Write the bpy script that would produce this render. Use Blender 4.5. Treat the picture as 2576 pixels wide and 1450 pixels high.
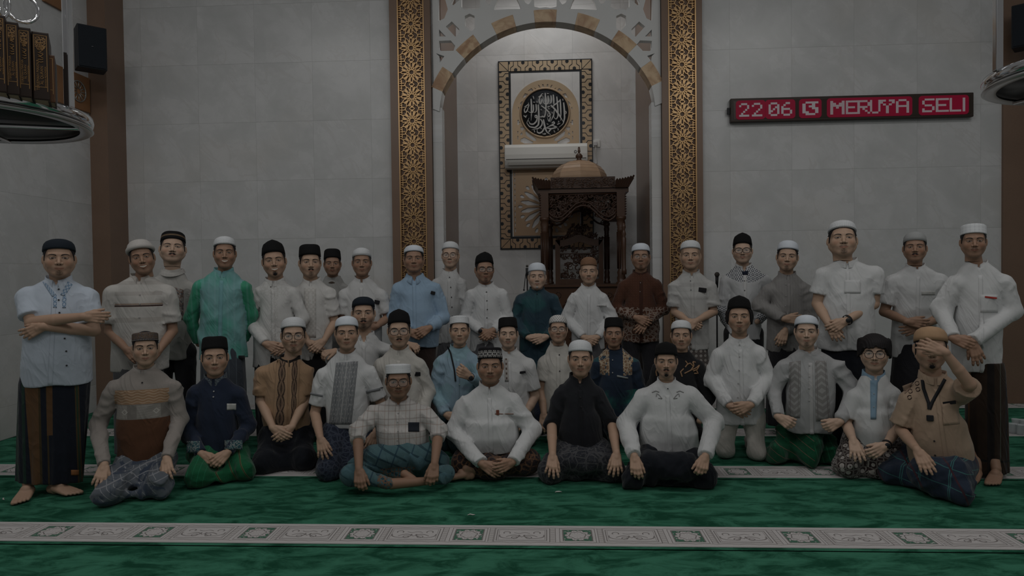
import bpy, bmesh, math, random
import numpy as np
from mathutils import Vector, Matrix

for o in list(bpy.data.objects): bpy.data.objects.remove(o)
SC = bpy.context.scene
COL = SC.collection

# ------------------------------------------------------------------ camera
F_PX, CAM_H, YAW, PITCH, ROLL = 1700.0, 1.48, .0529, .0212, .0125
_d = np.array([-math.sin(YAW)*math.cos(PITCH), math.cos(YAW)*math.cos(PITCH), -math.sin(PITCH)])
_r0 = np.array([math.cos(YAW), math.sin(YAW), 0.0]); _u0 = np.cross(_r0, _d)
_R = math.cos(ROLL)*_r0-math.sin(ROLL)*_u0; _U = math.sin(ROLL)*_r0+math.cos(ROLL)*_u0
CAMPOS = np.array([0, 0, CAM_H])
cd = bpy.data.cameras.new('camera'); cam = bpy.data.objects.new('camera', cd); COL.objects.link(cam)
cd.sensor_width = 36; cd.lens = F_PX/2576*36; cd.clip_start = .05; cd.clip_end = 60
cam.matrix_world = Matrix(((_R[0], _U[0], -_d[0], 0), (_R[1], _U[1], -_d[1], 0), (_R[2], _U[2], -_d[2], CAM_H), (0, 0, 0, 1)))
SC.camera = cam
def ray(x, y): return _d+(x-1288)/F_PX*_R-(y-725)/F_PX*_U
def at(x, y, Y):
    "the point of the photographed place seen at a pixel, at depth Y"
    v = ray(x, y); return CAMPOS+v*(Y/v[1])
def flo(x, y):
    v = ray(x, y); return CAMPOS+v*(-CAM_H/v[2])

# ------------------------------------------------------------------ world, lamps, exposure
W = bpy.data.worlds.new('room_light'); SC.world = W; W.use_nodes = True
W.node_tree.nodes['Background'].inputs[0].default_value = (1, .985, .965, 1)
W.node_tree.nodes['Background'].inputs[1].default_value = .56
def area(x, y, z, sx, sy, power, tx=0, ty=0, col=(1, .985, .96)):
    l = bpy.data.lights.new('unseen_overhead_lamp', 'AREA'); l.shape = 'RECTANGLE'; l.size = sx; l.size_y = sy
    l.energy = power; l.color = col
    o = bpy.data.objects.new('unseen_overhead_lamp', l); COL.objects.link(o); o.location = (x, y, z)
    o.rotation_euler = (math.radians(tx), math.radians(ty), 0)
    return o
for lx in (-3.4, 0, 3.4):
    area(lx, -.6, 5.3, 1.4, .7, 150, 22)
    area(lx, 3.6, 5.3, 1.4, .7, 115, 10)
area(0, 8.3, 5.3, 1.4, .5, 60)  # unseen lamp added to brighten the inside of the niche
SC.view_settings.view_transform = 'Standard'
SC.view_settings.look = 'None'
SC.view_settings.gamma = 1
SC.view_settings.use_curve_mapping = False
SC.view_settings.exposure = -2.55

# ------------------------------------------------------------------ object helpers
def tag(o, label=None, cat=None, group=None, kind=None):
    if label: o['label'] = label
    if cat: o['category'] = cat
    if group: o['group'] = group
    if kind: o['kind'] = kind
    return o
def empty(name, loc=(0, 0, 0), rz=0, label=None, cat=None, group=None):
    o = bpy.data.objects.new(name, None); COL.objects.link(o); o.location = loc; o.rotation_euler = (0, 0, rz)
    o.empty_display_size = .1
    return tag(o, label, cat, group)
def link(name, me, mat=None, parent=None, loc=None):
    o = bpy.data.objects.new(name, me); COL.objects.link(o)
    if mat is not None:
        for m in (mat if isinstance(mat, (list, tuple)) else [mat]): me.materials.append(m)
    if parent is not None: o.parent = parent
    if loc is not None: o.location = loc
    return o
def np_mesh(name, V, F, smooth=True, mi=None, attrs=None):
    me = bpy.data.meshes.new(name)
    V = np.asarray(V, np.float32); F = np.asarray(F, np.int32)
    me.vertices.add(len(V)); me.vertices.foreach_set('co', V.ravel())
    k = F.shape[1]
    me.loops.add(F.size); me.loops.foreach_set('vertex_index', F.ravel())
    me.polygons.add(len(F)); me.polygons.foreach_set('loop_start', np.arange(0, F.size, k, dtype=np.int32))
    if mi is not None: me.polygons.foreach_set('material_index', np.asarray(mi, np.int32))
    me.polygons.foreach_set('use_smooth', np.full(len(F), smooth))
    me.update(calc_edges=True); me.validate()
    if attrs:
        for n, a in attrs.items():
            a = np.asarray(a, np.float32)
            if a.ndim == 2:
                at_ = me.attributes.new(n, 'FLOAT_VECTOR', 'POINT'); at_.data.foreach_set('vector', a.ravel())
            else:
                at_ = me.attributes.new(n, 'FLOAT', 'POINT'); at_.data.foreach_set('value', a)
    return me
class MB:
    "collects faces and links them as one mesh object"
    def __init__(s): s.V = []; s.F = []; s.S = []
    def add(s, V, F, smooth=False):
        b = len(s.V); s.V += [tuple(map(float, v)) for v in V]; s.F += [tuple(b+i for i in f) for f in F]; s.S += [smooth]*len(F); return s
    def box(s, x0, x1, y0, y1, z0, z1):
        return s.add([(x, y, z) for x in (x0, x1) for y in (y0, y1) for z in (z0, z1)],
                     [(0, 1, 3, 2), (4, 6, 7, 5), (0, 4, 5, 1), (2, 3, 7, 6), (0, 2, 6, 4), (1, 5, 7, 3)])
    def bar(s, a, b, w, y0, y1):
        "flat bar between (x,z) points a and b, width w, from depth y0 to y1"
        a = np.array(a, float); b = np.array(b, float); d = b-a; L = np.hypot(*d)
        if L < 1e-6: return s
        d /= L; n = np.array([-d[1], d[0]])*w/2; a = a-d*w*.3; b = b+d*w*.3
        P = [a-n, a+n, b+n, b-n]
        return s.add([(p[0], y, p[1]) for y in (y0, y1) for p in P], [(0, 3, 2, 1), (4, 5, 6, 7), (0, 1, 5, 4), (1, 2, 6, 5), (2, 3, 7, 6), (3, 0, 4, 7)])
    def tube(s, pts, r, n=10, closed=False, caps=True):
        pts = [Vector(p) for p in pts]; m = len(pts); rr = r if hasattr(r, '__len__') else [r]*m
        V = []; up = None
        for i, p in enumerate(pts):
            if closed: t = (pts[(i+1) % m]-pts[i-1]).normalized()
            else: t = (pts[min(i+1, m-1)]-pts[max(i-1, 0)]).normalized()
            if up is None:
                up = t.orthogonal().normalized()
            up = (up-t*up.dot(t)).normalized(); v = t.cross(up)
            for k in range(n):
                a = 2*math.pi*k/n; V.append(p+(up*math.cos(a)+v*math.sin(a))*rr[i])
        F = []
        for i in range(m if closed else m-1):
            j = (i+1) % m
            for k in range(n): F.append((i*n+k, i*n+(k+1) % n, j*n+(k+1) % n, j*n+k))
        if not closed and caps: F += [tuple(range(n))[::-1], tuple((m-1)*n+k for k in range(n))]
        return s.add(V, F, True)
    def lathe(s, prof, c=(0, 0, 0), n=24, sx=1, sy=1, smooth=True, a0=0, a1=2*math.pi):
        full = abs(a1-a0-2*math.pi) < 1e-6; N = n if full else n+1
        V = [(c[0]+r*math.cos(a0+(a1-a0)*k/n)*sx, c[1]+r*math.sin(a0+(a1-a0)*k/n)*sy, c[2]+z) for r, z in prof for k in range(N)]
        F = []
        for i in range(len(prof)-1):
            for k in range(n):
                k2 = (k+1) % N
                F.append((i*N+k, i*N+k2, (i+1)*N+k2, (i+1)*N+k))
        return s.add(V, F, smooth)
    def build(s, name, mat=None, parent=None, loc=None):
        me = bpy.data.meshes.new(name); me.from_pydata(s.V, [], s.F); me.update()
        me.polygons.foreach_set('use_smooth', s.S)
        return link(name, me, mat, parent, loc)
def bevel(o, w=.004, seg=2):
    m = o.modifiers.new('bevel', 'BEVEL'); m.width = w; m.segments = seg; m.limit_method = 'ANGLE'; m.angle_limit = .7
    return o
def poly_solid(name, outer, holes, y0, y1, mat=None, parent=None, extra=()):
    "solid plate in the xz plane with holes; thickness from y0 to y1"
    cu = bpy.data.curves.new(name, 'CURVE'); cu.dimensions = '2D'; cu.fill_mode = 'BOTH'; cu.extrude = abs(y1-y0)/2
    for pl in [outer]+list(extra)+list(holes):
        sp = cu.splines.new('POLY'); sp.points.add(len(pl)-1)
        for p, q in zip(sp.points, pl): p.co = (q[0], q[1], 0, 1)
        sp.use_cyclic_u = True
    t = bpy.data.objects.new('t', cu); COL.objects.link(t)
    bpy.context.view_layer.update()
    me = bpy.data.meshes.new_from_object(t.evaluated_get(bpy.context.evaluated_depsgraph_get()))
    bpy.data.objects.remove(t); bpy.data.curves.remove(cu)
    me.materials.clear()
    me.transform(Matrix(((1, 0, 0, 0), (0, 0, -1, (y0+y1)/2), (0, 1, 0, 0), (0, 0, 0, 1))))
    me.name = name
    return link(name, me, mat, parent)
def text_mesh(txt, size, mat, name, parent, M, depth=.001):
    cu = bpy.data.curves.new(name, 'FONT'); cu.body = txt; cu.size = size; cu.extrude = depth; cu.align_x = 'CENTER'; cu.align_y = 'CENTER'
    t = bpy.data.objects.new('t', cu); COL.objects.link(t); bpy.context.view_layer.update()
    me = bpy.data.meshes.new_from_object(t.evaluated_get(bpy.context.evaluated_depsgraph_get()))
    bpy.data.objects.remove(t); bpy.data.curves.remove(cu); me.materials.clear(); me.transform(M)
    return link(name, me, mat, parent)

# ------------------------------------------------------------------ material helper: node expressions
class X:
    def __init__(s, nt, sock): s.nt = nt; s.k = sock
    def op(s, o, *a, clamp=False):
        n = s.nt.nodes.new('ShaderNodeMath'); n.operation = o; n.use_clamp = clamp
        for i, v in enumerate((s,)+a):
            if isinstance(v, X): s.nt.links.new(v.k, n.inputs[i])
            else: n.inputs[i].default_value = v
        return X(s.nt, n.outputs[0])
    def __add__(s, o): return s.op('ADD', o)
    __radd__ = __add__
    def __sub__(s, o): return s.op('SUBTRACT', o)
    def __rsub__(s, o): return (s*-1)+o
    def __mul__(s, o): return s.op('MULTIPLY', o)
    __rmul__ = __mul__
    def __truediv__(s, o): return s.op('DIVIDE', o)
    def abs(s): return s.op('ABSOLUTE')
    def sin(s): return s.op('SINE')
    def cos(s): return s.op('COSINE')
    def fl(s): return s.op('FLOOR')
    def fr(s): return s.op('FRACT')
    def sq(s): return s.op('MULTIPLY', s)
    def sqrt(s): return s.op('SQRT')
    def lt(s, o): return s.op('LESS_THAN', o)
    def gt(s, o): return s.op('GREATER_THAN', o)
    def mn(s, o): return s.op('MINIMUM', o)
    def mx(s, o): return s.op('MAXIMUM', o)
    def atan2(s, o): return s.op('ARCTAN2', o)
    def pp(s, o): return s.op('PINGPONG', o)
    def ss(s, a, b):
        n = s.nt.nodes.new('ShaderNodeMapRange'); n.interpolation_type = 'SMOOTHSTEP'; s.nt.links.new(s.k, n.inputs[0])
        if a < b: n.inputs[1].default_value = a; n.inputs[2].default_value = b
        else: n.inputs[1].default_value = b; n.inputs[2].default_value = a; n.inputs[3].default_value = 1; n.inputs[4].default_value = 0
        return X(s.nt, n.outputs[0])
    def band(s, a, b): return s.gt(a)*s.lt(b)
class Mat:
    def __init__(s, name, rough=.8, spec=.3, metal=0, sheen=0):
        s.m = bpy.data.materials.new(name); s.m.use_nodes = True; s.nt = s.m.node_tree; s.b = s.nt.nodes['Principled BSDF']
        s.b.inputs['Roughness'].default_value = rough; s.b.inputs['Metallic'].default_value = metal
        s.b.inputs['Specular IOR Level'].default_value = spec
        if sheen: s.b.inputs['Sheen Weight'].default_value = sheen
    def coords(s, kind='Object', attr=None):
        if attr: n = s.nt.nodes.new('ShaderNodeAttribute'); n.attribute_name = attr; o = n.outputs['Vector']
        else: n = s.nt.nodes.new('ShaderNodeTexCoord'); o = n.outputs[kind]
        s.vec = o
        q = s.nt.nodes.new('ShaderNodeSeparateXYZ'); s.nt.links.new(o, q.inputs[0])
        return tuple(X(s.nt, q.outputs[i]) for i in range(3))
    def attr(s, name):
        n = s.nt.nodes.new('ShaderNodeAttribute'); n.attribute_name = name; return X(s.nt, n.outputs['Fac'])
    def comb(s, x, y, z=0):
        n = s.nt.nodes.new('ShaderNodeCombineXYZ')
        for i, v in enumerate((x, y, z)):
            if isinstance(v, X): s.nt.links.new(v.k, n.inputs[i])
            else: n.inputs[i].default_value = v
        return n.outputs[0]
    def noise(s, scale, detail=3, vec=None, rough=.5, dist=0):
        n = s.nt.nodes.new('ShaderNodeTexNoise'); n.inputs['Scale'].default_value = scale; n.inputs['Detail'].default_value = detail
        n.inputs['Roughness'].default_value = rough; n.inputs['Distortion'].default_value = dist
        s.nt.links.new(vec or s.vec, n.inputs['Vector']); return X(s.nt, n.outputs['Fac'])
    def voro(s, scale, vec=None, feat='F1', rnd=1):
        n = s.nt.nodes.new('ShaderNodeTexVoronoi'); n.feature = feat; n.inputs['Scale'].default_value = scale; n.inputs['Randomness'].default_value = rnd
        s.nt.links.new(vec or s.vec, n.inputs['Vector']); return X(s.nt, n.outputs['Distance'])
    def mix(s, f, a, b):
        n = s.nt.nodes.new('ShaderNodeMix'); n.data_type = 'RGBA'
        def put(v, i):
            if isinstance(v, (tuple, list)): n.inputs[i].default_value = (*v[:3], 1)
            else: s.nt.links.new(v, n.inputs[i])
        s.nt.links.new(f.k, n.inputs[0]) if isinstance(f, X) else setattr(n.inputs[0], 'default_value', f)
        put(a, 6); put(b, 7); return n.outputs[2]
    def color(s, c):
        if isinstance(c, (tuple, list)): s.b.inputs['Base Color'].default_value = (*c[:3], 1)
        else: s.nt.links.new(c, s.b.inputs['Base Color'])
        return s
    def rough(s, x): s.nt.links.new(x.k, s.b.inputs['Roughness']); return s
    def bump(s, h, dist=.002, st=1):
        n = s.nt.nodes.new('ShaderNodeBump'); n.inputs['Distance'].default_value = dist; n.inputs['Strength'].default_value = st
        s.nt.links.new(h.k, n.inputs['Height']); s.nt.links.new(n.outputs[0], s.b.inputs['Normal']); return s
def rgb(r, g, b):
    "sRGB 0-255 to linear"
    return tuple(((c/255)/12.92 if c/255 <= .04045 else ((c/255+.055)/1.055)**2.4) for c in (r, g, b))
_pl = {}
def plain(name, c, rough=.7, metal=0, spec=.3, grain=0, gs=60):
    if name in _pl: return _pl[name]
    M = Mat(name, rough, spec, metal)
    if grain:
        M.coords(); n = M.noise(gs, 3); M.color(M.mix(n, tuple(v*(1-grain) for v in c), tuple(min(1, v*(1+grain)) for v in c)))
    else: M.color(c)
    _pl[name] = M.m; return M.m

# ================================================================== signed-distance sculpting
def surface_nets(f, lo, hi, h, chunk=400000):
    lo = np.array(lo, float); hi = np.array(hi, float)
    B = 6
    nb = np.maximum(1, np.ceil((hi-lo)/(h*B)).astype(int)); n = nb*B+1
    ax = [lo[i]+h*np.arange(n[i]) for i in range(3)]
    cc = [lo[i]+h*B*(np.arange(nb[i])+.5) for i in range(3)]
    G = np.stack(np.meshgrid(*cc, indexing='ij'), -1).reshape(-1, 3)
    D = f(G).reshape(nb)
    act = np.abs(D) < h*B*1.35
    big = np.repeat(np.repeat(np.repeat(np.where(D < 0, -1.0, 1.0), B, 0), B, 1), B, 2)
    val = np.pad(big, ((0, 1),)*3, mode='edge').astype(np.float32)
    o = np.arange(B+1); OI = np.stack(np.meshgrid(o, o, o, indexing='ij'), -1).reshape(-1, 3)
    bi = np.argwhere(act)
    per = max(1, chunk//len(OI))
    for s in range(0, len(bi), per):
        I = (bi[s:s+per, None, :]*B+OI[None]).reshape(-1, 3)
        P = np.stack([ax[0][I[:, 0]], ax[1][I[:, 1]], ax[2][I[:, 2]]], -1)
        val[I[:, 0], I[:, 1], I[:, 2]] = f(P)
    ins = val < 0
    c = ins[:-1, :-1, :-1].astype(np.int8)
    tot = sum(ins[a:n[0]-1+a, b:n[1]-1+b, d:n[2]-1+d].astype(np.int8) for a in (0, 1) for b in (0, 1) for d in (0, 1))
    cells = np.argwhere((tot > 0) & (tot < 8))
    if len(cells) == 0: return np.zeros((0, 3)), np.zeros((0, 4), int)
    idx = -np.ones(n-1, np.int32); idx[cells[:, 0], cells[:, 1], cells[:, 2]] = np.arange(len(cells))
    cv = {}
    for a in (0, 1):
        for b in (0, 1):
            for d in (0, 1): cv[a, b, d] = val[cells[:, 0]+a, cells[:, 1]+b, cells[:, 2]+d]
    acc = np.zeros((len(cells), 3)); cnt = np.zeros(len(cells))
    for A in cv:
        for k in range(3):
            if A[k]: continue
            Bq = list(A); Bq[k] = 1; Bq = tuple(Bq)
            va, vb = cv[A], cv[Bq]; m = (va < 0) != (vb < 0)
            t = np.where(m, va/np.where(m, va-vb, 1), 0)
            p = np.zeros((len(cells), 3)); p[:] = A; p[:, k] += t
            acc[m] += p[m]; cnt[m] += 1
    V = lo+h*(cells+acc/cnt[:, None])
    Fs = []
    for k in range(3):
        u, v = (k+1) % 3, (k+2) % 3
        sl0 = [slice(None)]*3; sl1 = [slice(None)]*3; sl0[k] = slice(0, -1); sl1[k] = slice(1, None)
        m = ins[tuple(sl0)] != ins[tuple(sl1)]
        e = np.argwhere(m); e = e[(e[:, u] > 0) & (e[:, v] > 0) & (e[:, u] < n[u]-1) & (e[:, v] < n[v]-1)]
        s0 = ins[e[:, 0], e[:, 1], e[:, 2]]
        def gi(du, dv):
            q = e.copy(); q[:, u] += du; q[:, v] += dv; return idx[q[:, 0], q[:, 1], q[:, 2]]
        a, b, c_, d = gi(-1, -1), gi(0, -1), gi(0, 0), gi(-1, 0)
        Q = np.stack([a, b, c_, d], -1); Q[~s0] = Q[~s0][:, ::-1]
        Fs.append(Q[(Q >= 0).all(1)])
    return V, np.concatenate(Fs)
def smin(a, b, k):
    h = np.clip(.5+.5*(b-a)/k, 0, 1); return b*(1-h)+a*h-k*h*(1-h)
def cone(p, a, b, ra, rb, sq=None):
    a = np.asarray(a, float); b = np.asarray(b, float)
    if sq is not None:
        s = np.array(sq); p = p/s; a = a/s; b = b/s
    ba = b-a; t = np.clip(((p-a)@ba)/max(ba@ba, 1e-9), 0, 1)
    q = p-a-t[:, None]*ba
    return np.sqrt((q*q).sum(1))-(ra+(rb-ra)*t)
def ell(p, c, r):
    q = (p-np.asarray(c))/np.asarray(r); L = np.sqrt((q*q).sum(1)); return (L-1)*min(r)
def folds(p, seed, amp, sc=1.0, aniso=(1, 1, 1)):
    rnd = np.random.RandomState(seed); d = np.zeros(len(p)); p = p*np.array(aniso)
    for i, (fq, am) in enumerate(((16, .5), (27, .55), (41, .38), (66, .22))):
        k = rnd.normal(size=3); k /= np.linalg.norm(k); m = rnd.normal(size=3); m /= np.linalg.norm(m)
        ph = rnd.uniform(0, 6.28)
        w = np.sin(p@m*fq*.35*sc+ph)*1.8
        mod = .5+.5*np.sin(p@m*fq*.21*sc+ph*2)
        d += am*(1-2*np.abs(np.sin((p@k)*fq*.5*sc+w+ph)))*mod
    return -d*amp

# ---------------------------------------------------------------- head template (metres, face towards -y)
def head_sdf(smile):
    def f(p):
        x = np.abs(p[:, 0]); q = np.stack([x, p[:, 1], p[:, 2]], -1)
        d = ell(q, (0, .012, .032), (.0790, .094, .080))
        d = smin(d, ell(q, (0, -.020, -.030), (.0690, .065, .079)), .03)
        d = smin(d, cone(q, (.0575, .012, -.048), (.018, -.058, -.096), .020, .0185), .03)
        d = smin(d, ell(q, (0, -.062, -.097), (.024, .019, .019)), .02)
        d = smin(d, ell(q, (.0450, -.048, -.028), (.024, .026, .025)), .02)
        d = smin(d, cone(q, (.012, -.078, .022), (.048, -.062, .022), .010, .009), .014)
        d = -smin(-d, ell(q, (.0325, -.099, .001), (.017, .014, .010)), .010)
        d = smin(d, ell(q, (.0325, -.0705, .000), (.0150, .0125, .0115)), .003)
        d = -smin(-d, cone(q, (.0195, -.0855, .0042), (.0460, -.0775, .0044), .0010, .0010), .002)
        d = smin(d, cone(q, (0, -.080, .006), (0, -.101, -.030), .0065, .0100), .010)
        d = smin(d, ell(q, (.0140, -.091, -.034), (.0085, .0095, .0078)), .005)
        d = -smin(-d, ell(q, (.0085, -.097, -.0425), (.0036, .005, .0028)), .003)
        mw, mz = (.030, .007) if smile else (.0235, .0015)
        d = smin(d, ell(q, (0, -.072, -.062), (.028, .018, .020)), .015)
        d = smin(d, cone(q, (.0, -.0895, -.0595), (mw-.003, -.078, -.0625+mz), .0042, .0025), .004)
        d = smin(d, cone(q, (.0, -.0885, -.0705-.003*smile), (mw-.004, -.078, -.0660+mz), .0055, .0028), .004)
        d = -smin(-d, cone(q, (0, -.0965, -.0648), (mw, -.0840, -.0645+mz), .0016, .0012), .002)
        if smile:
            d = smin(d, ell(q, (.040, -.060, -.036), (.017, .016, .013)), .012)
        e = ell(q-np.stack([(q[:, 1]-.012)*.40, q[:, 0]*0, q[:, 0]*0], -1), (.0825, .012, -.008), (.0070, .0150, .028))
        e = -smin(-e, ell(q, (.0880, .004, -.004), (.005, .008, .017)), .003)
        d = smin(d, e, .006)
        d = smin(d, cone(q, (0, .018, -.07), (0, .030, -.150), .053, .053), .025)
        return d
    return f
_HT = {}
HLO, HHI = (-.098, -.118, -.145), (.098, .118, .125)
def head_template(kind):
    if kind not in _HT: _HT[kind] = surface_nets(head_sdf(kind == 'smile'), HLO, HHI, .0027)
    return _HT[kind]
def patch_template(key, region, off, h=.003, kind='neutral'):
    if key not in _HT:
        f0 = head_sdf(kind == 'smile')
        f = lambda p: np.maximum(f0(p)-off(p) if callable(off) else f0(p)-off, region(p))
        _HT[key] = surface_nets(f, (HLO[0]-.03, HLO[1]-.02, -.20), (HHI[0]+.03, HHI[1]+.03, HHI[2]+.03), h)
    return _HT[key]
def reg_hair(low):
    def r(p):
        x, y, z = np.abs(p[:, 0]), p[:, 1], p[:, 2]
        line = np.interp(y, [-.11, -.075, -.05, -.035, -.01, .02, .05, .12], [.074, .070, .055, .016, -.014-low, -.02-low, -.058-low, -.07-low])
        ear = .0775-x
        sh = np.maximum(line-z, -(ear) if False else np.where((y > -.012) & (y < .036) & (z < .026), x-.0790, -1))
        inner = .060-np.sqrt((x/1.0)**2+(y-.01)**2+(np.maximum(z, 0)*.8)**2)
        return np.maximum(sh, np.minimum(inner, .02))
    return r
def hair_off(p): return .0022+.0008*np.sin(p[:, 0]*400+p[:, 1]*260)*np.sin(p[:, 2]*310)
def reg_must(p):
    x, y, z = np.abs(p[:, 0]), p[:, 1], p[:, 2]
    return np.maximum(np.sqrt(((x-.010)/1.7)**2+((z+.0535+x*.28))**2)-.0060, y+.05)
def reg_goat(p):
    x, y, z = np.abs(p[:, 0]), p[:, 1], p[:, 2]
    return np.maximum(np.sqrt((x/1.25)**2+(z+.098)**2+(y+.075)**2*.3)-.0165, y+.02)
def reg_beard(p):
    x, y, z = np.abs(p[:, 0]), p[:, 1], p[:, 2]
    a = np.maximum(z-np.interp(y, [-.1, -.06, -.02, .02], [-.083, -.078, -.058, -.02]), -(z+.12))
    return np.maximum(a, np.maximum(y-.0, .052-np.sqrt(x*x+(y-.02)**2)))
def reg_bowl(p):
    x, y, z = np.abs(p[:, 0]), p[:, 1], p[:, 2]
    line = np.interp(y, [-.11, -.07, -.05, -.03, .0, .05, .12], [.040, .036, .012, -.005, -.018, -.05, -.06])+.004*np.sin(p[:, 0]*230)*(y < -.05)+.012*np.exp(-((p[:, 0]-.012)/.018)**2)*(y < -.05)
    return line-z
def reg_long(p):
    x, y, z = np.abs(p[:, 0]), p[:, 1], p[:, 2]
    line = np.interp(y, [-.11, -.075, -.05, -.035, -.01, .12], [.074, .070, .055, .018, -.04, -.14])
    return line-z

# ---------------------------------------------------------------- hands and feet as prim lists
def nrm(v): v = np.asarray(v, float); return v/max(np.linalg.norm(v), 1e-9)
def hand_prims(w, tip, normal, side, curl=.35, spread=.12, s=1.0, thumb=.6):
    w = np.asarray(w, float); d = nrm(np.asarray(tip)-w); n = np.asarray(normal, float); n = nrm(n-d*(n@d)); lat = np.cross(d, n)*side
    P = []
    offs = (.0295, .0100, -.0095, -.0280); kl = (.088, .090, .086, .079)
    fl = (.068, .075, .070, .055); fr = (.0096, .0098, .0094, .0083)
    K = []
    for o, k in zip(offs, kl):
        b = w+lat*o*.62*s+d*.012*s; kn = w+(lat*o+d*k)*s+n*.004*s; K.append(kn); P.append((b, kn, .0150*s, .0115*s))
    P.append((w-d*.01, w+d*.03*s, .024*s, .022*s))
    for i in range(4):
        c = curl*(1+.12*(i-1)); ang = 0; q = K[i]; dd = nrm(d+lat*spread*(1.5-i)*.9)
        for L, ba, r0, r1 in ((.46, .55, 1, .93), (.30, 1.0, .93, .86), (.24, .75, .86, .74)):
            ang += c*ba; dv = dd*math.cos(ang)-n*math.sin(ang); e = q+dv*fl[i]*L*s
            P.append((q, e, fr[i]*r0*s, fr[i]*r1*s)); q = e
    t0 = w+(lat*.020+d*.018)*s; td = nrm(d*1.0+lat*thumb-n*.25); t1 = t0+td*.042*s; td2 = nrm(d*1.1+lat*thumb*.55-n*.35); t2 = t1+td2*.032*s; t3 = t2+nrm(td2-n*.2)*.024*s
    P += [(t0, t1, .0165*s, .0115*s), (t1, t2, .0110*s, .0098*s), (t2, t3, .0098*s, .0082*s)]
    return P
def foot_prims(heel, toe, side, s=1.0, leg=None):
    heel = np.asarray(heel, float); d = nrm(np.asarray(toe)-heel); lat = np.cross((0, 0, 1), d)*side; u = np.array((0, 0, 1.0)); P = []
    h = heel+u*.028*s
    P.append((h, h+d*.07*s+u*.02*s, .030*s, .034*s))
    for i, o in enumerate((.030, .012, -.006, -.022, -.036)):
        L = (.165, .168, .160, .150, .136)[i]; b = h+d*.05*s+lat*o*.5*s+u*.012*s; e = heel+(d*L+lat*o+u*.017)*s
        P.append((b, e, .026*s, (.017, .013, .0125, .012, .0115)[i]*s))
        tl = (.046, .042, .037, .031, .026)[i]; r = (.0135, .0098, .0092, .0088, .0085)[i]*s
        P.append((e, e+(d*tl*.6+u*-.003)*s, r, r)); P.append((e+(d*tl*.6-u*.003)*s, e+(d*tl-u*.007)*s, r, r*.92))
    ank = h+d*.035*s+u*.055*s; P.append((h+d*.03*s, ank, .033*s, .031*s))
    if leg is not None: P.append((ank, leg, .031*s, .045*s))
    return P
def prim_field(P, k=.006):
    A = np.array([p[0] for p in P]); 
    def f(p):
        d = None
        for a, b, ra, rb in P:
            c = cone(p, a, b, ra, rb); d = c if d is None else smin(d, c, k)
        return d
    return f
def prim_box(P, m=.02):
    A = np.array([p[0] for p in P]+[p[1] for p in P]); R = max(max(p[2], p[3]) for p in P)+m
    return A.min(0)-R, A.max(0)+R
def mesh_prims(P, h=.0035, k=.006):
    lo, hi = prim_box(P); return surface_nets(prim_field(P, k), lo, hi, h)
def smooth_mesh(V, F, it=2, lam=.5):
    for _ in range(it):
        acc = np.zeros_like(V); cnt = np.zeros(len(V))
        for a, b in ((0, 1), (1, 2), (2, 3), (3, 0)):
            np.add.at(acc, F[:, a], V[F[:, b]]); np.add.at(acc, F[:, b], V[F[:, a]])
            np.add.at(cnt, F[:, a], 1); np.add.at(cnt, F[:, b], 1)
        V = V*(1-lam)+lam*acc/np.maximum(cnt, 1)[:, None]
    return V

# ================================================================== the room
YW, YN = 7.6, 9.2
def px2(x, y, Y): p = at(x, y, Y); return (float(p[0]), float(p[2]))
def marble(name, x0=0.0, z0=0.0, tw=.667, c1=(.51, .52, .52), c2=(.61, .615, .62), axis='x'):
    M = Mat(name, .28, .32); x, y, z = M.coords(); u = x if axis == 'x' else y
    tid = ((u-x0)/tw).fl()*7.31+((z-z0)/tw).fl()*3.17
    vec = M.comb(u+z*.55+tid*.0, z-u*.35, tid*.6)
    n = M.noise(2.2, 5, vec, .6, .4); v = M.noise(1.3, 4, M.comb(u*1.6+z*1.3, (z-u*.9)*.5, tid*.35), .55, .9)
    vein = ((v-.5).abs()).ss(.022, .0)*n.ss(.35, .65)*.24
    c = M.mix(n.ss(.3, .7), c1, c2); c = M.mix(vein, c, (.41, .39, .37))
    c = M.mix(M.noise(1.1, 2, M.comb(u, z, 3.3)).ss(.5, .75)*.30, c, (.57, .54, .50))
    gx = ((u-x0)/tw).fr(); gz = ((z-z0)/tw).fr(); e = .0030
    g = (gx.lt(e)+gz.lt(e)).mn(1)
    c = M.mix(g*.5, c, (.34, .34, .33)); M.color(c)
    M.rough(n*.10+.22); M.bump(g*-1+1, .001); return M.m
m_wall = marble('marble_wall_tile', x0=-3.978, z0=at(640, 160, YW)[2])
m_niche = marble('marble_niche_tile', x0=-.93, z0=at(1220, 140, YN)[2], tw=.648, c1=(.64, .645, .645), c2=(.75, .75, .75))
m_side = marble('marble_side_tile', x0=7.27, axis='y', tw=.667, z0=.3)
def brown(name, c=(.20, .130, .092), rough=.32):
    M = Mat(name, rough, .4); M.coords(); n = M.noise(3, 4); g = M.noise(120, 2)
    M.color(M.mix(n*.5+g*.4, tuple(v*.75 for v in c), tuple(v*1.25 for v in c))); return M.m
m_brown = brown('brown_laminate'); m_brownd = brown('dark_brown_laminate', (.19, .118, .080)); m_wood = brown('carved_teak', (.045, .020, .011), .35); m_woodl = brown('turned_teak', (.078, .040, .024), .32)
m_white = plain('white_plaster', (.62, .625, .62), .6, grain=.05, gs=4)

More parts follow.
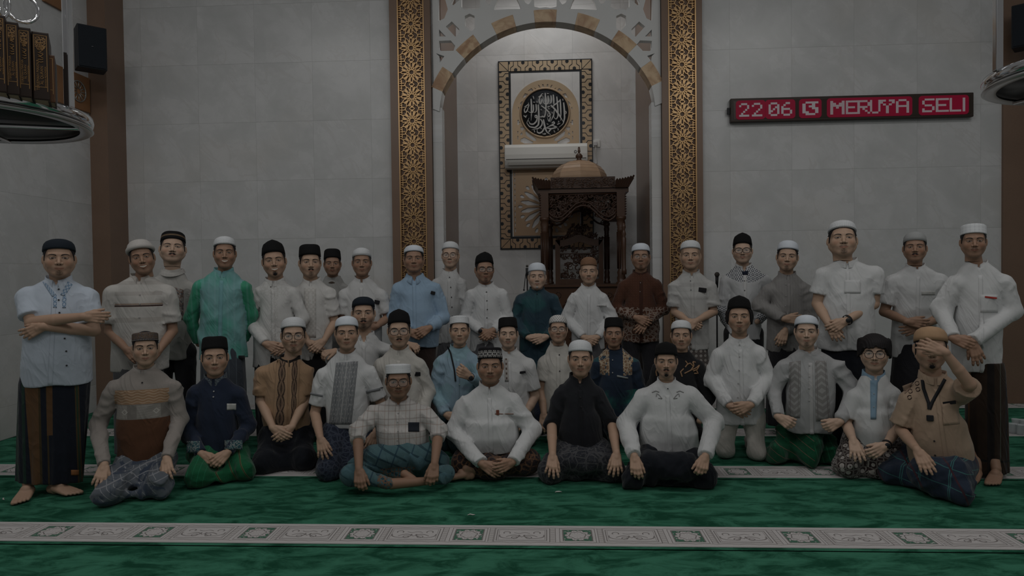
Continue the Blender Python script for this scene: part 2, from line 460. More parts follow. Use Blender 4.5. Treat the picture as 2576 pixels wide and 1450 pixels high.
def struct(o, label=None): o['kind'] = 'structure'; return o
struct(MB().box(-5.6, 5.6, -2.0, 9.5, -.14, -.012).build('floor', plain('screed', (.3, .3, .3))))
struct(MB().box(-5.4, -1.27, YW, YW+.2, 0, 5.9).build('wall_back', m_wall)); struct(MB().box(1.27, 5.6, YW, YW+.2, 0, 5.9).build('wall_back', m_wall))
nb = MB(); nb.box(-1.6, 1.6, YN, YN+.15, 0, 5.9); struct(nb.build('wall_niche', m_niche))
struct(MB().box(-1.5, -1.215, YW+.2, YN, 0, 5.9).build('wall_niche_left', m_side)); struct(MB().box(1.215, 1.5, YW+.2, YN, 0, 5.9).build('wall_niche_right', m_side))
for sgn, n in ((-1, 'wall_left'), (1, 'wall_right')):
    X0 = 5.05 if sgn < 0 else 5.28
    struct(MB().box(*sorted((sgn*X0, sgn*(X0+.15))), 1.2, YW, 0, 5.9).build(n, m_side))
# corner pilasters
a = at(270, 300, 7.27)[0]
struct(MB().box(-5.10, float(a), 7.27, YW, 0, 5.9).build('trim_1', m_brown))
struct(MB().box(4.912, 5.28, YW-.03, YW, 0, 5.9).build('trim_2', m_brown))
# niche jambs: white posts, brown cladding deeper in
zs_l = at(1100, 268, YW)[2]
for sgn, n in ((-1, 'trim_3'), (1, 'trim_4')):
    x0 = -1.27 if sgn < 0 else 1.165
    struct(MB().box(x0, x0+.105, YW-.02, YW+.16, 0, float(zs_l)-.02).build(n, m_side))
for sgn, n in ((-1, 'trim_5'), (1, 'trim_6')):
    xs = sorted((sgn*1.215, sgn*1.195)); struct(MB().box(xs[0], xs[1], YW+.17, YN-.09, 0, 5.9).build(n, m_brownd))

# ---------------------------------------------------------------- prayer carpets
def pile():
    M = Mat('green_pile', .95, .03); x, y, z = M.coords()
    v = M.comb(x*1.0+y*.5, y*2.4-x*.3, 0)
    n = M.noise(3.4, 7, v, .66, .7); f = M.noise(420, 2, M.vec)
    c = M.mix(n.ss(.36, .64), (.016, .078, .046), (.068, .245, .158)); c = M.mix(f*.35, c, (.004, .07, .035))
    M.color(c); M.bump(f, .004, .7); return M.m
def band_mat(per=.613, w=.285):
    M = Mat('woven_border', .95, .1, sheen=.3); x, y, z = M.coords()
    U = ((x+PH)/per).fr()*per; v = y      # y from 0 (front) to w
    V = (v-w/2)
    base = (.55, .525, .52); dk = (.07, .055, .05); gr = (.008, .12, .06); md = (.26, .235, .225)
    f = M.noise(260, 2, M.vec); wob = M.noise(30, 2, M.comb(x, y, 0))*.012-.006
    c = M.mix(f*.4, base, tuple(k*.75 for k in base))
    # edge scallops and rules
    sc = (v-w+.030+((x*28).sin().abs())*.010).abs().lt(.0032)+(v-.030-((x*28).sin().abs())*.010).abs().lt(.0032)
    c = M.mix(sc.mn(1)*.85, c, md)
    # flower cell centred at U=.10, half size .095
    fu = U-.105+wob*.3; fv = V
    cell = fu.abs().mx(fv.abs()*1.02)
    rr = (fu.sq()+fv.sq()).sqrt(); th = fv.atan2(fu)
    pet = rr-((th*5).cos().abs()*.016+.058)
    green = cell.lt(.078)*pet.gt(0)*(M.noise(60, 1, M.comb(x, y, 2)).lt(.62))
    c = M.mix(green*.95, c, gr)
    ln = (pet.abs().lt(.0028)+(rr-.046-(th*6).sin()*.003).abs().lt(.0030)+(cell-.081).abs().lt(.0035)+(cell-.100).abs().lt(.0018)+((th*5+rr*60).sin().abs().lt(.16))*rr.lt(.04)*.7+((th*5).sin().abs().lt(.10)*rr.band(.05, .066))).mn(1)
    c = M.mix(ln*.8*cell.lt(.103), c, dk)
    # long cell centred at U=.388
    pu = U-.405; bx = (pu.abs()-.140).mx(V.abs()-.080)
    c = M.mix((bx.abs().lt(.0028)+(bx-.018).abs().lt(.0016)+(bx+.010).abs().lt(.0012)).mn(1)*.75, c, dk)
    a = pu.abs()
    s1 = (V+.030-((a*34).sin())*.030*(a*-4+1.1)).abs().lt(.0042)*a.lt(.088)
    s2 = ((((a-.085).sq()+(V-.030).sq()).sqrt())-.018).abs().lt(.0034)*(V.gt(.02))
    s3 = ((((a-.040).sq()+(V+.038).sq()).sqrt())-.016).abs().lt(.0028)
    s4 = ((V-.028-(pu*90).sin()*.006).abs().lt(.0032))*a.lt(.045)
    s5 = ((((a-.07).sq()*.5+(V+.01).sq()).sqrt())-.04).abs().lt(.0034)*V.lt(-.0)
    c = M.mix((s1+s2+s3+s4+s5).mn(1)*bx.lt(-.012)*.75, c, dk)
    # upright band between cells
    g = ((U-.236).abs().mn((U-.578).abs()))
    c = M.mix((g.lt(.012)*((V*120).sin().abs().gt(.6)))*V.abs().lt(.095)*.6, c, md)
    c = M.mix((g-.016).abs().lt(.0022)*V.abs().lt(.10)*.7, c, dk)
    M.color(c); M.bump(f, .003, .6); return M.m
PH = .105-float(flo(1452, 1343)[0])
m_pile, m_band = pile(), band_mat()
lab = {-1: 'plain green carpet roll nearest the camera, along the bottom edge of the photo', 0: 'green carpet roll with ornate border band running just in front of the seated front row',
       1: 'green carpet roll whose border band lies under the cross-legged men', 2: 'green carpet roll under the standing men, band seen beside the left wall', 3: 'green carpet roll against the marble back wall'}
for k in range(-1, 4):
    y0 = 3.607+1.237*k; y1 = min(y0+1.228, YW-.09)
    mb = MB().box(-5.045, 5.27, y0, y1, -.012, 0.0)
    mb.box(-5.045, 5.27, y0, y0+.0, -.012, 0.0)
    o = mb.build('prayer_carpet', m_pile); bevel(o, .004, 2); tag(o, lab[k], 'carpet', 'rows of prayer carpet')
    if k < 3 or True:
        b = MB().box(-5.04, 5.265, 0, .285, -.003, .0035).build('border_band', m_band, o); b.location = (0, y0+.033, 0)
# litter
for (x, y, l) in ((1185, 1298, 'tiny curled white paper scrap on the carpet just above the front border band'), (1405, 1240, 'thin white sliver of paper in front of the man in black'), (8, 1258, 'white paper scrap at the left edge of the photo')):
    p = flo(x, y); o = MB().tube([(-.022, 0, .002), (-.006, .004, .006), (.012, -.003, .004), (.024, .002, .003)], [.002, .004, .004, .002], 6).build('paper_scrap', plain('paper', (.6, .58, .55)))
    o.location = (p[0], p[1], .002); o.rotation_euler[2] = x*.7; tag(o, l, 'paper', 'scraps on the carpet')

# ---------------------------------------------------------------- gilded lattice panels on both sides of the niche
M = Mat('gilded_lattice', .34, .5, .85); M.coords(); n = M.noise(2.5, 3)
M.color(M.mix(n, (.42, .25, .115), (.62, .42, .22))); m_gold = M.m
M = Mat('panel_backing', .4, .4); M.coords(); M.color(M.mix(M.noise(6, 3), (.10, .055, .032), (.15, .088, .052))); m_back = M.m
def lattice(mb, cx, w, z0, z1, y0, y1, t=.0085):
    kq = 0; per = w*.965; R = w*.5; n = int((z1-z0)/per)+2; L = []
    for i in range(n):
        cz = z0+per*(i+.5)
        for k in range(12):
            a = math.pi*2*k/12; a2 = a+math.pi/12; a0 = a-math.pi/12
            P = lambda r, t_: (cx+r*R*math.cos(t_), cz+r*R*math.sin(t_))
            L += [(P(.27, a), P(.19, a2)), (P(.19, a0), P(.27, a))]
            for sg_ in (-1, 1): L += [(P(.27, a), P(.50, a+sg_*.185)), (P(.50, a+sg_*.185), P(.72, a+sg_*.15)), (P(.72, a+sg_*.15), P(.88, a)), (P(.50, a+sg_*.185), P(.60, a+sg_*.262))]
            if k in (1, 2, 4, 5, 7, 8, 10, 11): L += [(P(.60, a+.262), P(.80, a+.262)), (P(.88, a), P(1.12, a+.02)), (P(.72, a+.15), P(.80, a+.262))]
            if k in (0, 6): L += [(P(.90, a), P(1.0, a))]
        for sx in (-1, 1):
            x = cx+sx*R
            L += [((x, cz-per/2+.1*R), (x-sx*.42*R, cz-per/2+.1*R)), ((x, cz+per/2-.1*R), (x-sx*.42*R, cz+per/2-.1*R)), ((x, cz-per*.36), (x-sx*.2*R, cz-per*.36)), ((x, cz+per*.36), (x-sx*.2*R, cz+per*.36)), ((x-sx*.18*R, cz-per/2-.0), (x-sx*.18*R, cz-per*.30)), ((x-sx*.18*R, cz+per/2), (x-sx*.18*R, cz+per*.30))]
        L += [((cx-.2*R, cz+per/2), (cx, cz+per/2-.2*R)), ((cx, cz+per/2-.2*R), (cx+.2*R, cz+per/2)), ((cx-.2*R, cz+per/2), (cx, cz+per/2+.2*R)), ((cx, cz+per/2+.2*R), (cx+.2*R, cz+per/2))]
    for a, b in L:
        if min(a[1], b[1]) < z0 or max(a[1], b[1]) > z1: continue
        kq = (kq+1) % 23; mb.bar(a, b, t, y0-kq*.00022, y1)
for (xa, xb, la, lb, side) in ((-1.735, -1.275, -1.645, -1.345, 'left'), (1.275, 1.712, 1.345, 1.645, 'right')):
    r = empty('lattice_panel', ((xa+xb)/2, YW, 0), 0, 'tall brown panel with gilded star lattice at the %s of the prayer niche' % side, 'wall panel', 'gilded panels framing the niche')
    cxx = (xa+xb)/2
    b = MB().box(xa-cxx, xb-cxx, -.045, 0, .002, 5.9).build('backing_board', m_back, r)
    f = MB()
    for u0, u1 in ((xa, la), (lb, xb)): f.box(u0-cxx, u1-cxx, -.075, -.045, .004, 5.9)
    f.build('border_board', m_brown, r)
    g = MB()
    for u in (la, lb-.012): g.box(u-cxx, u+.012-cxx, -.083, -.045, .004, 5.9)
    lattice(g, (la+lb)/2-cxx, lb-la-.02, .1, 5.8, -.060, -.044)
    g.build('gilded_lattice', m_gold, r)

# ---------------------------------------------------------------- niche arch
cxA = .0; cxA = at(1372, 60, YW)[0]; zc = at(1372, 57, YW)[2]-1.28
M = Mat('ochre_marble', .35, .4); M.coords(); n = M.noise(5, 6, None, .6, 1.2)
M.color(M.mix(n.ss(.3, .7), (.34, .19, .10), (.62, .46, .29))); m_ochre = M.m
arch = empty('niche_arch', (float(cxA), YW, 0), 0, 'round arch of alternating white and ochre marble blocks over the niche', 'arch')
def arcblock(a0, a1, ri, ro, y0, y1, n=6):
    A = [math.radians(90-(a0+(a1-a0)*i/n)) for i in range(n+1)]
    return [(ri*math.cos(a), zc+ri*math.sin(a)) for a in A]+[(ro*math.cos(a), zc+ro*math.sin(a)) for a in reversed(A)]
ang = []
for k in range(-3, 4): ang.append((k*20-5.2, k*20+5.2, 1))
for k in range(-3, 3): ang.append((k*20+5.25, k*20+14.75, 0))
for a0, a1, br in ang:
    o = poly_solid('voussoir', arcblock(a0, a1, 1.28, 1.415, 0, 0), [], -.03, .16, m_ochre if br else m_white, arch)
for sgn in (-1, 1):
    ex = math.radians(90-65.2*1); pi_ = (1.28*math.sin(math.radians(65.2)), zc+1.28*math.cos(math.radians(65.2))); po = (1.27, pi_[1]+.05)
    pl = [(sgn*pi_[0], pi_[1]), (sgn*po[0], po[1]), (sgn*1.27, pi_[1]-.19), (sgn*(pi_[0]+.035), pi_[1]-.22), (sgn*(pi_[0]+.025), pi_[1]-.12)]
    poly_solid('impost_block', pl if sgn > 0 else pl[::-1], [], -.035, .16, m_white, arch)
# white pierced screen over the arch
top = 5.7; xs = 1.262
outer = [(-xs, top), (-xs, float(zc+.60))]+[(1.405*math.sin(math.radians(t)), zc+1.405*math.cos(math.radians(t))) for t in range(-62, 63, 4)]+[(xs, float(zc+.60)), (xs, top)]
outer[2:-2] = [(max(-xs, min(xs, p[0])), p[1]) for p in outer[2:-2]]
def z1(pts, mir=False):
    o = []
    for X_, Y_ in pts:
        if mir: X_ = 2512-X_
        x, z = px2(1060+X_/4.025, Y_/4.025, YW); o.append((x-float(cxA), z))
    return o
H = [[(172, -60), (235, -30), (270, 100), (235, 192), (176, 222)], [(182, 305), (182, 375), (250, 375)], [(250, 275), (310, 224), (386, 300), (386, 345), (345, 378)], [(182, 420), (300, 416), (345, 470), (328, 520), (200, 522), (182, 490)],
     [(150, 545), (236, 575), (190, 640), (183, 575)], [(442, 168), (490, 145), (540, 168), (540, 300), (505, 325), (442, 265)], [(407, -70), (595, -70), (595, 78), (545, 106), (500, 92), (445, 106), (407, 78)],
     [(735, 108), (762, 20), (800, -60), (940, -60), (985, 25), (1010, 98), (880, 100)], [(340, -60), (385, -60), (385, 10), (325, 60), (300, 40)], [(640, -60), (700, -60), (720, 10), (690, 55), (650, 20)], [(1035, -60), (1120, -60), (1115, 15), (1085, 55), (1045, 30)]]
holes = [z1(h) for h in H]+[z1(h, True) for h in H]+[z1([(1142, -60), (1370, -60), (1370, 74), (1310, 88), (1256, 80), (1200, 88), (1142, 74)])]
for r0 in (0, 1):
    for i in range(9):
        x = -1.12+i*.28; z0_ = float(at(1372, -30, YW)[2])+.18+r0*.34
        holes.append([(x+.11*math.cos(t*math.pi/3+.52), z0_+.13*math.sin(t*math.pi/3+.52)) for t in range(6)])
scr = poly_solid('pierced_screen', outer, holes, -.02, .06, m_white); scr.location = (float(cxA), YW, 0)
bevel(scr, .006, 2); tag(scr, 'white pierced plaster screen of star shapes above the arch', 'screen')

# ---------------------------------------------------------------- calligraphy panel
fx0, fz1 = px2(1253, 156, YN); fx1, _ = px2(1489, 151, YN); fz0 = px2(1258, 628, YN)[1]
pc = ((fx0+fx1)/2, (fz0+fz1)/2); pw = (fx1-fx0)/2; phh = (fz1-fz0)/2
pan = empty('calligraphy_panel', (pc[0], YN, pc[1]), 0, 'tall framed wall panel with gold key-pattern border and black calligraphy disc in the niche', 'wall panel')
m_blk = plain('black_lacquer', (.018, .021, .026), .3, grain=.3, gs=20)
M = Mat('peach_gold', .42, .4, .25); x, y, z = M.coords(); M.color(M.mix(z.ss(-1.2, 1.2), (.37, .245, .150), (.47, .36, .24))); m_peach = M.m
MB().box(-pw, pw, -.03, -.001, -phh, phh).build('black_board', m_blk, pan)
bw = .150
inn = MB().box(-pw+bw+.02, pw-bw-.02, -.034, -.03, -phh+bw+.02, phh-bw-.02).build('marble_inset', m_niche, pan)
kb = MB(); kl = MB(); bin_ = bw-.024
for sg in (-1, 1):
    zz = sorted((sg*(phh-.014), sg*(phh-.014-bin_))); kb.box(-pw+.014, pw-.014, -.038, -.030, zz[0], zz[1])
    xx = sorted((sg*(pw-.014), sg*(pw-.014-bin_))); kb.box(xx[0], xx[1], -.0385, -.030, -phh+.014+bin_, phh-.014-bin_)
kb.build('key_border', m_peach, pan)
def keyside(o, d, up, L):
    n = max(1, round(L/.21)); q = L/n
    P = lambda a, b: (o[0]+d[0]*a+up[0]*b, o[1]+d[1]*a+up[1]*b)
    for i in range(n+1):
        c = i*q
        for fl in (0, 1):
            cc = c+fl*q/2
            if cc > L+.01: continue
            B = (lambda a, b: P(a, b)) if not fl else (lambda a, b: P(a, bin_-b))
            for s_ in (-1, 1):
                if fl == 0:
                    pts = [(cc+s_*.35*q, 0), (cc+s_*.35*q, .42*bin_), (cc+s_*.15*q, .66*bin_), (cc+s_*.15*q, bin_)]
                    pts = [(min(max(a_, 0), L), b_) for a_, b_ in pts]
                    for u, v in zip(pts[:-1], pts[1:]): kl.bar(P(*u), P(*v), .008, -.041-.0002*(len(kl.F) % 7), -.037)
            nt = [(cc-.10*q, 0), (cc+.10*q, 0), (cc+.12*q, .17*bin_), (cc+.05*q, .30*bin_), (cc-.05*q, .30*bin_), (cc-.12*q, .17*bin_)]
            nt = [B(min(max(a_, 0), L), b_) for a_, b_ in nt]
            kl.add([(x_, y_, z_) for y_ in (-.0415, -.037) for x_, z_ in nt], [tuple(range(6)), tuple(range(11, 5, -1))]+[(k, (k+1) % 6, 6+(k+1) % 6, 6+k) for k in range(6)])
for sg in (-1, 1):
    L = 2*pw-.028-2*bin_; keyside((-L/2, sg*(phh-.014)), (1, 0), (0, -sg), L)
    L = 2*phh-.028-2*bin_; keyside((sg*(pw-.014), -L/2), (0, 1), (-sg, 0), L)
    for sz in (-1, 1): kl.bar((sg*(pw-.014), sz*(phh-.014)), (sg*(pw-.014-bin_), sz*(phh-.014-bin_)), .006, -.041, -.037)
kl.build('key_lines', m_blk, pan)
# peach filigree: arch head above, rosette below
def disk(r, cx=0, cz=0, n=40, a0=0, a1=2*math.pi): return [(cx+r*math.cos(a0+(a1-a0)*i/n), cz+r*math.sin(a0+(a1-a0)*i/n)) for i in range(n+(abs(a1-a0) < 6.2))]
mc = px2(1371, 287, YN); mcx, mcz = mc[0]-pc[0], mc[1]-pc[1]; Rm = (px2(1434, 287, YN)[0]-px2(1308, 287, YN)[0])/2
wi = pw-bw-.035; zb = -phh+bw+.03
fil_out = [(-wi, zb), (wi, zb), (wi, mcz)]+disk(wi, 0, mcz, 30, 0, math.pi)[1:]+[(-wi, mcz)]
fh = []
FH = [[(300, 318), (378, 258), (424, 316)], [(190, 455), (245, 362), (345, 390), (330, 425), (262, 450)], [(150, 565), (190, 525), (215, 560), (172, 625), (150, 600)], [(112, 640), (128, 650), (128, 690), (110, 690)], [(510, 195), (535, 200), (565, 255), (545, 262)], [(595, 180), (622, 180), (632, 235), (605, 240)], [(430, 250), (455, 262), (490, 290), (470, 296)],
      [(95, 905), (125, 905), (125, 945), (150, 945), (150, 965), (125, 965), (125, 1005), (95, 1005)], [(155, 1045), (225, 1045), (240, 1085), (190, 1125), (155, 1090)], [(262, 1120), (300, 1150), (480, 1290), (465, 1335), (410, 1325), (280, 1225), (255, 1170)], [(160, 1290), (235, 1258), (420, 1350), (400, 1385), (240, 1385), (155, 1345)], [(95, 1130), (112, 1130), (112, 1180), (95, 1180)], [(95, 1230), (112, 1230), (112, 1300), (95, 1300)], [(150, 1190), (185, 1150), (200, 1195), (165, 1225)]]
for hh in FH:
    for mir in (0, 1):
        q = [px2(1290+(1315-X_ if mir else X_)/8.055, 190+Y_/8.055, YN-.04) for X_, Y_ in hh]; fh.append([(u_-pc[0], v_-pc[1]) for u_, v_ in q])
for sx in (-1, 1):
    z = zb+.05; k = 0
    while z < mcz-.45:
        fh.append([(sx*(wi-.030), z), (sx*(wi-.018), z), (sx*(wi-.018), z+.05), (sx*(wi-.030), z+.05)]); z += .075
for cz, R0, R1 in ((-.62*phh+.09, .10, wi-.06),):
    for k in range(16):
        a = 2*math.pi*(k+.5)/16; P = lambda r, t: (r*math.cos(t), cz+r*math.sin(t))
        fh.append([P(R0, a-.06), P(R0, a+.06), P(R1*.66, a+.13), P(R1*.86, a+.05), P(R1*.92, a), P(R1*.86, a-.05), P(R1*.66, a-.13)])
    for k in range(16):
        a = 2*math.pi*k/16; fh.append([P(R1*.86, a-.05), P(R1*.95, a-.06), P(R1*1.0, a), P(R1*.95, a+.06), P(R1*.86, a+.05), P(R1*.82, a)])
for cz in (mcz-Rm-.36,):
    for sx in (-1, 1):
        fh.append([(sx*.05, cz-.05), (sx*.16, cz-.07), (sx*.28, cz-.03), (sx*.27, cz+.04), (sx*.14, cz+.02), (sx*.05, cz+.03)])
fil = poly_solid('filigree', fil_out, fh, -.052, -.034, m_peach, pan)
dk = MB().lathe([(0, .018), (Rm-.022, .018), (Rm-.022, .0)], n=64); disc = dk.build('calligraphy_disc', m_blk, pan); disc.location = (mcx, -.052, mcz); disc.rotation_euler = (math.pi/2, 0, 0)
rg = MB().lathe([(Rm-.024, 0), (Rm-.024, .026), (Rm, .026), (Rm, 0)], n=64).build('disc_rim', m_peach, pan); rg.location = (mcx, -.052, mcz); rg.rotation_euler = (math.pi/2, 0, 0)
# calligraphy strokes traced as tapered pen strokes (pixel coords in a 1450-wide close view of 180 px)
ST = [([(370, 470), (378, 600), (378, 760), (370, 915)], 9), ([(655, 350), (668, 480), (672, 640), (662, 770), (640, 850), (600, 850)], 9), ([(712, 400), (722, 500), (708, 575), (650, 580), (610, 540), (600, 500)], 8), ([(772, 400), (785, 480), (775, 560), (722, 572)], 8), ([(820, 385), (830, 500), (835, 640)], 9),
      ([(600, 480), (560, 590), (532, 520), (545, 440), (600, 400), (620, 470)], 7), ([(520, 440), (570, 405), (600, 355), (625, 380)], 6), ([(890, 425), (905, 560), (915, 700), (915, 830), (880, 890), (830, 850), (840, 760)], 9), ([(960, 480), (968, 620), (975, 780), (970, 920)], 9), ([(1030, 545), (1045, 700), (1050, 860), (1020, 980), (935, 1050)], 10),
      ([(770, 600), (860, 690), (940, 800), (1035, 960)], 10), ([(960, 500), (880, 570), (770, 650)], 8), ([(575, 610), (660, 670), (730, 740), (765, 800), (720, 840), (700, 790), (760, 730)], 8), ([(765, 830), (740, 940), (715, 900), (700, 840)], 7), ([(700, 640), (760, 625)], 7),
      ([(840, 700), (830, 800), (760, 950)], 7), ([(235, 640), (300, 600), (330, 560), (310, 545)], 6), ([(330, 590), (290, 720), (245, 760), (230, 690), (260, 640), (325, 650)], 7), ([(415, 590), (420, 700), (400, 755), (340, 750), (310, 720)], 8), ([(470, 580), (480, 680), (470, 745), (420, 750)], 8), ([(515, 590), (525, 720), (530, 880), (520, 1000), (450, 1060), (340, 1040), (280, 960), (330, 860)], 10),
      ([(440, 830), (480, 800), (500, 850), (450, 860), (440, 825)], 9), ([(500, 850), (480, 930), (420, 990), (350, 985), (310, 900)], 9), ([(660, 770), (640, 850), (600, 820), (575, 850), (545, 830), (500, 840)], 8), ([(560, 880), (600, 940), (590, 1010), (530, 1070), (380, 1105)], 8), ([(620, 890), (640, 1000), (660, 1080), (700, 1160), (770, 1200)], 11),
      ([(670, 1060), (780, 1080), (900, 1050), (800, 1010), (680, 1060)], 8), ([(790, 970), (830, 930), (850, 975), (800, 1000), (690, 1050)], 8), ([(780, 1080), (740, 1120), (720, 1170)], 9), ([(640, 1060), (600, 1140), (540, 1175), (490, 1150), (500, 1080)], 9), ([(220, 810), (260, 850), (290, 800)], 6), ([(265, 860), (262, 810)], 5),
      ([(1070, 720), (1090, 760), (1060, 790)], 5), ([(1012, 475), (1018, 520)], 5), ([(480, 520), (500, 545), (480, 555)], 4), ([(415, 535), (430, 555), (440, 535), (450, 555), (455, 535)], 4), ([(690, 360), (705, 382), (715, 360), (728, 382), (735, 360)], 4), ([(712, 665), (725, 690), (735, 668), (748, 690), (755, 665)], 4), ([(690, 975), (705, 1000), (715, 978), (725, 998)], 4),
      ([(560, 700), (580, 690), (590, 715)], 4), ([(920, 930), (940, 925), (930, 950), (910, 955)], 5), ([(900, 995), (965, 965)], 6), ([(910, 1070), (925, 1110), (905, 1120)], 5), ([(830, 1110), (850, 1140), (830, 1155), (870, 1145)], 4), ([(430, 1110), (450, 1150), (430, 1150)], 5), ([(560, 1050), (575, 1090), (590, 1085)], 4), ([(600, 1180), (640, 1200), (680, 1185), (640, 1165), (610, 1200)], 4), ([(410, 420), (430, 480), (425, 490)], 5), ([(790, 740), (805, 770), (790, 775)], 5)]
for si_, (pts, w) in enumerate(ST):
    yk = -.074-si_*.00035
    q = [px2(1290+X_*180/1450, 190+Y_*180/1450, YN-.08) for X_, Y_ in pts]; q = np.array([(a-pc[0], b-pc[1]) for a, b in q])
    sg = np.r_[0, np.cumsum(np.hypot(*np.diff(q, axis=0).T))]; N = max(8, int(sg[-1]/.008)); t = np.linspace(0, sg[-1], N)
    # smooth through points
    X_ = np.interp(t, sg, q[:, 0]); Z_ = np.interp(t, sg, q[:, 1])
    for _ in range(3): X_[1:-1] = (X_[:-2]+2*X_[1:-1]+X_[2:])/4; Z_[1:-1] = (Z_[:-2]+2*Z_[1:-1]+Z_[2:])/4
    mb = MB(); V = []; sc = 180/1450/F_PX*YN*1.25
    tx = np.gradient(X_); tz = np.gradient(Z_)
    for i in range(N):
        u = i/(N-1); ww = w*sc*(.55+.75*math.sin(math.pi*min(1, u*1.15+.08))**.6)*(1-.6*max(0, (u-.8)/.2))
        n = np.array([-tz[i], tx[i]]); n /= max(np.hypot(*n), 1e-9)
        for sg_, yy in ((-1, -.069), (1, -.069), (1, yk), (-1, yk)): V.append((X_[i]+n[0]*ww*sg_, yy, Z_[i]+n[1]*ww*sg_))
    F = [(i*4+k, i*4+(k+1) % 4, (i+1)*4+(k+1) % 4, (i+1)*4+k) for i in range(N-1) for k in range(4)]+[(0, 1, 2, 3), ((N-1)*4+3, (N-1)*4+2, (N-1)*4+1, (N-1)*4)]
    mb.add(V, F, False).build('calligraphy_stroke', plain('silver_paint', (.50, .50, .49), .5), pan)

# ---------------------------------------------------------------- air conditioner, socket
ax0, az1 = px2(1269, 364, 8.95); ax1, _ = px2(1478, 360, 8.95); az0 = px2(1275, 423, 8.95)[1]
ac = empty('air_conditioner', ((ax0+ax1)/2, 8.97, az0), 0, 'white split air conditioner mounted across the calligraphy panel', 'air conditioner')
w = (ax1-ax0)/2; h = az1-az0
prof = [(.16, 0), (.02, 0), (-.02, .04), (-.045, h*.30), (-.05, h*.55), (-.045, h*.85), (-.02, h*.96), (.0, h), (.16, h)]
V = [(x, y, z) for x in (-w, w) for y, z in prof]; n = len(prof)
o = MB().add(V, [tuple(range(n)), tuple(range(n, 2*n))[::-1]]+[(i, n+i, n+(i+1) % n, (i+1) % n) for i in range(n)]).build('housing', plain('ac_white', (.74, .74, .71), .35), ac); bevel(o, .012, 3)
MB().box(-w+.05, w-.05, -.052, -.035, .032, .07).build('louver', plain('ac_grey', (.32, .31, .29), .4), ac)
MB().box(-w+.02, w-.02, -.056, -.04, h*.34, h*.36).build('panel_gap', plain('ac_gap', (.08, .08, .08)), ac)
MB().lathe([(.012, 0), (.012, .004), (.019, .004), (.019, 0)], (0, 0, 0), 20).build('brand_ring', plain('ac_logo', (.15, .15, .15)), ac).location = (w-.16, -.052, h*.62); bpy.data.objects['brand_ring'].rotation_euler = (math.pi/2, 0, 0)
sx, sz = px2(1500, 362, YN)
so = empty('power_socket', (sx, YN, sz), 0, 'white wall socket with plug and cable right of the air conditioner', 'socket')
bevel(MB().box(-.05, .05, -.02, 0, -.05, .05).build('cover_plate', plain('ac_white', (.66, .66, .64)), so), .006, 3)
bevel(MB().box(-.035, .01, -.06, -.02, -.035, .02).build('plug', plain('plug_white', (.6, .6, .6)), so), .008, 3)
MB().tube([(-.012, -.045, -.03), (-.012, -.035, -.09), (.0, -.01, -.2), (.004, -.01, -.26), (-.03, -.01, -.30), (-.09, -.01, -.33)], .006, 8).build('cable', plain('ac_white', (.66, .66, .64)), so)

# ---------------------------------------------------------------- pulpit
YM = 8.05
def mx(x): return float(at(x, 550, YM)[0])
def mz(y, Y=YM): return float(at(1465, y, Y)[2])
MC = mx(1463)
pul = empty('pulpit', (MC, YM, 0), 0, 'carved dark wooden pulpit with canopy and slatted dome inside the niche', 'pulpit')
X_ = lambda x: mx(x)-MC
DP = .92  # depth
dm = MB(); R = (X_(1533)-X_(1390))/2*1.05; zb0, zt = mz(447), mz(405, YM+DP/2)
pr = [(R*math.cos(t)**.8 if t < 1.56 else .01, (zt-zb0)*math.sin(t)) for t in np.linspace(0, math.pi/2, 9)]
for i in range(8):
    (r0, h0), (r1, h1) = pr[i], pr[i+1]
    dm.lathe([(r0, h0), (r1+.006, h1-.004), (r1+.006, h1)], (0, DP/2, zb0), 8, smooth=False)
M = Mat('slatted_teak', .4, .4); M.coords(); M.color(M.mix(M.noise(9, 4), (.38, .25, .16), (.52, .36, .24))); m_dome = M.m
dome = dm.build('dome', m_dome, pul); dome.location = (0, DP/2, 0); 
for v in dome.data.vertices: v.co.y -= DP/2
dome.rotation_euler[2] = math.pi/8*0
fz0, fz1 = mz(405, YM+DP/2), mz(367, YM+DP/2)
MB().lathe([(0, 0), (.045, 0), (.048, .012), (.025, .03), (.043, .055), (.045, .075), (.028, .095), (.012, .11), (.018, .125), (.014, .17), (.009, (fz1-fz0)*.86), (.014, (fz1-fz0)*.93), (.010, fz1-fz0-.005), (0, fz1-fz0)], (0, 0, 0), 20).build('finial', m_woodl, pul).location = (0, DP/2, fz0-.01)
# roof: frieze and flared cresting
xl, xr = X_(1354), X_(1582)
rf = MB(); rf.box(xl, xr, 0, DP, mz(485), mz(475)); rf.box(xl+.03, xr-.03, .02, DP-.02, mz(478), mz(470)); rf.build('cornice', m_woodl, pul)
for ya_ in (-.02, DP-.03): MB().box(X_(1386), X_(1548), ya_, ya_+.05, mz(474), mz(446)).build('frieze', m_wood, pul)
def scrolls(mb, x0, x1, z0, z1, y, n, r=.006, seed=1, inside=None, rs=(.03, .06)):
    rnd = random.Random(seed)
    for i in range(n):
        cx, cz = rnd.uniform(x0, x1), rnd.uniform(z0, z1)
        if inside and not inside(cx, cz): continue
        R_ = rnd.uniform(*rs); a0 = rnd.uniform(0, 6.28); sg = rnd.choice((-1, 1)); P = []
        for k in range(14):
            t = k/13; a = a0+sg*t*5.2; q = R_*(1-t*.8)
            P.append((min(max(cx+q*math.cos(a), x0), x1), y+.006*math.sin(i), min(max(cz+q*math.sin(a), z0), z1)))
        mb.tube(P, [r*(1.1-.6*k/13) for k in range(14)], 6)
        # leaf
        p = P[0]; q = P[3]; mb.tube([p, ((p[0]+q[0])/2+r*2, y, (p[2]+q[2])/2+r*2), q], [r*.4, r*1.7, r*.4], 6)
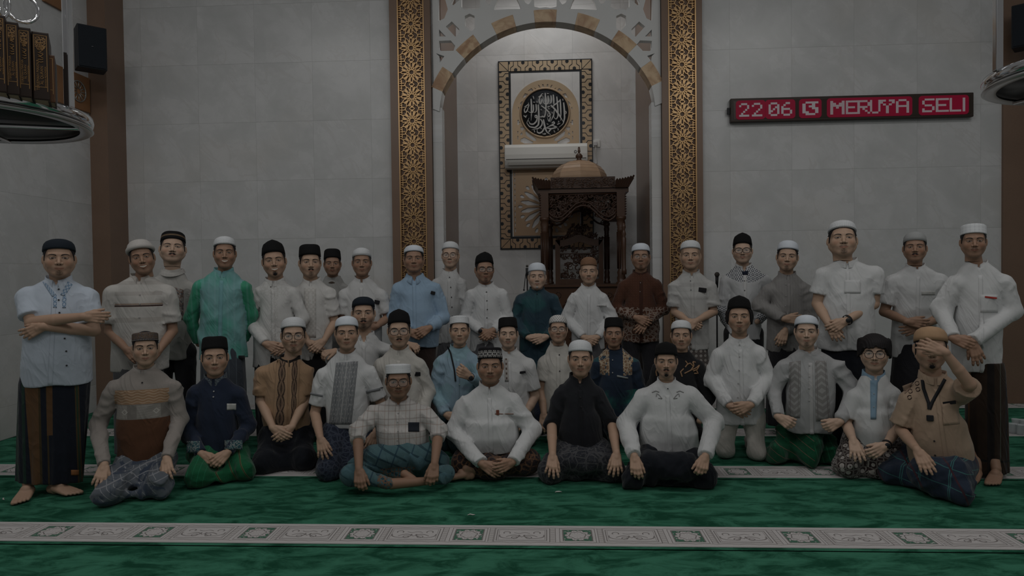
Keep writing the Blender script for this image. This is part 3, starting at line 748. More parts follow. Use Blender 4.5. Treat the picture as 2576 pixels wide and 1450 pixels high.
ca = MB(); ca.box(X_(1387), X_(1547), -.022, -.019, mz(473), mz(470)); scrolls(ca, X_(1389), X_(1545), mz(472), mz(449), -.024, 110, .004, 4, rs=(.014, .03)); ca.build('frieze_carving', m_woodl, pul)
for sg in (-1, 1):
    w = MB(); x_in = X_(1386) if sg < 0 else X_(1548); x_out = X_(1339) if sg < 0 else X_(1596); xb = xl if sg < 0 else xr
    for yy in (-.04, DP+.01):
        N = 7
        for i in range(N):
            u0, u1 = i/N, (i+1)/N
            za = mz(474); zt0 = mz(457)+(mz(447)-mz(457))*u0**1.5*1.0; 
            xa0, xa1 = x_in*(1-u0)+xb*u0, x_in*(1-u1)+xb*u1; xt0, xt1 = x_in*(1-u0)+x_out*u0, x_in*(1-u1)+x_out*u1
            V = [(xa0, yy, za), (xa1, yy, za), (xt1, yy-.03, zt0+.012), ((xt0+xt1)/2, yy-.035, zt0+.022), (xt0, yy-.03, zt0)]
            V += [(a, b+.03, c) for a, b, c in V]
            w.add(V, [(0, 1, 2, 3, 4), (9, 8, 7, 6, 5)]+[(k, k+5, (k+1) % 5+5, (k+1) % 5) for k in range(5)])
    # side wing
    for j in range(8):
        y0, y1 = j/8*DP, (j+1)/8*DP
        V = [(xb, y0, mz(474)), (xb, y1, mz(474)), (x_out, y1, mz(450)), (x_out, (y0+y1)/2, mz(447)), (x_out, y0, mz(451))]
        V += [(a-sg*.03, b, c) for a, b, c in V]
        w.add(V, [(0, 1, 2, 3, 4), (9, 8, 7, 6, 5)]+[(k, k+5, (k+1) % 5+5, (k+1) % 5) for k in range(5)])
    w.build('flared_cresting', m_wood, pul)
# corner boxes and capitals
for x0, x1 in ((1359, 1380), (1552, 1574)):
    for yy in (0, DP-.1):
        MB().box(X_(x0), X_(x1), yy, yy+.1, mz(546), mz(485)).build('corner_block', m_woodl, pul)
        s_ = MB(); 
        for k in range(9): s_.lathe([(0, -.010), (.009, -.006), (.011, 0), (.009, .006), (0, .010)], (X_(x0 if x0 < 1400 else x1)+(.0), yy-.004, mz(540)+(mz(490)-mz(540))*k/8), 8)
        s_.build('bead_row', m_wood, pul)
# openwork valance with ogee edge
def edge(u):  # u 0..1 -> px y of lower edge
    return float(np.interp(u, [0, .05, .12, .2, .3, .4, .5, .6, .68, .78, .88, .95, 1], [540, 552, 556, 553, 538, 522, 516, 520, 532, 550, 556, 551, 538]))
va = MB(); xs_ = np.linspace(X_(1380), X_(1552), 26)
va.tube([(x, .03, mz(edge(i/25))) for i, x in enumerate(xs_)], .014, 8); va.tube([(x, .02, mz(edge(i/25)-9)) for i, x in enumerate(xs_)], .012, 8)
va.tube([(X_(1380), .03, mz(488)), (X_(1552), .03, mz(488))], .014, 8)
scrolls(va, X_(1382), X_(1550), mz(548), mz(489), .03, 170, .0075, 9, inside=lambda x, z: z > mz(edge((x-X_(1380))/(X_(1552)-X_(1380))))+.01, rs=(.025, .055))
va.build('openwork_valance', m_wood, pul)
for yv in (DP-.05,):
    vb = MB(); vb.tube([(x, yv, mz(edge(i/25)-3)) for i, x in enumerate(xs_)], .012, 8); scrolls(vb, X_(1382), X_(1550), mz(548), mz(489), yv, 90, .0075, 19, inside=lambda x, z: z > mz(edge((x-X_(1380))/(X_(1552)-X_(1380))))+.01); vb.build('rear_valance', m_wood, pul)
def column(x0, x1, yy, yt, yb, mat):
    r = (X_(x1)-X_(x0))/2; c = (X_(x0)+X_(x1))/2; zt_, zb_ = mz(yt), mz(yb); H_ = zt_-zb_
    p = [(0, 0), (r*1.35, 0), (r*1.35, .04), (r*1.0, .05), (r*1.15, .09), (r*.95, .12), (r*1.1, .16), (r*.82, .19), (r*.88, H_*.5), (r*.92, H_-.17), (r*1.05, H_-.16), (r*.85, H_-.145), (r*1.0, H_-.13), (r*.9, H_-.12), (r*1.15, H_-.08), (r*.95, H_-.045), (r*1.3, H_-.03), (r*1.35, H_), (0, H_)]
    m = MB().lathe(p, (0, 0, 0), 20); o = m.build('column', mat, pul); o.location = (c, yy, zb_)
    d = MB()
    for k in range(10):
        a = 2*math.pi*k/10
        d.tube([(c+r*.93*math.cos(a), yy+r*.93*math.sin(a), zb_+.2), (c+r*.96*math.cos(a), yy+r*.96*math.sin(a), zb_+H_*.5), (c+r*1.0*math.cos(a), yy+r*1.0*math.sin(a), zt_-.18)], .006, 6)
    d.build('fluting', m_wood, pul)
column(1360, 1379, .05, 546, 720, m_woodl); column(1553, 1573, .05, 546, 720, m_woodl)
column(1385, 1400, DP-.05, 546, 720, m_wood) if False else None
column(1535, 1549, DP-.05, 549, 720, m_wood); column(1377, 1391, DP-.05, 549, 720, m_wood)
# newel post
MB().lathe([(0, 0), (.028, 0), (.028, .05), (.02, .07), (.024, .3), (.026, .42), (.018, .44), (.027, .47), (.018, .5), (.014, .52), (.024, .55), (.018, .58), (.004, .60), (0, .60)], n=16).build('newel_post', m_woodl, pul).location = (X_(1566), -.12, mz(692))
# seat back with crest
YB = .62
def X2(x): return float(at(x, 650, YM+YB)[0])-MC
def Z2(y): return mz(y, YM+YB)
sb = MB(); a, b, c, d = X2(1397), X2(1517), X2(1409), X2(1506)
sb.box(a, c, YB-.03, YB+.03, Z2(716), Z2(604)); sb.box(d, b, YB-.03, YB+.03, Z2(716), Z2(604)); sb.box(c, d, YB-.03, YB+.03, Z2(716), Z2(702))
N = 20
tp = [(a+(b-a)*i/N, Z2(604)+(Z2(591)-Z2(604))*math.exp(-((i/N-.5)/.2)**2)) for i in range(N+1)]; bt = [(c+(d-c)*i/N, Z2(620)+(Z2(609)-Z2(620))*math.exp(-((i/N-.5)/.25)**2)) for i in range(N+1)]
V = []; 
for (p, q) in zip(tp, bt): V += [(p[0], YB-.03, p[1]), (q[0], YB-.03, q[1]), (q[0], YB+.03, q[1]), (p[0], YB+.03, p[1])]
sb.add(V, [(i*4+k, i*4+(k+1) % 4, (i+1)*4+(k+1) % 4, (i+1)*4+k) for i in range(N) for k in range(4)])
sb.build('seat_back_frame', m_woodl, pul)
cv = MB(); scrolls(cv, c+.01, d-.01, Z2(700), Z2(640), YB, 60, .008, 33, rs=(.03, .06)); scrolls(cv, c+.01, d-.01, Z2(636), Z2(620), YB, 36, .006, 5, rs=(.015, .03))
cv.box(c, d, YB-.015, YB+.015, Z2(640), Z2(637)); cv.tube([((c+d)/2, YB, Z2(701)), ((c+d)/2+.02, YB, Z2(670)), ((c+d)/2, YB, Z2(640))], .01, 8); cv.build('seat_back_carving', m_wood, pul)
cr = MB(); scrolls(cr, a, b, Z2(604), Z2(559), YB, 120, .010, 7, inside=lambda x, z: z < Z2(600)+(Z2(558)-Z2(600))*math.exp(-((x-(a+b)/2)/.16)**2), rs=(.02, .04)); cr.build('crest_carving', m_wood, pul)
ds = MB(); ds.box(X_(1345), X_(1580), -.02, DP, 0, mz(722)); ds.box(X_(1340), X_(1585), -.05, DP+.02, mz(722), mz(716)); ds.build('platform', m_woodl, pul)
dc = MB(); scrolls(dc, X_(1350), X_(1575), .1, mz(730), -.024, 120, .008, 71, rs=(.03, .07)); dc.build('platform_carving', m_wood, pul)

# ---------------------------------------------------------------- microphones on stands
def micstand(px, py, Y, label, ball=.026, thin=False):
    p = at(px, py, Y); r = empty('microphone_stand', (p[0], p[1], 0), 0, label, 'microphone')
    m = plain('mic_black', (.015, .015, .017), .5)
    MB().tube([(0, 0, .012), (0, 0, p[2]-.12)], .008, 10).build('pole', m, r)
    MB().lathe([(0, .006), (.11, .006), (.11, .016), (.02, .022), (.01, .03), (0, .03)], n=24).build('base', m, r)
    MB().tube([(0, 0, p[2]-.13), (0, -.01, p[2]-.02)], [.012, .016], 12).build('microphone_body', m, r)
    MB().lathe([(0, -ball), (ball*.7, -ball*.7), (ball, 0), (ball*.7, ball*.7), (0, ball)], n=16).build('foam_head', plain('mic_foam', (.06, .055, .05), .95, grain=.3, gs=200), r).location = (0, -.012, p[2])
    if thin:
        g = at(px-8, py+60, Y-.02)-p
        MB().tube([(0, 0, p[2]-.02), (g[0]*.5, -.01, p[2]-.10), (g[0], -.02, p[2]+g[2])], .004, 8).build('gooseneck', m, r)
        MB().lathe([(0, -.012), (.012, 0), (0, .012)], n=10).build('gooseneck_tip', m, r).location = (g[0], -.02, p[2]+g[2])
micstand(1803, 691, 6.75, 'round-headed microphone on a stand between the grey striped shirt and the patterned yoke shirt')
micstand(1326, 670, 7.1, 'slim microphone stand left of the elderly man in dark teal', .014, True)

# ---------------------------------------------------------------- LED display
FONT = {'0': '01110 10001 10011 10101 11001 10001 01110', '2': '01110 10001 00001 00010 00100 01000 11111', '6': '00110 01000 10000 11110 10001 10001 01110', 'M': '10001 11011 11111 10101 10001 10001 10001',
        'E': '11111 10000 10000 11110 10000 10000 11111', 'R': '11110 10001 10001 11110 10100 10010 10001', 'U': '10001 10001 10001 10001 10001 10001 01110', 'Y': '11011 10001 01010 00100 00100 00100 00100', 'A': '01110 10001 10001 11111 10001 10001 10001',
        'S': '01111 10000 10000 01110 00001 10001 11110', 'L': '10000 10000 10000 10000 10000 10000 11111', 'I': '00100 00100 00100 00100 00100 00100 00100', '#': '01111 10010 10110 10011 10001 11001 01110'}
YD = YW-.075
lx0, lz1 = px2(1838, 248, YD); lx1, _ = px2(2450, 231, YD); lz0 = px2(1838, 308, YD)[1]
led = empty('led_display', ((lx0+lx1)/2, YW, (lz0+lz1)/2), 0, 'long dark LED display with glowing red dot-matrix text on the right wall', 'sign')
lw, lh = (lx1-lx0)/2, (lz1-lz0)/2
bevel(MB().box(-lw, lw, -.075, -.012, -lh, lh).build('case', plain('led_case', (.035, .024, .018), .4), led), .008, 3)
MB().box(-lw+.03, lw-.03, -.078, -.07, -lh+.03, lh-.03).build('smoked_screen', plain('led_screen', (.035, .022, .015), .25), led)
MB().box(-lw-.03, -lw, -.05, -.03, -.035, .035).build('hinge', plain('mic_black', (.015, .015, .017)), led)
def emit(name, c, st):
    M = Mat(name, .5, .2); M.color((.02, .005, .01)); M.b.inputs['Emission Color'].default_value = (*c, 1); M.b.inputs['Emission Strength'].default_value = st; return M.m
m_dot = emit('led_dot', (1, .93, .95), .78); m_glow = emit('led_halo_paint', (.78, .008, .075), .62)
lx = lambda x: float(at(x, 268, YD)[0])-(lx0+lx1)/2
CH = [('2', 1859, 1884), ('2', 1891, 1917), ('0', 1933, 1960), ('6', 1965, 1992), ('#', 2018, 2058), ('M', 2088, 2124), ('E', 2127, 2156), ('R', 2156, 2188), ('U', 2188, 2214), ('Y', 2213, 2250), ('A', 2253, 2286), ('S', 2319, 2350), ('E', 2353, 2386), ('L', 2388, 2417), ('I', 2408, 2440)]
hz = .073
def rrect(x0, x1, z0, z1, r, y0, y1, mb):
    P = []
    for cx, cz, a in ((x1-r, z1-r, 0), (x0+r, z1-r, 90), (x0+r, z0+r, 180), (x1-r, z0+r, 270)):
        for k in range(6): t = math.radians(a+18*k); P.append((cx+r*math.cos(t), cz+r*math.sin(t)))
    n = len(P); mb.add([(p[0], y, p[1]) for y in (y0, y1) for p in P], [tuple(range(n))]+[(i, (i+1) % n, n+(i+1) % n, n+i) for i in range(n)])
halo_spans = [(1859, 1917), (1933, 1992), (2018, 2058), (2088, 2286), (2319, 2428)]
for a_, b_ in halo_spans:
    mb = MB(); rrect(lx(a_)-.035, lx(b_)+.035, -hz-.030, hz+.030, .035, -.0805, -.077, mb); mb.build('painted_halo', m_glow, led)  # red halo around the lit text, painted as emissive plates
for ch, a_, b_ in CH:
    rows = FONT[ch].split(); mb = MB(); x0, x1 = lx(a_), lx(b_); cw = (x1-x0)/5; rh = 2*hz/7; wide = a_ < 2060
    for j, row in enumerate(rows):
        for i, v in enumerate(row):
            if v == '1':
                X0, Z1 = x0+i*cw, hz-j*rh; nn = 3
                for p_ in range(nn):
                    for q_ in range(nn):
                        cxx, czz = X0+cw*(p_+.5)/nn, Z1-rh*(q_+.5)/nn; r_ = (.49 if wide else .40)
                        mb.box(cxx-cw/nn*r_, cxx+cw/nn*r_, -.0835, -.080, czz-rh/nn*r_, czz+rh/nn*r_)
    mb.build('lit_character', m_dot, led)

# ---------------------------------------------------------------- wall speakers
def speaker(px, py, Y, w, h, d, rz, label):
    p = at(px, py, Y); r = empty('wall_speaker', (p[0], p[1], p[2]), rz, label, 'speaker', 'black wall speakers')
    bevel(MB().box(-w/2, w/2, -d/2, d/2, -h/2, h/2).build('cabinet', plain('speaker_black', (.010, .012, .016), .5), r), .008, 2)
    g = Mat('speaker_grille_%d' % px, .7, .2); g.coords(); g.color((.014, .018, .024)); g.bump(g.voro(260), .002)
    bevel(MB().box(-w/2+.012, w/2-.012, -d/2-.012, -d/2, -h/2+.012, h/2-.012).build('grille', g.m, r), .004, 2)
    MB().lathe([(0, .003), (.010, .003), (.010, 0)], n=12).build('badge', plain('badge', (.35, .35, .35), .3, .5), r).location = (0, -d/2-.012, 0)
    MB().box(-.03, .03, d/2-.02, d/2+.12, -.06, .06).build('bracket', plain('mic_black', (.015, .015, .017)), r)
speaker(228, 125, 6.85, .265, .44, .20, .76, 'black box speaker high on the left corner pilaster')
speaker(2590, 66, 7.3, .28, .44, .20, -.72, 'black box speaker at the right edge, behind the chrome shelf')
# wooden plates on the left wall
def wplate(Ya, Yb, x_edge, yt, yb, label, emb=True):
    zt_, zb_ = at(x_edge, yt, Yb)[2], at(x_edge, yb, Yb)[2]
    r = empty('wall_plaque', (-5.05, (Ya+Yb)/2, (zt_+zb_)/2), math.pi/2, label, 'plaque', 'wooden plaques on the left wall'); hw, hh = (Yb-Ya)/2, (zt_-zb_)/2
    bevel(MB().box(-hw, hw, -.03, 0, -hh, hh).build('board', plain('plaque_wood', (.26, .13, .06), .45, grain=.2, gs=6), r), .006)
    mb = MB(); mb.tube([(hw-.19+.11*math.cos(t), -.035, .11*math.sin(t)) for t in np.linspace(0, 2*math.pi, 25)[:-1]], .008, 6, closed=True)
    for k in range(12): a = k*math.pi/6; mb.tube([(hw-.19+.03*math.cos(a), -.035, .03*math.sin(a)), (hw-.19+.11*math.cos(a), -.035, .11*math.sin(a))], .005, 6)
    if emb:
        mb.build('round_emblem', plain('pewter', (.35, .34, .32), .35, .7), r)
        l = MB(); l.tube([(-hw+.18, -.035, .12), (-hw+.18, -.035, -.1)], .010, 6); l.tube([(-hw+.05, -.035, .05), (-hw+.12, -.035, .09), (-hw+.14, -.035, -.05)], .010, 6); l.tube([(-hw+.22, -.035, .10), (-hw+.30, -.035, .13)], .008, 6)
        l.build('raised_lettering', plain('pewter', (.35, .34, .32), .35, .7), r)
wplate(6.35, 7.25, 238, 197, 285, 'brown wooden plaque with a round pewter emblem on the left wall')
wplate(6.6, 6.95, 200, -60, 35, 'orange-brown wooden plaque cut by the top edge of the photo, on the left wall', False)

# ---------------------------------------------------------------- chrome book shelves round the columns
m_chr = plain('chrome', (.72, .73, .75), .10, 1.0); m_chr2 = plain('brushed_chrome', (.5, .5, .5), .28, 1.0)
m_dark = plain('shelf_board', (.02, .02, .022), .35)
def shelf(cx_, cy_, cz_, R, label, ang_posts, scroll=None):
    r = empty('column_shelf', (cx_, cy_, cz_), 0, label, 'shelf', 'chrome shelves round the columns')
    MB().lathe([(R-.012, .0), (R, .004), (R+.004, .02), (R, .038), (R-.012, .042), (R-.016, .0)], n=72).build('rim_band', m_chr, r)
    MB().lathe([(R-.048, -.016), (R-.008, -.020), (R+.003, -.014), (R-.004, -.003), (R-.045, -.006), (R-.048, -.016)], n=72).build('lower_ring', m_chr2, r)
    MB().lathe([(0, .0), (R-.01, .0), (R-.01, .012), (0, .012)], n=72).build('shelf_plate', m_dark, r)
    for k in range(4):
        a = k*math.pi/2+.35; MB().tube([(0, 0, -.018), ((R-.04)*math.cos(a), (R-.04)*math.sin(a), -.018)], .009, 8).build('support_bar', m_chr, r)
    for a in ang_posts:
        c, s_ = math.cos(a)*(R-.0), math.sin(a)*(R-.0)
        b = MB().box(-.013, .013, -.016, .016, .03, 5.9-cz_).build('post', m_chr, r); b.location = (c, s_, 0); b.rotation_euler[2] = a; bevel(b, .006, 3)
    MB().lathe([(R-.01, 1.15), (R+.004, 1.155), (R+.004, 1.19), (R-.01, 1.195), (R-.01, 1.15)], n=72).build('upper_rim', m_chr, r)
    if scroll:
        for a in scroll:
            c, s_ = math.cos(a)*(R-.05), math.sin(a)*(R-.05); mb = MB()
            def cir(x, z, q, t=.007): mb.tube([(x+q*math.cos(u), 0, z+q*math.sin(u)) for u in np.linspace(0, 2*math.pi, 25)[:-1]], t, 8, closed=True)
            cir(0, .36, .082, .008); cir(0, .36, .022, .010); cir(-.12, .36, .05); cir(.12, .36, .05); cir(0, .50, .06); cir(-.1, .53, .05); cir(.1, .53, .05)
            for k in range(6): u = k*math.pi/3+.3; mb.tube([(.02*math.cos(u), 0, .36+.02*math.sin(u)), (.055*math.cos(u+.3), -.01, .36+.055*math.sin(u+.3)), (.08*math.cos(u), 0, .36+.08*math.sin(u))], [.008, .011, .006], 8)
            for k in range(10): u = k*math.pi/5; mb.tube([(.008*math.cos(u), -.012, .36+.008*math.sin(u)), (.028*math.cos(u), -.014, .36+.028*math.sin(u))], [.004, .006], 6)
            mb.tube([(-.15, 0, .27), (-.06, 0, .285), (0, 0, .275), (.06, 0, .285), (.15, 0, .27)], .008, 8)
            o = mb.build('scrollwork', m_chr, r); o.location = (c, s_, 0); o.rotation_euler[2] = a+math.pi/2
    return r
SY = 2.55
ls = at(-78, 300, SY); Rl = float(np.linalg.norm((at(188, 318, SY+.02)-ls)[:2]))
shelf(float(ls[0]), float(ls[1]), float(ls[2]), Rl, 'round chrome book shelf at the upper left, holding brown books', [math.radians(-1), math.radians(-100), math.radians(120)], [math.radians(-42)])
rs = at(2780, 190, 2.7); Rr = float(np.linalg.norm((at(2507, 212, 2.72)-rs)[:2]))
shelf(float(rs[0]), float(rs[1]), float(rs[2]), Rr, 'round chrome book shelf cut off by the right edge of the photo', [math.radians(178), math.radians(-70), math.radians(60)], None)
# books
m_book = plain('book_leather', (.028, .017, .012), .45, grain=.2, gs=30); m_gilt = plain('gilt', (.34, .20, .085), .4, .4); m_pages = plain('pages', (.30, .24, .16), .8)
def book(pxm, pyt, pyb, Y, w, label, plainone=False):
    pb, pt = at(pxm, pyb, Y), at(pxm, pyt, Y); h = pt[2]-pb[2]; zf = float(ls[2])+.042
    h = max(.12, pt[2]-zf); rz = .60
    r = empty('book', (pb[0], pb[1], zf-.03), rz, label, 'book', 'brown gilt books on the chrome shelf')
    h += .03; d = .17
    bevel(MB().box(-w/2, w/2, 0, .012, 0, h).build('spine', m_book if not plainone else plain('book_brown', (.10, .045, .02), .5), r), .004, 3)
    for s_ in (-1, 1): MB().box(min(s_*w/2, s_*(w/2-.003)), max(s_*w/2, s_*(w/2-.003)), .004, d, 0, h).build('cover', m_book, r)
    MB().box(-w/2+.003, w/2-.003, .01, d-.006, .004, h-.004).build('page_block', m_pages, r)
    g = MB(); t = .0022
    for s_ in (-1, 1): g.box(s_*(w/2-.006)-t/2, s_*(w/2-.006)+t/2, -.0012, .001, .03, h-.012)
    g.box(-w/2+.006, w/2-.006, -.0012, .001, h-.014, h-.012); g.box(-w/2+.006, w/2-.006, -.0012, .001, .044, .046); g.build('gilt_border', m_gilt, r)
    if plainone: return
    rt = Matrix(((0, -1, 0, 0), (0, 0, -1, -.0008), (1, 0, 0, 0), (0, 0, 0, 1)))
    def T(txt, sz, x, z): text_mesh(txt, sz, m_gilt, 'gilt_text', r, Matrix.Translation((x, 0, z))@rt, .0006)
    T('TERJEMAH MAKNA', w*.26, -w*.17, h*.36); T('AL QURAN', w*.26, w*.06, h*.36); T('BAHASA INDONESIA', w*.16, w*.28, h*.34)
    orn = MB(); zc_ = h-.014
    orn.add([(-w/2+.009, -.0014, zc_-.004), (w/2-.009, -.0014, zc_-.004), (w/2-.009, -.0014, zc_-.040), (0, -.0014, zc_-.060), (-w/2+.009, -.0014, zc_-.040)], [(0, 4, 3, 2, 1)])
    orn.build('gilt_ornament', _orn, r)
    cm = MB(); rnd = random.Random(3)
    for k in range(9): 
        z_ = h*.56+k*.008; cm.tube([(-w*.16, -.001, z_), (0, -.0016, z_+.005*rnd.uniform(-1, 1)), (w*.16, -.001, z_+.004*rnd.uniform(-1, 1))], .0016, 5)
    cm.build('gilt_script', m_gilt, r)
M = Mat('gilt_arabesque', .4, .4, .3); M.coords(); q = M.voro(120, feat='DISTANCE_TO_EDGE'); M.color(M.mix(q.ss(.06, .14), (.34, .20, .085), (.04, .022, .014))); _orn = M.m
book(0, 36, 226, 2.235, .038, 'gilt-lettered brown book at the very left edge of the chrome shelf')
book(33, 54, 238, 2.27, .038, 'gilt-lettered brown book second from the left edge of the chrome shelf')
book(64, 68, 250, 2.305, .038, 'gilt-lettered brown book third from the left edge of the chrome shelf')
book(105, 80, 262, 2.345, .050, 'widest gilt-lettered brown book, rightmost of the lettered ones on the shelf')
book(131, 138, 272, 2.385, .022, 'short slim tan book at the right end of the book row', True)
# cups on the carpet at the right
for i, (x, y) in enumerate(((2548, 1092), (2566, 1095), (2556, 1080), (2574, 1082))):
    p = flo(x, y); o = MB().lathe([(0, 0), (.026, 0), (.036, .085), (.038, .087), (.036, .089), (.024, .004), (0, .004)], n=20).build('plastic_cup', None)
    M_ = plain('clear_plastic', (.7, .74, .76), .15); M_.node_tree.nodes['Principled BSDF'].inputs['Alpha'].default_value = .45
    o.data.materials.append(M_); o.location = (p[0], p[1], .004)
    tag(o, ['clear plastic cup nearest the standing man at the right, behind his sarong', 'clear plastic cup standing second from the left by the right wall', 'clear plastic cup in the back of the cluster, left one', 'clear plastic cup at the right edge of the photo'][i], 'cup', 'plastic water cups')

# ================================================================== people
def skin_mat(tone, brow=1.0, teeth=False, stub=.25, must=0, goat=0):
    key = ('skin', tone, brow, teeth, stub, must, goat)
    if key in _pl: return _pl[key]
    M = Mat('skin', .55, .35); x, y, z = M.coords(attr='hc'); ax = x.abs(); dx = ax-.0325
    front = y.lt(-.045)
    n = M.noise(45, 3); c = M.mix(n, tuple(v*.86 for v in tone), tuple(min(1, v*1.12) for v in tone))
    red = tuple((tone[0]*1.02, tone[1]*.80, tone[2]*.74))
    ck = (((dx-.010).sq()+(z+.030).sq()).sqrt()).ss(.026, .006)*front*.55
    c = M.mix(ck, c, red)
    st = (z.ss(-.045, -.062)*front*(ax.lt(.06)))*stub
    c = M.mix(st, c, tuple(v*.42 for v in tone))
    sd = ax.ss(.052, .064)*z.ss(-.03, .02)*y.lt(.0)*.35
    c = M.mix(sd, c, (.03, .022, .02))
    hz_ = M.noise(260, 2, M.comb(x*1.0, y, z*.35))
    if must:
        q = (((ax-.012)/1.9).sq()+(z+.0545+ax*.22).sq()).sqrt().ss(.0085, .0040)*front*hz_.ss(.25, .5)
        c = M.mix(q*must, c, (.022, .015, .012))
    if goat:
        q = ((ax/1.35).sq()+(z+.094).sq()*.8).sqrt().ss(.019, .008)*front*hz_.ss(.25, .55)
        c = M.mix(q*goat, c, (.025, .018, .014))
    mw, mz = (.030, .22) if teeth else (.0245, .05)
    lipz = z+.0655-ax.sq()*(9 if teeth else 4)
    li = ((ax/mw).sq()+(lipz/(.0105 if teeth else .0082)).sq()).ss(1.15, .8)*front
    c = M.mix(li*.75, c, tuple(tone[i]*(.72, .50, .48)[i] for i in range(3)))
    if teeth:
        te = ((ax/(mw*.80)).sq()+((lipz-.0012)/.0048).sq()).ss(1.1, .85)*front
        c = M.mix(te, c, (.62, .58, .50))
    ln = ((ax/mw).sq()+(lipz/.0014).sq()).lt(1)*front
    if not teeth: c = M.mix(ln*.8, c, (.05, .02, .015))
    # eyes
    ezz = z-.0008; eh = .0034 if teeth else .0041
    e = (dx/.0145).sq()+(ezz/eh).sq()
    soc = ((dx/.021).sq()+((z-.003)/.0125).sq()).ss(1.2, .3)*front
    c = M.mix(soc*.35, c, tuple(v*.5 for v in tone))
    lash = e.ss(2.0, 1.15)*z.gt(-.001)*front
    c = M.mix(lash*.9, c, (.018, .012, .01))
    c = M.mix(e.ss(1.5, 1.1)*z.lt(0)*front*.5, c, (.05, .03, .025))
    c = M.mix(e.ss(1.12, .95)*front, c, (.27, .235, .21))
    ir = (dx.sq()+(z-.0014).sq()).sqrt()
    c = M.mix(ir.ss(.0070, .0058)*e.lt(1.05)*front, c, (.022, .012, .008))
    # brows
    bz = z-(.0225+(ax-.014)*.03-(ax-.034).sq()*12)
    hw = (ax-.055)*-.05+.0026
    b = (bz.abs()/hw).ss(1.25, .6)*ax.ss(.010, .015)*ax.ss(.058, .050)*front
    c = M.mix(b*brow, c, (.020, .014, .012))
    c = M.mix((ax-.0075).sq().op('ADD', (z+.0415).sq()).sqrt().ss(.0042, .002)*front, c, (.04, .015, .01))
    M.color(c); _pl[key] = M.m
    return M.m

def rotm(yaw, pitch, roll):
    cy, sy = math.cos(yaw), math.sin(yaw); cp, sp = math.cos(pitch), math.sin(pitch); cr, sr = math.cos(roll), math.sin(roll)
    Rz = np.array([[cy, -sy, 0], [sy, cy, 0], [0, 0, 1]]); Rx = np.array([[1, 0, 0], [0, cp, -sp], [0, sp, cp]]); Ry = np.array([[cr, 0, sr], [0, 1, 0], [-sr, 0, cr]])
    return Rz@Rx@Ry

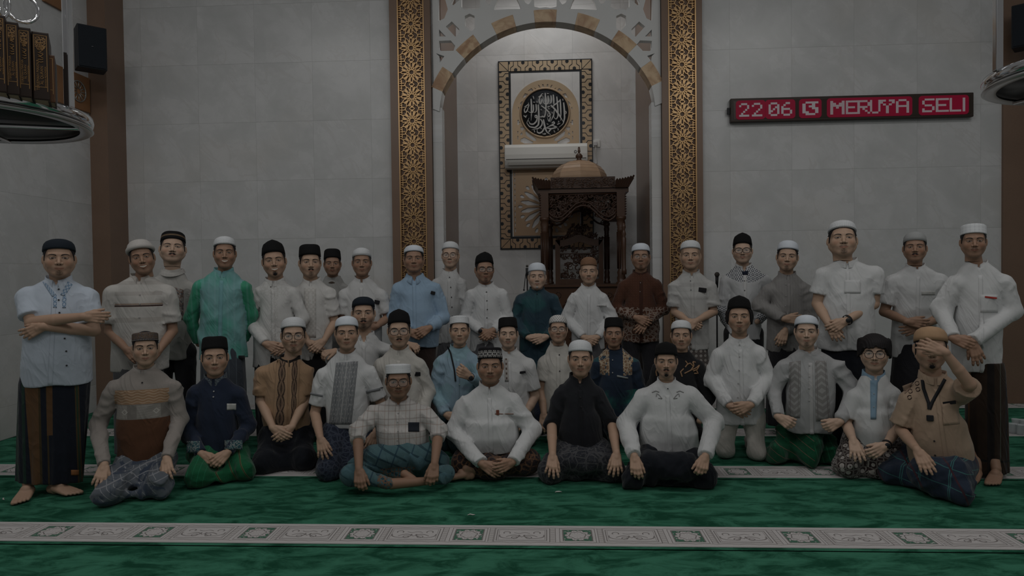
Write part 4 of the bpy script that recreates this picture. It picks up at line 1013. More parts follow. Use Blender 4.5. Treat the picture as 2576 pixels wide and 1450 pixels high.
HAIR = (.012, .010, .011)
class Person:
    def __init__(s, label, Y, eye, chin, sh, hem, L=None, R=None, col=None, sleeve='L', tone=(.42, .23, .14), fw=1.0, jf=0, hr=0, hy=0, hp=0,
                 smile=False, fat=1.0, hd=0.0, seed=None, turn=.6, res=.0105, hemd=.03, stub=.22, hairlow=0, armscale=1.0, bagg=1.0, lean=0, collar_hw=None, foldamp=.0125, neckx=None, hs=None):
        Person.n = getattr(Person, 'n', 0)+1
        s.seed = seed or Person.n*7; s.tone = tone; s.Y = Y; s.label = label; s.res = res; s.smile = smile
        c = at((sh[0]+sh[2])/2, (sh[1]+sh[3])/2, Y); s.C = np.array([c[0], c[1], 0.0]); s.th = -math.atan2(c[0], c[1])*turn
        ct, st = math.cos(s.th), math.sin(s.th); s.M = np.array([[ct, -st, 0], [st, ct, 0], [0, 0, 1]])
        s.o = (CAMPOS-s.C)@s.M
        e = s.px(eye[0], eye[1], -.105+hd); ch = s.px(eye[0], chin, -.095+hd)
        s.hs = hs or float(np.clip((e[2]-ch[2])/.117, .92, 1.16)); camyaw = math.atan2((e-s.o)[0], (s.o-e)[1]*-1)
        s.hyaw = -math.atan2(e[0]-s.o[0], e[1]-s.o[1])*.9+math.radians(hy)
        s.fw = 1+(fw-1)*(.6 if fw > 1 else .8); s.jf = jf*.6
        s.HR = rotm(s.hyaw, math.radians(hp), math.radians(hr))
        s.H = e-s.HR@np.array([0, -.082, 0])*s.hs
        s.SL = s.px(sh[0], sh[1], 0); s.SR = s.px(sh[2], sh[3], 0)
        s.colpx = col or chin+.052*F_PX/Y
        s.nz = s.px(eye[0], s.colpx, -.06)[2]
        s.nx = s.px(neckx or (eye[0]*.6+(sh[0]+sh[2])*.2), s.colpx, 0)[0]
        s.HL = s.px(hem[0], hem[2], -.05); s.HRt = s.px(hem[1], hem[2], -.05); s.zh = s.HL[2]*.5+s.HRt[2]*.5
        s.fat = fat; s.sleeve = sleeve; s.hemd = hemd; s.lean = lean
        s.arms = []; s.spec = (L, R); s.asz = armscale; s.bagg = bagg; s.foldamp = foldamp
        zs = (s.SL[2]+s.SR[2])/2
        for side, A, S in ((-1, L, s.SL), (1, R, s.SR)):
            J = S+np.array([-side*.056*bagg, .0, -.062]); a = dict(side=side, J=J)
            if A:
                a['E'] = s.px(*A['e']); a['W'] = s.px(*A['w']); a['T'] = s.px(*A['t']) if 't' in A else None; a['k'] = A
            else:
                a['E'] = J+np.array([side*.04, .06, -.27]); a['W'] = a['E']+np.array([-side*.03, .05, -.20]); a['T'] = None; a['k'] = {}
            s.arms.append(a)
        s.build()
    def px(s, x, y, dy):
        d = ray(x, y)@s.M; return s.o+d*((dy-s.o[1])/d[1])
    def fl(s, x, y):
        p = flo(x, y); return (p-s.C)@s.M
    def build(s):
        # ---- skin
        Vs, Fs, HC = [], [], []; nv = 0
        def addm(V, F, hc=None):
            nonlocal nv
            if len(V) == 0: return
            Vs.append(V); Fs.append(F+nv); HC.append(np.full((len(V), 3), (0, 9.0, 0)) if hc is None else hc); nv += len(V)
        kind = 'smile' if s.smile else 'neutral'
        V, F = head_template(kind)
        addm(s.headpt(V), F, V.copy())
        nb = s.H+s.HR@np.array([0, .022, -.075])*s.hs
        Nk = np.array([s.nx, .022, s.nz-.04])
        cx = (s.HL[0]+s.HRt[0])/2
        body = [(nb, Nk, .050*s.hs*s.fw, .054*s.hs*s.fw), (Nk, Nk+(0, .0, -.06), .06, .075), ((s.nx, .0, s.nz-.075), (s.nx, -.005, s.nz-.15), .062, .075), ((s.nx, .03, s.nz-.14), (cx, s.hemd, s.zh+.1), .075, .085)]
        for a in s.arms: body += [((s.nx, .02, s.nz-.10), a['J'], .045, .036), (a['J'], a['J']*.3+a['E']*.7, .036, .033)]
        s.bodyextra(body)
        V, F = mesh_prims(body, .0095 if s.res < .0104 else .012, .025); addm(V, F)
        for a in s.arms:
            k = a['k']; z = s.asz; P = []
            lg = s.sleeve == 'L' and k.get('sl', 'L') == 'L'; P.append((a['J']*.45+a['E']*.55, a['E'], (.034 if lg else .043)*z, (.031 if lg else .037)*z)); P.append((a['E'], a['E']*.55+a['W']*.45, (.031 if lg else .038)*z, (.030 if lg else .036)*z)); P.append((a['E']*.55+a['W']*.45, a['W'], (.029 if lg else .035)*z, .0245*z))
            if a['T'] is not None:
                sd = k.get('side', a['side'])
                P += hand_prims(a['W'], a['T'], k.get('n', (0, -1, 0)), sd, k.get('curl', .35), k.get('spread', .1), k.get('hs', 1.0), k.get('thumb', .55))
            V, F = mesh_prims(P, .0036 if s.Y < 5.3 else .0042, .007); addm(V, F)
        V = np.concatenate(Vs); F = np.concatenate(Fs); HC = np.concatenate(HC)
        me = np_mesh('person', V, F, attrs={'hc': HC})
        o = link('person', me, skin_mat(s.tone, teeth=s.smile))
        o.location = tuple(s.C); o.rotation_euler = (0, 0, s.th); tag(o, s.label, 'person'); s.root = o
    def bodyextra(s, body): pass
    def headpt(s, V, infl=0):
        V = V.copy(); z = V[:, 2]
        w = s.fw*(1+s.jf*np.clip((.02-z)/.09, 0, 1)*np.clip((z+.150)/.04, 0, 1))
        V[:, 0] *= w; V[:, 1] *= (1+(s.fw-1)*.5)
        return (V*s.hs)@s.HR.T+s.H
    # ---- parts
    def part(s, name, V, F, mat, attrs=None, label=None):
        me = np_mesh(name, V, F, attrs=attrs); o = link(name, me, mat, s.root)
        if label: o['label'] = label
        return o
    def hpatch(s, name, region, off, mat, h=.003, key=None):
        V, F = patch_template(key or name+('s' if s.smile else ''), region, off, h, 'smile' if s.smile else 'neutral')
        return s.part(name, s.headpt(V), F, mat)
    def hair(s, low=0, color=HAIR, style='short'):
        m = plain('hair_%.2f' % color[0], color, .7, grain=.25, gs=300)
        if style == 'short': s.hpatch('hair', reg_hair(low), hair_off, m, .0035, 'hair%g%d' % (low, s.smile))
        if style == 'bowl': s.hpatch('hair', reg_bowl, lambda p: .010+.0012*np.sin(p[:, 0]*420+p[:, 1]*200)+.010*np.clip((p[:, 2]-.0)/.08, 0, 1), m, .004, 'bowl')
        if style == 'long': s.hpatch('hair', reg_long, lambda p: .007+.0012*np.sin(p[:, 0]*330+p[:, 2]*60), m, .0045, 'long')
        return s
    def facial(s, *which, color=HAIR):
        m = plain('hair_%.2f' % color[0], color, .8, grain=.25, gs=300)
        sh = {'thin_moustache': (.65, 0), 'moustache': (.6, 0), 'small_goatee': (0, .7), 'goatee': (0, .9), 'beard': (0, .8)}
        if color[0] < .1: s.root.data.materials[0] = skin_mat(s.tone, teeth=s.smile, stub=(.85 if 'beard' in which else .35), must=max(sh[w][0] for w in which), goat=max(sh[w][1] for w in which))
        for w in which:
            if w in ('thin_moustache', 'small_goatee', 'beard') and color[0] < .1: continue
            if w == 'moustache': s.hpatch('moustache', reg_must, lambda p: .0014+.0007*np.sin(p[:, 0]*900), m, .0022)
            if w == 'thin_moustache': s.hpatch('moustache', lambda p: reg_must(p)+.0022, .0012, m, .0022, 'tm%d' % s.smile)
            if w == 'goatee': s.hpatch('goatee', lambda p: reg_goat(p)+.0045, lambda p: .0022+.0012*np.sin(p[:, 0]*700), m, .0026)
            if w == 'small_goatee': s.hpatch('goatee', lambda p: reg_goat(p)+.006, .0028, m, .0026, 'sg%d' % s.smile)
            if w == 'beard': s.hpatch('beard', reg_beard, lambda p: .0042+.001*np.sin(p[:, 0]*500+p[:, 1]*400), m, .003)
        return s
    def cap(s, kind, mat, tilt=9, z0=.052, h=1.0, roll=0, w=1.0, label=None, name='cap'):
        prof = {'kufi': [(.2, .2, .0), (1.0, 1.0, 0), (1.008, 1.008, .010), (.985, .99, .030), (.93, .94, .048), (.82, .84, .062), (.62, .64, .073), (.34, .36, .080), (.001, .001, .082)],
                'tall': [(.2, .2, 0), (1.0, 1.0, 0), (1.02, 1.02, .004), (1.0, 1.0, .012), (1.0, 1.0, .05), (.985, .985, .060), (.93, .93, .064), (.5, .5, .068), (.001, .001, .069)],
                'peci': [(.2, .2, 0), (1.0, 1.0, 0), (1.0, 1.0, .015), (.97, .99, .055), (.93, .98, .082), (.87, .95, .090), (.5, .6, .086), (.001, .001, .083)],
                'peak': [(.2, .2, 0), (1.0, 1.0, 0), (.985, 1.0, .02), (.93, .99, .055), (.83, .97, .079), (.60, .93, .092), (.25, .85, .100), (.001, .5, .104)],
                'beanie': [(.2, .2, 0), (1.0, 1.0, -.004), (1.0, 1.0, .02), (.95, .97, .045), (.82, .86, .064), (.6, .66, .077), (.3, .34, .084), (.001, .001, .086)],
                'cloche': [(.85, .85, 0), (1.06, 1.04, -.006), (1.17, 1.14, .006), (1.15, 1.12, .022), (1.03, 1.02, .036), (.95, .95, .055), (.75, .76, .073), (.4, .42, .083), (.001, .001, .085)]}[kind]
        n = 40; V = []; F = []; A, B = .0845*w, .101*w; z0 -= .007; tilt += 6
        for i, (rx, ry, z) in enumerate(prof):
            for k in range(n):
                a = 2*math.pi*k/n; V.append((A*rx*math.cos(a), .012+B*ry*math.sin(a), z0+z*h))
        V = np.array(V)
        for i in range(len(prof)-1):
            for k in range(n): F.append((i*n+k, i*n+(k+1) % n, (i+1)*n+(k+1) % n, (i+1)*n+k))
        if kind == 'peci': V[:, 2] -= np.where(V[:, 2] > z0+.08*h, .004*np.exp(-(V[:, 0]/.035)**2), 0)
        cc = V.copy()
        T = rotm(0, math.radians(-tilt), math.radians(roll)); P = (V-(0, .012, z0))@T.T+(0, .012, z0)
        P[:, 0] *= s.fw; P = (P*s.hs)@s.HR.T+s.H
        return s.part(name, P, np.array(F), mat, {'hc': cc-(0, .012, z0)}, label)
    def glasses(s, r=.0265, rz=.0215, t=.0015, color=(.01, .01, .011), square=2.3):
        r = max(r, .0215)*1.22 if r < .0265 else r; rz *= 1.22 if rz < .0215 else 1
        mb = MB(); lens = MB()
        for sd in (-1, 1):
            pts = []
            for k in range(28):
                a = 2*math.pi*k/28; ca, sa = math.cos(a), math.sin(a)
                q = (abs(ca)**square+abs(sa)**square)**(-1/square)
                pts.append((sd*.0325+r*ca*q, -.1085+.10*abs(abs(sd*.0350+r*ca*q)-.0)**1.0*.25, -.003+rz*sa*q))
            mb.tube(pts, t, 6, closed=True)
            lens.add(pts, [tuple(range(28))])
            mb.tube([(sd*(.0350+r), -.100, .003), (sd*.074, -.085, .004), (sd*.079, .0, .004), (sd*.080, .02, .0)], t*.9, 6)
        mb.tube([(-.0350+r, -.109, .003), (0, -.1125, .006), (.0350-r, -.109, .003)], t, 6)
        for m, nm, mt in ((mb, 'glasses', plain('glasses_%.2f' % color[0], color, .3)), ):
            o = s.part_mb(nm, m, mt)
            l = s.part_mb('lens', lens, glass_mat(), o)
        return s
    def part_mb(s, name, mb, mat, parent=None):
        me = bpy.data.meshes.new(name); V = np.array(mb.V); V[:, 0] *= s.fw; V = (V*s.hs)@s.HR.T+s.H
        me.from_pydata(V.tolist(), [], mb.F); me.update(); me.polygons.foreach_set('use_smooth', [True]*len(mb.F))
        return link(name, me, mat, parent or s.root)
    # ---- shirt
    def shirt(s, mat, name='shirt', hemarc=.0, tuck=False, belly=0, vn=0.0, drop=.030, slen=None):
        s.drop = drop; SL, SR = s.SL, s.SR; zsL, zsR = SL[2], SR[2]; zs = (zsL+zsR)/2; mid = (SL[0]+SR[0])/2; A = (SR[0]-SL[0])/2
        hw = (s.HRt[0]-s.HL[0])/2; hx = (s.HRt[0]+s.HL[0])/2; zh = s.zh; nz = s.nz; top = max(nz+.026, zs+.045)
        H = top-zh
        z = [zh-.05, zh, zh+H*.22, zh+H*.5, zs-.16, zs-.075, zs-.02, (zs-.02)*.45+top*.55, top-.006, top+.02]
        wst = (A-.062)*.55+hw*.45
        a = [hw, hw, hw*.9+wst*.1-.004, wst+.005*s.fat, A-.066, A-.050, A-.050, A*.60, .074, .056]
        bb = np.array([.125, .125, .130+belly, .128+belly*.7, .122, .105, .088, .078, .066, .055])*[s.fat]*7+0 if False else np.array([.125*s.fat, .125*s.fat, (.130+belly)*s.fat, (.126+belly*.7)*s.fat, .120*s.fat, .102*s.fat**.5, .088, .078, .068, .056])
        cxs = [hx, hx, hx*.8+mid*.2, (hx+mid)/2, mid, mid, mid, (mid+s.nx)/2, s.nx, s.nx]
        cys = [s.hemd, s.hemd, s.hemd*.8, s.hemd*.5, .01, .005, .008, .012, .014, .014]
        tilt = (zsR-zsL)/max(SR[0]-SL[0], .1)
        sleeves = []
        for ar in s.arms:
            L = s.sleeve; J, E, Wp = ar['J'], ar['E'], ar['W']; g = s.bagg
            if 'sl' in ar['k']: L = ar['k']['sl']
            if L == 'L': seg = [(J, E, .064*g, .056*g), (E, Wp+nrm(Wp-E)*.0, .054*g, .043*g)]; cut = (Wp-nrm(Wp-E)*.012, nrm(Wp-E))
            elif L == 'S': e = J*.22+E*.78 if slen is None else J*(1-slen)+E*slen; seg = [(J, e+nrm(E-J)*.05, .066*g, .070*g)]; cut = (e, nrm(E-J))
            else: f = float(L)-1; e = E*(1-f)+Wp*f; seg = [(J, E, .064*g, .058*g), (E, e+nrm(Wp-E)*.03, .056*g, .052*g)]; cut = (e, nrm(Wp-E))
            sleeves.append((seg, cut))
        amp = s.foldamp; seed = s.seed
        zf = np.linspace(z[0], z[-1], 90); ker = np.hanning(11); ker /= ker.sum()
        def sm(t): v = np.interp(zf, z, t); return np.convolve(np.pad(v, 5, mode='edge'), ker, 'valid')
        z, a, bb, cxs, cys = zf, sm(a), sm(bb), sm(cxs), sm(cys)
        def torso(p):
            zz = p[:, 2]-tilt*(p[:, 0]-mid)*np.clip((p[:, 2]-(zs-.2))/.1, 0, 1)
            aa = np.interp(zz, z, a); b2 = np.interp(zz, z, bb); cx = np.interp(zz, z, cxs); cy = np.interp(zz, z, cys)
            u = np.abs(p[:, 0]-cx)/aa; v = np.abs(p[:, 1]-cy)/b2; e = 2.35
            d = ((u**e+v**e)**(1/e)-1)*np.minimum(aa, b2)
            return np.maximum(d, p[:, 2]-(top+.006-np.clip(-(p[:, 1]-.0)/.075, 0, 1)**1.3*s.drop-np.clip((vn-np.abs(p[:, 0]-s.nx)*2.2), 0, 1)*(p[:, 1] < -.02)))
        def sfield(p):
            out = None
            for seg, (c0, cd) in sleeves:
                d = None
                for q in seg:
                    c = cone(p, *q); d = c if d is None else smin(d, c, .03)
                d = d+np.minimum(folds(p, seed+3, amp*1.3, 1.5), .004)
                d = np.maximum(d, (p-c0)@cd)
                out = d if out is None else np.minimum(out, d)
            return out
        def f(p):
            t = torso(p); fo = folds(p, seed, amp, 1.0, (1, .6, .55))
            w = np.clip((top-.03-p[:, 2])/.12, 0, 1)
            t = t+np.minimum(fo, .008)*w
            d = smin(t, sfield(p), .006+.022*np.clip((p[:, 2]-zs+.16)/.12, 0, 1))
            zc = zh+hemarc*((p[:, 0]-hx)/max(hw, .1))**2 + .006*np.sin(p[:, 0]*25+seed)
            nearsl = sfield(p)
            return np.where(nearsl < .0, d, np.maximum(d, np.minimum(zc-p[:, 2], 1)))
        s.sf = f
        pts = [SL, SR, s.HL, s.HRt]+[q for sg, _ in sleeves for pr in sg for q in pr[:2]]
        P = np.array(pts); lo = P.min(0)-.10; hi = P.max(0)+.10; lo[1] = min(lo[1], -.22*s.fat); hi[1] = max(hi[1], .24*s.fat); hi[2] = top+.04; lo[2] = min(lo[2]+.06, zh-.03)
        V, F = surface_nets(f, lo, hi, s.res)
        V = smooth_mesh(V, F, 1, .35)
        sl = (sfield(V) < torso(V)-.004).astype(float)
        s.top = top
        s.part(name, V, F, mat, {'slv': sl})
        return s
    def hits(s, PX, f=None, y0=-.62, y1=.25, st=.006):
        PX = np.asarray(PX, float); f = f or s.sf
        D = np.array([ray(x, y) for x, y in PX])@s.M; ys = np.arange(y0, y1, st); out = []
        T = (ys[None, :]-s.o[1])/D[:, 1:2]
        P = s.o+D[:, None, :]*T[..., None]
        v = f(P.reshape(-1, 3)).reshape(T.shape)
        for i in range(len(PX)):
            k = np.argmax(v[i] < 0)
            if v[i, k] >= 0: out.append(None); continue
            k0 = max(k-1, 0); a, b = v[i, k0], v[i, k]; t = a/(a-b) if a > 0 and a != b else 0
            out.append(P[i, k0]*(1-t)+P[i, k]*t)
        return out
    def patch(s, name, quad, mat, nu=8, nv=12, off=.0045, label=None, f=None):
        q = np.array(quad, float); g = []
        for j in range(nv+1):
            for i in range(nu+1):
                u, v = i/nu, j/nv; g.append((q[0]*(1-u)+q[1]*u)*(1-v)+(q[3]*(1-u)+q[2]*u)*v)
        h = s.hits(g, f)
        ok = [p for p in h if p is not None]
        if len(ok) < len(h)*.4: return None
        my = np.median([p[1] for p in ok])
        V = []; PC = []
        for i, p in enumerate(h):
            if p is None or abs(p[1]-my) > .22: p = s.px(g[i][0], g[i][1], my)
            V.append(p)
        V = np.array(V).reshape(nv+1, nu+1, 3)
        for _ in range(2):
            y = V[..., 1].copy(); y[1:-1, 1:-1] = (y[:-2, 1:-1]+y[2:, 1:-1]+y[1:-1, :-2]+y[1:-1, 2:]+2*V[1:-1, 1:-1, 1])/6; V[..., 1] = np.minimum(y, V[..., 1]+.001)
        W_ = np.linalg.norm(V[0, -1]-V[0, 0]); H_ = np.linalg.norm(V[-1, 0]-V[0, 0])
        PC = np.array([[(i/nu-.5)*W_, (.5-j/nv)*H_, 0] for j in range(nv+1) for i in range(nu+1)])
        V = V.reshape(-1, 3); V[:, 1] -= off; Bk = V.copy(); Bk[:, 1] += off+.004
        N = nu+1; n0 = len(V)
        F = [(j*N+i, (j+1)*N+i, (j+1)*N+i+1, j*N+i+1) for j in range(nv) for i in range(nu)]
        rim = [i for i in range(nu)]+[nu+j*N for j in range(nv)]+[nv*N+nu-i for i in range(nu)]+[(nv-j)*N for j in range(nv)]
        F += [(rim[k], rim[(k+1) % len(rim)], rim[(k+1) % len(rim)]+n0, rim[k]+n0) for k in range(len(rim))]
        return s.part(name, np.concatenate([V, Bk]), np.array(F), mat, {'pc': np.concatenate([PC, PC])}, label)
    def rect(s, name, x0, y0, x1, y1, mat, **k): return s.patch(name, [(x0, y0), (x1, y0), (x1, y1), (x0, y1)], mat, **k)
    def buttons(s, pts, mat, r=.0055):
        for p in s.hits(pts):
            if p is None: continue
            mb = MB(); mb.lathe([(0, .0015), (r*.5, .0015), (r*.8, .003), (r, .0015), (r, -.004)], n=10)
            o = mb.build('button', mat, s.root); o.location = (p[0], p[1]-.005, p[2]); o.rotation_euler = (math.pi/2, 0, 0)
        return s
    def ribbon(s, name, pts, w, mat, off=.006, n=30, f=None, par=None):
        pts = np.array(pts, float); seg = np.r_[0, np.cumsum(np.hypot(*np.diff(pts, axis=0).T))]; t = np.linspace(0, seg[-1], n)
        P = np.stack([np.interp(t, seg, pts[:, 0]), np.interp(t, seg, pts[:, 1])], -1)
        h = s.hits(P, f); my = np.median([p[1] for p in h if p is not None] or [-.1])
        V = [np.array(p if p is not None else s.px(P[i][0], P[i][1], my))-(0, off, 0) for i, p in enumerate(h)]
        V = np.array(V); A = []; d = np.gradient(V, axis=0)
        for i in range(n):
            l = nrm(np.cross(d[i], (0, 1, 0)))*w/2; A += [V[i]-l, V[i]+l, V[i]+l+(0, .004, 0), V[i]-l+(0, .004, 0)]
        F = [(i*4+k, i*4+(k+1) % 4, (i+1)*4+(k+1) % 4, (i+1)*4+k) for i in range(n-1) for k in range(4)]
        return s.part(name, np.array(A), np.array(F), mat)
    def collar(s, mat, kind='band', gap=9, h=.030, r=1.0, drop=.036, label=None, plk=True):
        top = s.top; n = 44; g = math.radians(gap*.62); V = []; rr = .0625*s.hs*max(1, s.fw)*r
        bz = top-.004
        rows = [(1.15, -.020, 0), (1.11, .0, 0), (1.06, h, 0), (1.01, h+.001, 0), (1.0, .0, 0), (1.0, -.03, 0)]
        if kind == 'tee': rows = [(1.32, -.030, 0), (1.18, -.006, 0), (1.08, .006, 0), (1.02, .005, 0), (1.0, -.02, 0)]; g = 0
        if kind == 'fold': rows = [(1.40, -.034, 0), (1.44, -.030, 0), (1.08, h, 0), (1.0, h+.003, 0), (.94, h-.004, 0), (.96, -.03, 0)]
        for (k, z, _) in rows:
            for i in range(n+1):
                a = -math.pi/2+g+(2*math.pi-2*g)*i/n
                fr = max(0, -math.sin(a)); V.append((s.nx+rr*k*math.cos(a)*1.06, .018+rr*k*math.sin(a)*1.08-fr*.004, bz+z-(drop*fr**1.5)-(.018*fr**12 if kind == 'fold' and z < 0 else 0)))
        N = n+1; F = [(j*N+i, j*N+i+1, (j+1)*N+i+1, (j+1)*N+i) for j in range(len(rows)-1) for i in range(n)]
        m = len(rows)-1
        if g > 0:
            for i in (0, n):
                for j in range(0, len(rows)//2): F.append((j*N+i, (j+1)*N+i, (m-j-1)*N+i, (m-j)*N+i))
        s.part('collar', np.array(V), np.array(F), mat, label=label)
        if kind != 'tee' and plk: s.placket(mat)
        return s
    def pix(s, p):
        q = s.C+s.M@np.asarray(p)-CAMPOS; z = q@_d; return 1288+F_PX*(q@_R)/z, 725-F_PX*(q@_U)/z
    def placket(s, mat, w=.016):
        hx = (s.HL[0]+s.HRt[0])/2; a = (s.nx, -.09, s.top-.055-s.drop); b = (hx, -.13, s.zh+.01); m = ((s.nx+hx)/2, -.13, (a[2]+b[2])/2)
        wp = w*F_PX/s.Y; A, B = s.pix(a), s.pix(b)
        s.patch('placket', [(A[0]-wp, A[1]), (A[0]+wp, A[1]), (B[0]+wp, B[1]), (B[0]-wp, B[1])], mat, nu=3, nv=26, off=.0022)
    # ---- lower garments
    def lower(s, kind, mat, name='sarong', kn=None, top=None, bot=None, extra=None, amp=.010, feet=None, res=.012, clip=None):
        hx = (s.HL[0]+s.HRt[0])/2; hw = (s.HRt[0]-s.HL[0])/2; seed = s.seed+11
        fl0 = .008
        if kind == 'stand':
            if top: tl, tr = s.px(top[0], top[2], -.02), s.px(top[1], top[2], -.02); bl, br = s.px(bot[0], bot[2], -.02), s.px(bot[1], bot[2], -.02)
            else:
                tl, tr = np.array([hx-min(hw*.85, .19), 0, s.zh+.06]), np.array([hx+min(hw*.85, .19), 0, s.zh+.06]); bl, br = np.array([hx-.17, 0, .09]), np.array([hx+.17, 0, .09])
            zt, zb = tl[2]+.06, (bl[2]+br[2])/2; c0 = (tl[0]+tr[0])/2; c1 = (bl[0]+br[0])/2; w0 = (tr[0]-tl[0])/2; w1 = (br[0]-bl[0])/2
            def f(p):
                zz = p[:, 2]; cx = np.interp(zz, [zb, zt], [c1, c0]); a = np.interp(zz, [zb, zb+(zt-zb)*.6, zt-.06, zt], [w1, w1*.5+w0*.5+.005, w0, w0-.01]); b = np.interp(zz, [zb, zt], [.125, .115])
                th = np.arctan2(p[:, 1], p[:, 0]-cx)
                fo = amp*(.6*np.sin(th*7+seed)+.5*np.sin(th*13+seed*2+zz*3)+.3*np.sin(th*23+zz*4))*np.interp(zz, [zb, zt], [1, .15])
                e = 2.4; d = (((np.abs(p[:, 0]-cx)/a)**e+(np.abs(p[:, 1]-.02)/b)**e)**(1/e)-1)*np.minimum(a, b)+fo
                return np.maximum(np.maximum(d, zz-zt), zb+(s_slope*(p[:, 0]-c1))-zz)
            s_slope = (br[2]-bl[2])/max(br[0]-bl[0], .1) if top else 0
            lo = np.array([min(tl[0], bl[0])-.05, -.19, zb-.05]); hi = np.array([max(tr[0], br[0])+.05, .22, zt+.03])
        elif kind == 'legs':
            P = []
            for sd in (-1, 1):
                h = np.array([hx+sd*.09, .02, s.zh+.06]); k = np.array([hx+sd*.10, .0, (s.zh+.05)*.55]); a = np.array([hx+sd*.10, .03, .06]); P += [(h, k, .095, .075), (k, a, .072, .06)]
            ff = prim_field(P, .03)
            f = lambda p: ff(p)+folds(p, seed, amp*.6)
            lo, hi = prim_box(P, .04)
        else:
            if kn: K = [s.fl(kn[0], kn[1]), s.fl(kn[2], kn[3])]
            else: K = [np.array([hx-.13, -.20, 0]), np.array([hx+.13, -.20, 0])]
            P = []
            if kind == 'kneel':
                pz = max(.20, min(s.zh+.03, .30))
                for sd, k in zip((-1, 1), K):
                    kk = np.array([k[0]-sd*.02, k[1]+.085, .088]); hp = np.array([hx+sd*.095, max(.02, kk[1]+.27), pz-.03])
                    P += [(hp, kk, .115, .082), (kk+(0, .02, -.015), np.array([hx+sd*.11, kk[1]+.27, .06]), .07, .055)]
                    P.append((kk+(sd*.0, .03, -.03), kk+(sd*.01, .10, -.045), .075, .07))
                P.append((P[0][0]+(.05, 0, 0), P[3][0]-(.05, 0, 0), .11, .11))
                P.append((K[0]+(.07, .13, .055), K[1]+(-.07, .13, .055), .055, .055))
                P.append(((hx, .03, pz-.08), (hx, K[0][1]*.4, .10), .12, .09)); kf = .05
            elif kind == 'cross':
                for sd, k in zip((-1, 1), K):
                    kk = np.array([k[0]-sd*.09, k[1]+.12, .115]); hp = np.array([hx+sd*.09, .04, .13])
                    P += [(hp, kk, .105, .085), (kk, (hx+sd*-.02, k[1]+.04, .075), .080, .062)]
                P.append(((hx, .0, .12), (hx, K[0][1]*.55, .09), .12, .08)); kf = .045
            elif kind == 'upright':
                for sd, k in zip((-1, 1), K):
                    kk = np.array([k[0], k[1]+.07, .075]); hp = np.array([hx+sd*.09, .02, s.zh+.08])
                    P += [(hp, kk, .098, .072), (kk, kk+(0, .42, -.02), .066, .05)]
                kf = .02
            for e in (extra or []): P.append((s.px(*e[0:3]), s.px(*e[3:6]), e[6], e[7]))
            ff = prim_field(P, kf)
            def f(p):
                return np.maximum(ff(p)+folds(p, seed, amp*1.9, .8)+folds(p, seed+5, amp*.5, 2.2), fl0*.6-p[:, 2])
            lo, hi = prim_box(P, .05); lo[2] = -.02
        s.lf = f
        V, F = surface_nets(f, lo, hi, res)
        V = smooth_mesh(V, F, 1, .3)
        s.part(name, V, F, mat); return s
    def watch(s, side, mat=None, strap=.0, r=.031):
        a = s.arms[0 if side < 0 else 1]; d = nrm(a['W']-a['E']); c = a['W']-d*.018; u = nrm(np.cross(d, (0, 1, 0))); v = np.cross(d, u)
        mb = MB(); n = 20; V = []
        for k in range(n):
            t = 2*math.pi*k/n
            for (rr, z) in ((r, -.008), (r+.003, -.008), (r+.003, .008), (r, .008)): V.append(c+(u*math.cos(t)+v*math.sin(t))*rr*s.asz+d*z)
        F = [(k*4+j, k*4+(j+1) % 4, ((k+1) % n)*4+(j+1) % 4, ((k+1) % n)*4+j) for k in range(n) for j in range(4)]
        o = s.part('wristwatch', np.array(V), np.array(F), mat or plain('black_rubber', (.012, .012, .013), .5))
        fc = MB(); f0 = c-np.array([0, 1, 0])*(r*s.asz+.004)
        fc.lathe([(0, .006), (.015, .006), (.018, .003), (.018, -.006)], n=18); w = fc.build('watch_face', plain('watch_dark', (.02, .022, .025), .25), o); w.location = tuple(f0); w.rotation_euler = (math.pi/2, 0, 0)
        return s
    def item(s, name, px, py, w, h, mat, label, cat, rot=0, d=.008, group=None, off=.006, r=None):
        "a loose thing held or pocketed: its own top-level object"
        p = s.hits([(px, py)])[0]
        if p is None: return None
        q = s.C+s.M@(p-(0, off, 0))
        o = MB().box(-w/2, w/2, -d/2, d/2, -h/2, h/2).build(name, mat); bevel(o, min(w, h)*.12 if r is None else r, 3)
        o.location = tuple(q); o.rotation_euler = (math.radians(-8), math.radians(rot), s.th); tag(o, label, cat, group); return o

def glass_mat():
    if 'glass' in _pl: return _pl['glass']
    M = Mat('spectacle_lens', .05, .5); M.color((.9, .95, .95)); M.b.inputs['Alpha'].default_value = .10; _pl['glass'] = M.m; return M.m

# ------------------------------------------------------------------ cloth
def cloth(name, base, pat=None, rough=.88, wr=.0080, weave=0, kind=None, sheen=.15, spec=.15):
    "procedural woven cloth; pat(M, x, y, z, s) -> list of (mask, colour), in the wearer's own coordinates"
    if name in _pl: return _pl[name]
    M = Mat(name, rough, spec, sheen=sheen)
    x, y, z = M.coords(attr='pc') if kind == 'patch' else M.coords()
    n = M.noise(7, 4, None, .55, .5)
    c = M.mix(n, tuple(v*.93 for v in base), tuple(min(1, v*1.05) for v in base))
    if pat:
        for mask, col in pat(M, x, y, z, M.attr('slv')): c = M.mix(mask, c, col)
    M.color(c)
    w = M.noise(6.5, 2, M.comb(x*1.4+z*.5, y*1.2, z*.5-x*.35), .45, 1.0)
    r = (w-.5).abs()*-2+1
    h = r.sq()*1.2+M.noise(18, 2, None, .5, .8)*.3
    M.bump(h, wr, .65)
    _pl[name] = M.m; return M.m
WHT = (.56, .57, .575); OFF = (.56, .55, .52)
def wpure(i, b=WHT): return cloth('white_cloth_%d' % i, tuple(v*(1+.0*i) for v in b))
C_white = cloth('white_cotton', WHT); C_white2 = cloth('soft_white_cotton', (.52, .525, .525)); C_cream = cloth('cream_cotton', (.50, .485, .45)); C_grayw = cloth('greyish_white_cotton', (.46, .46, .45))
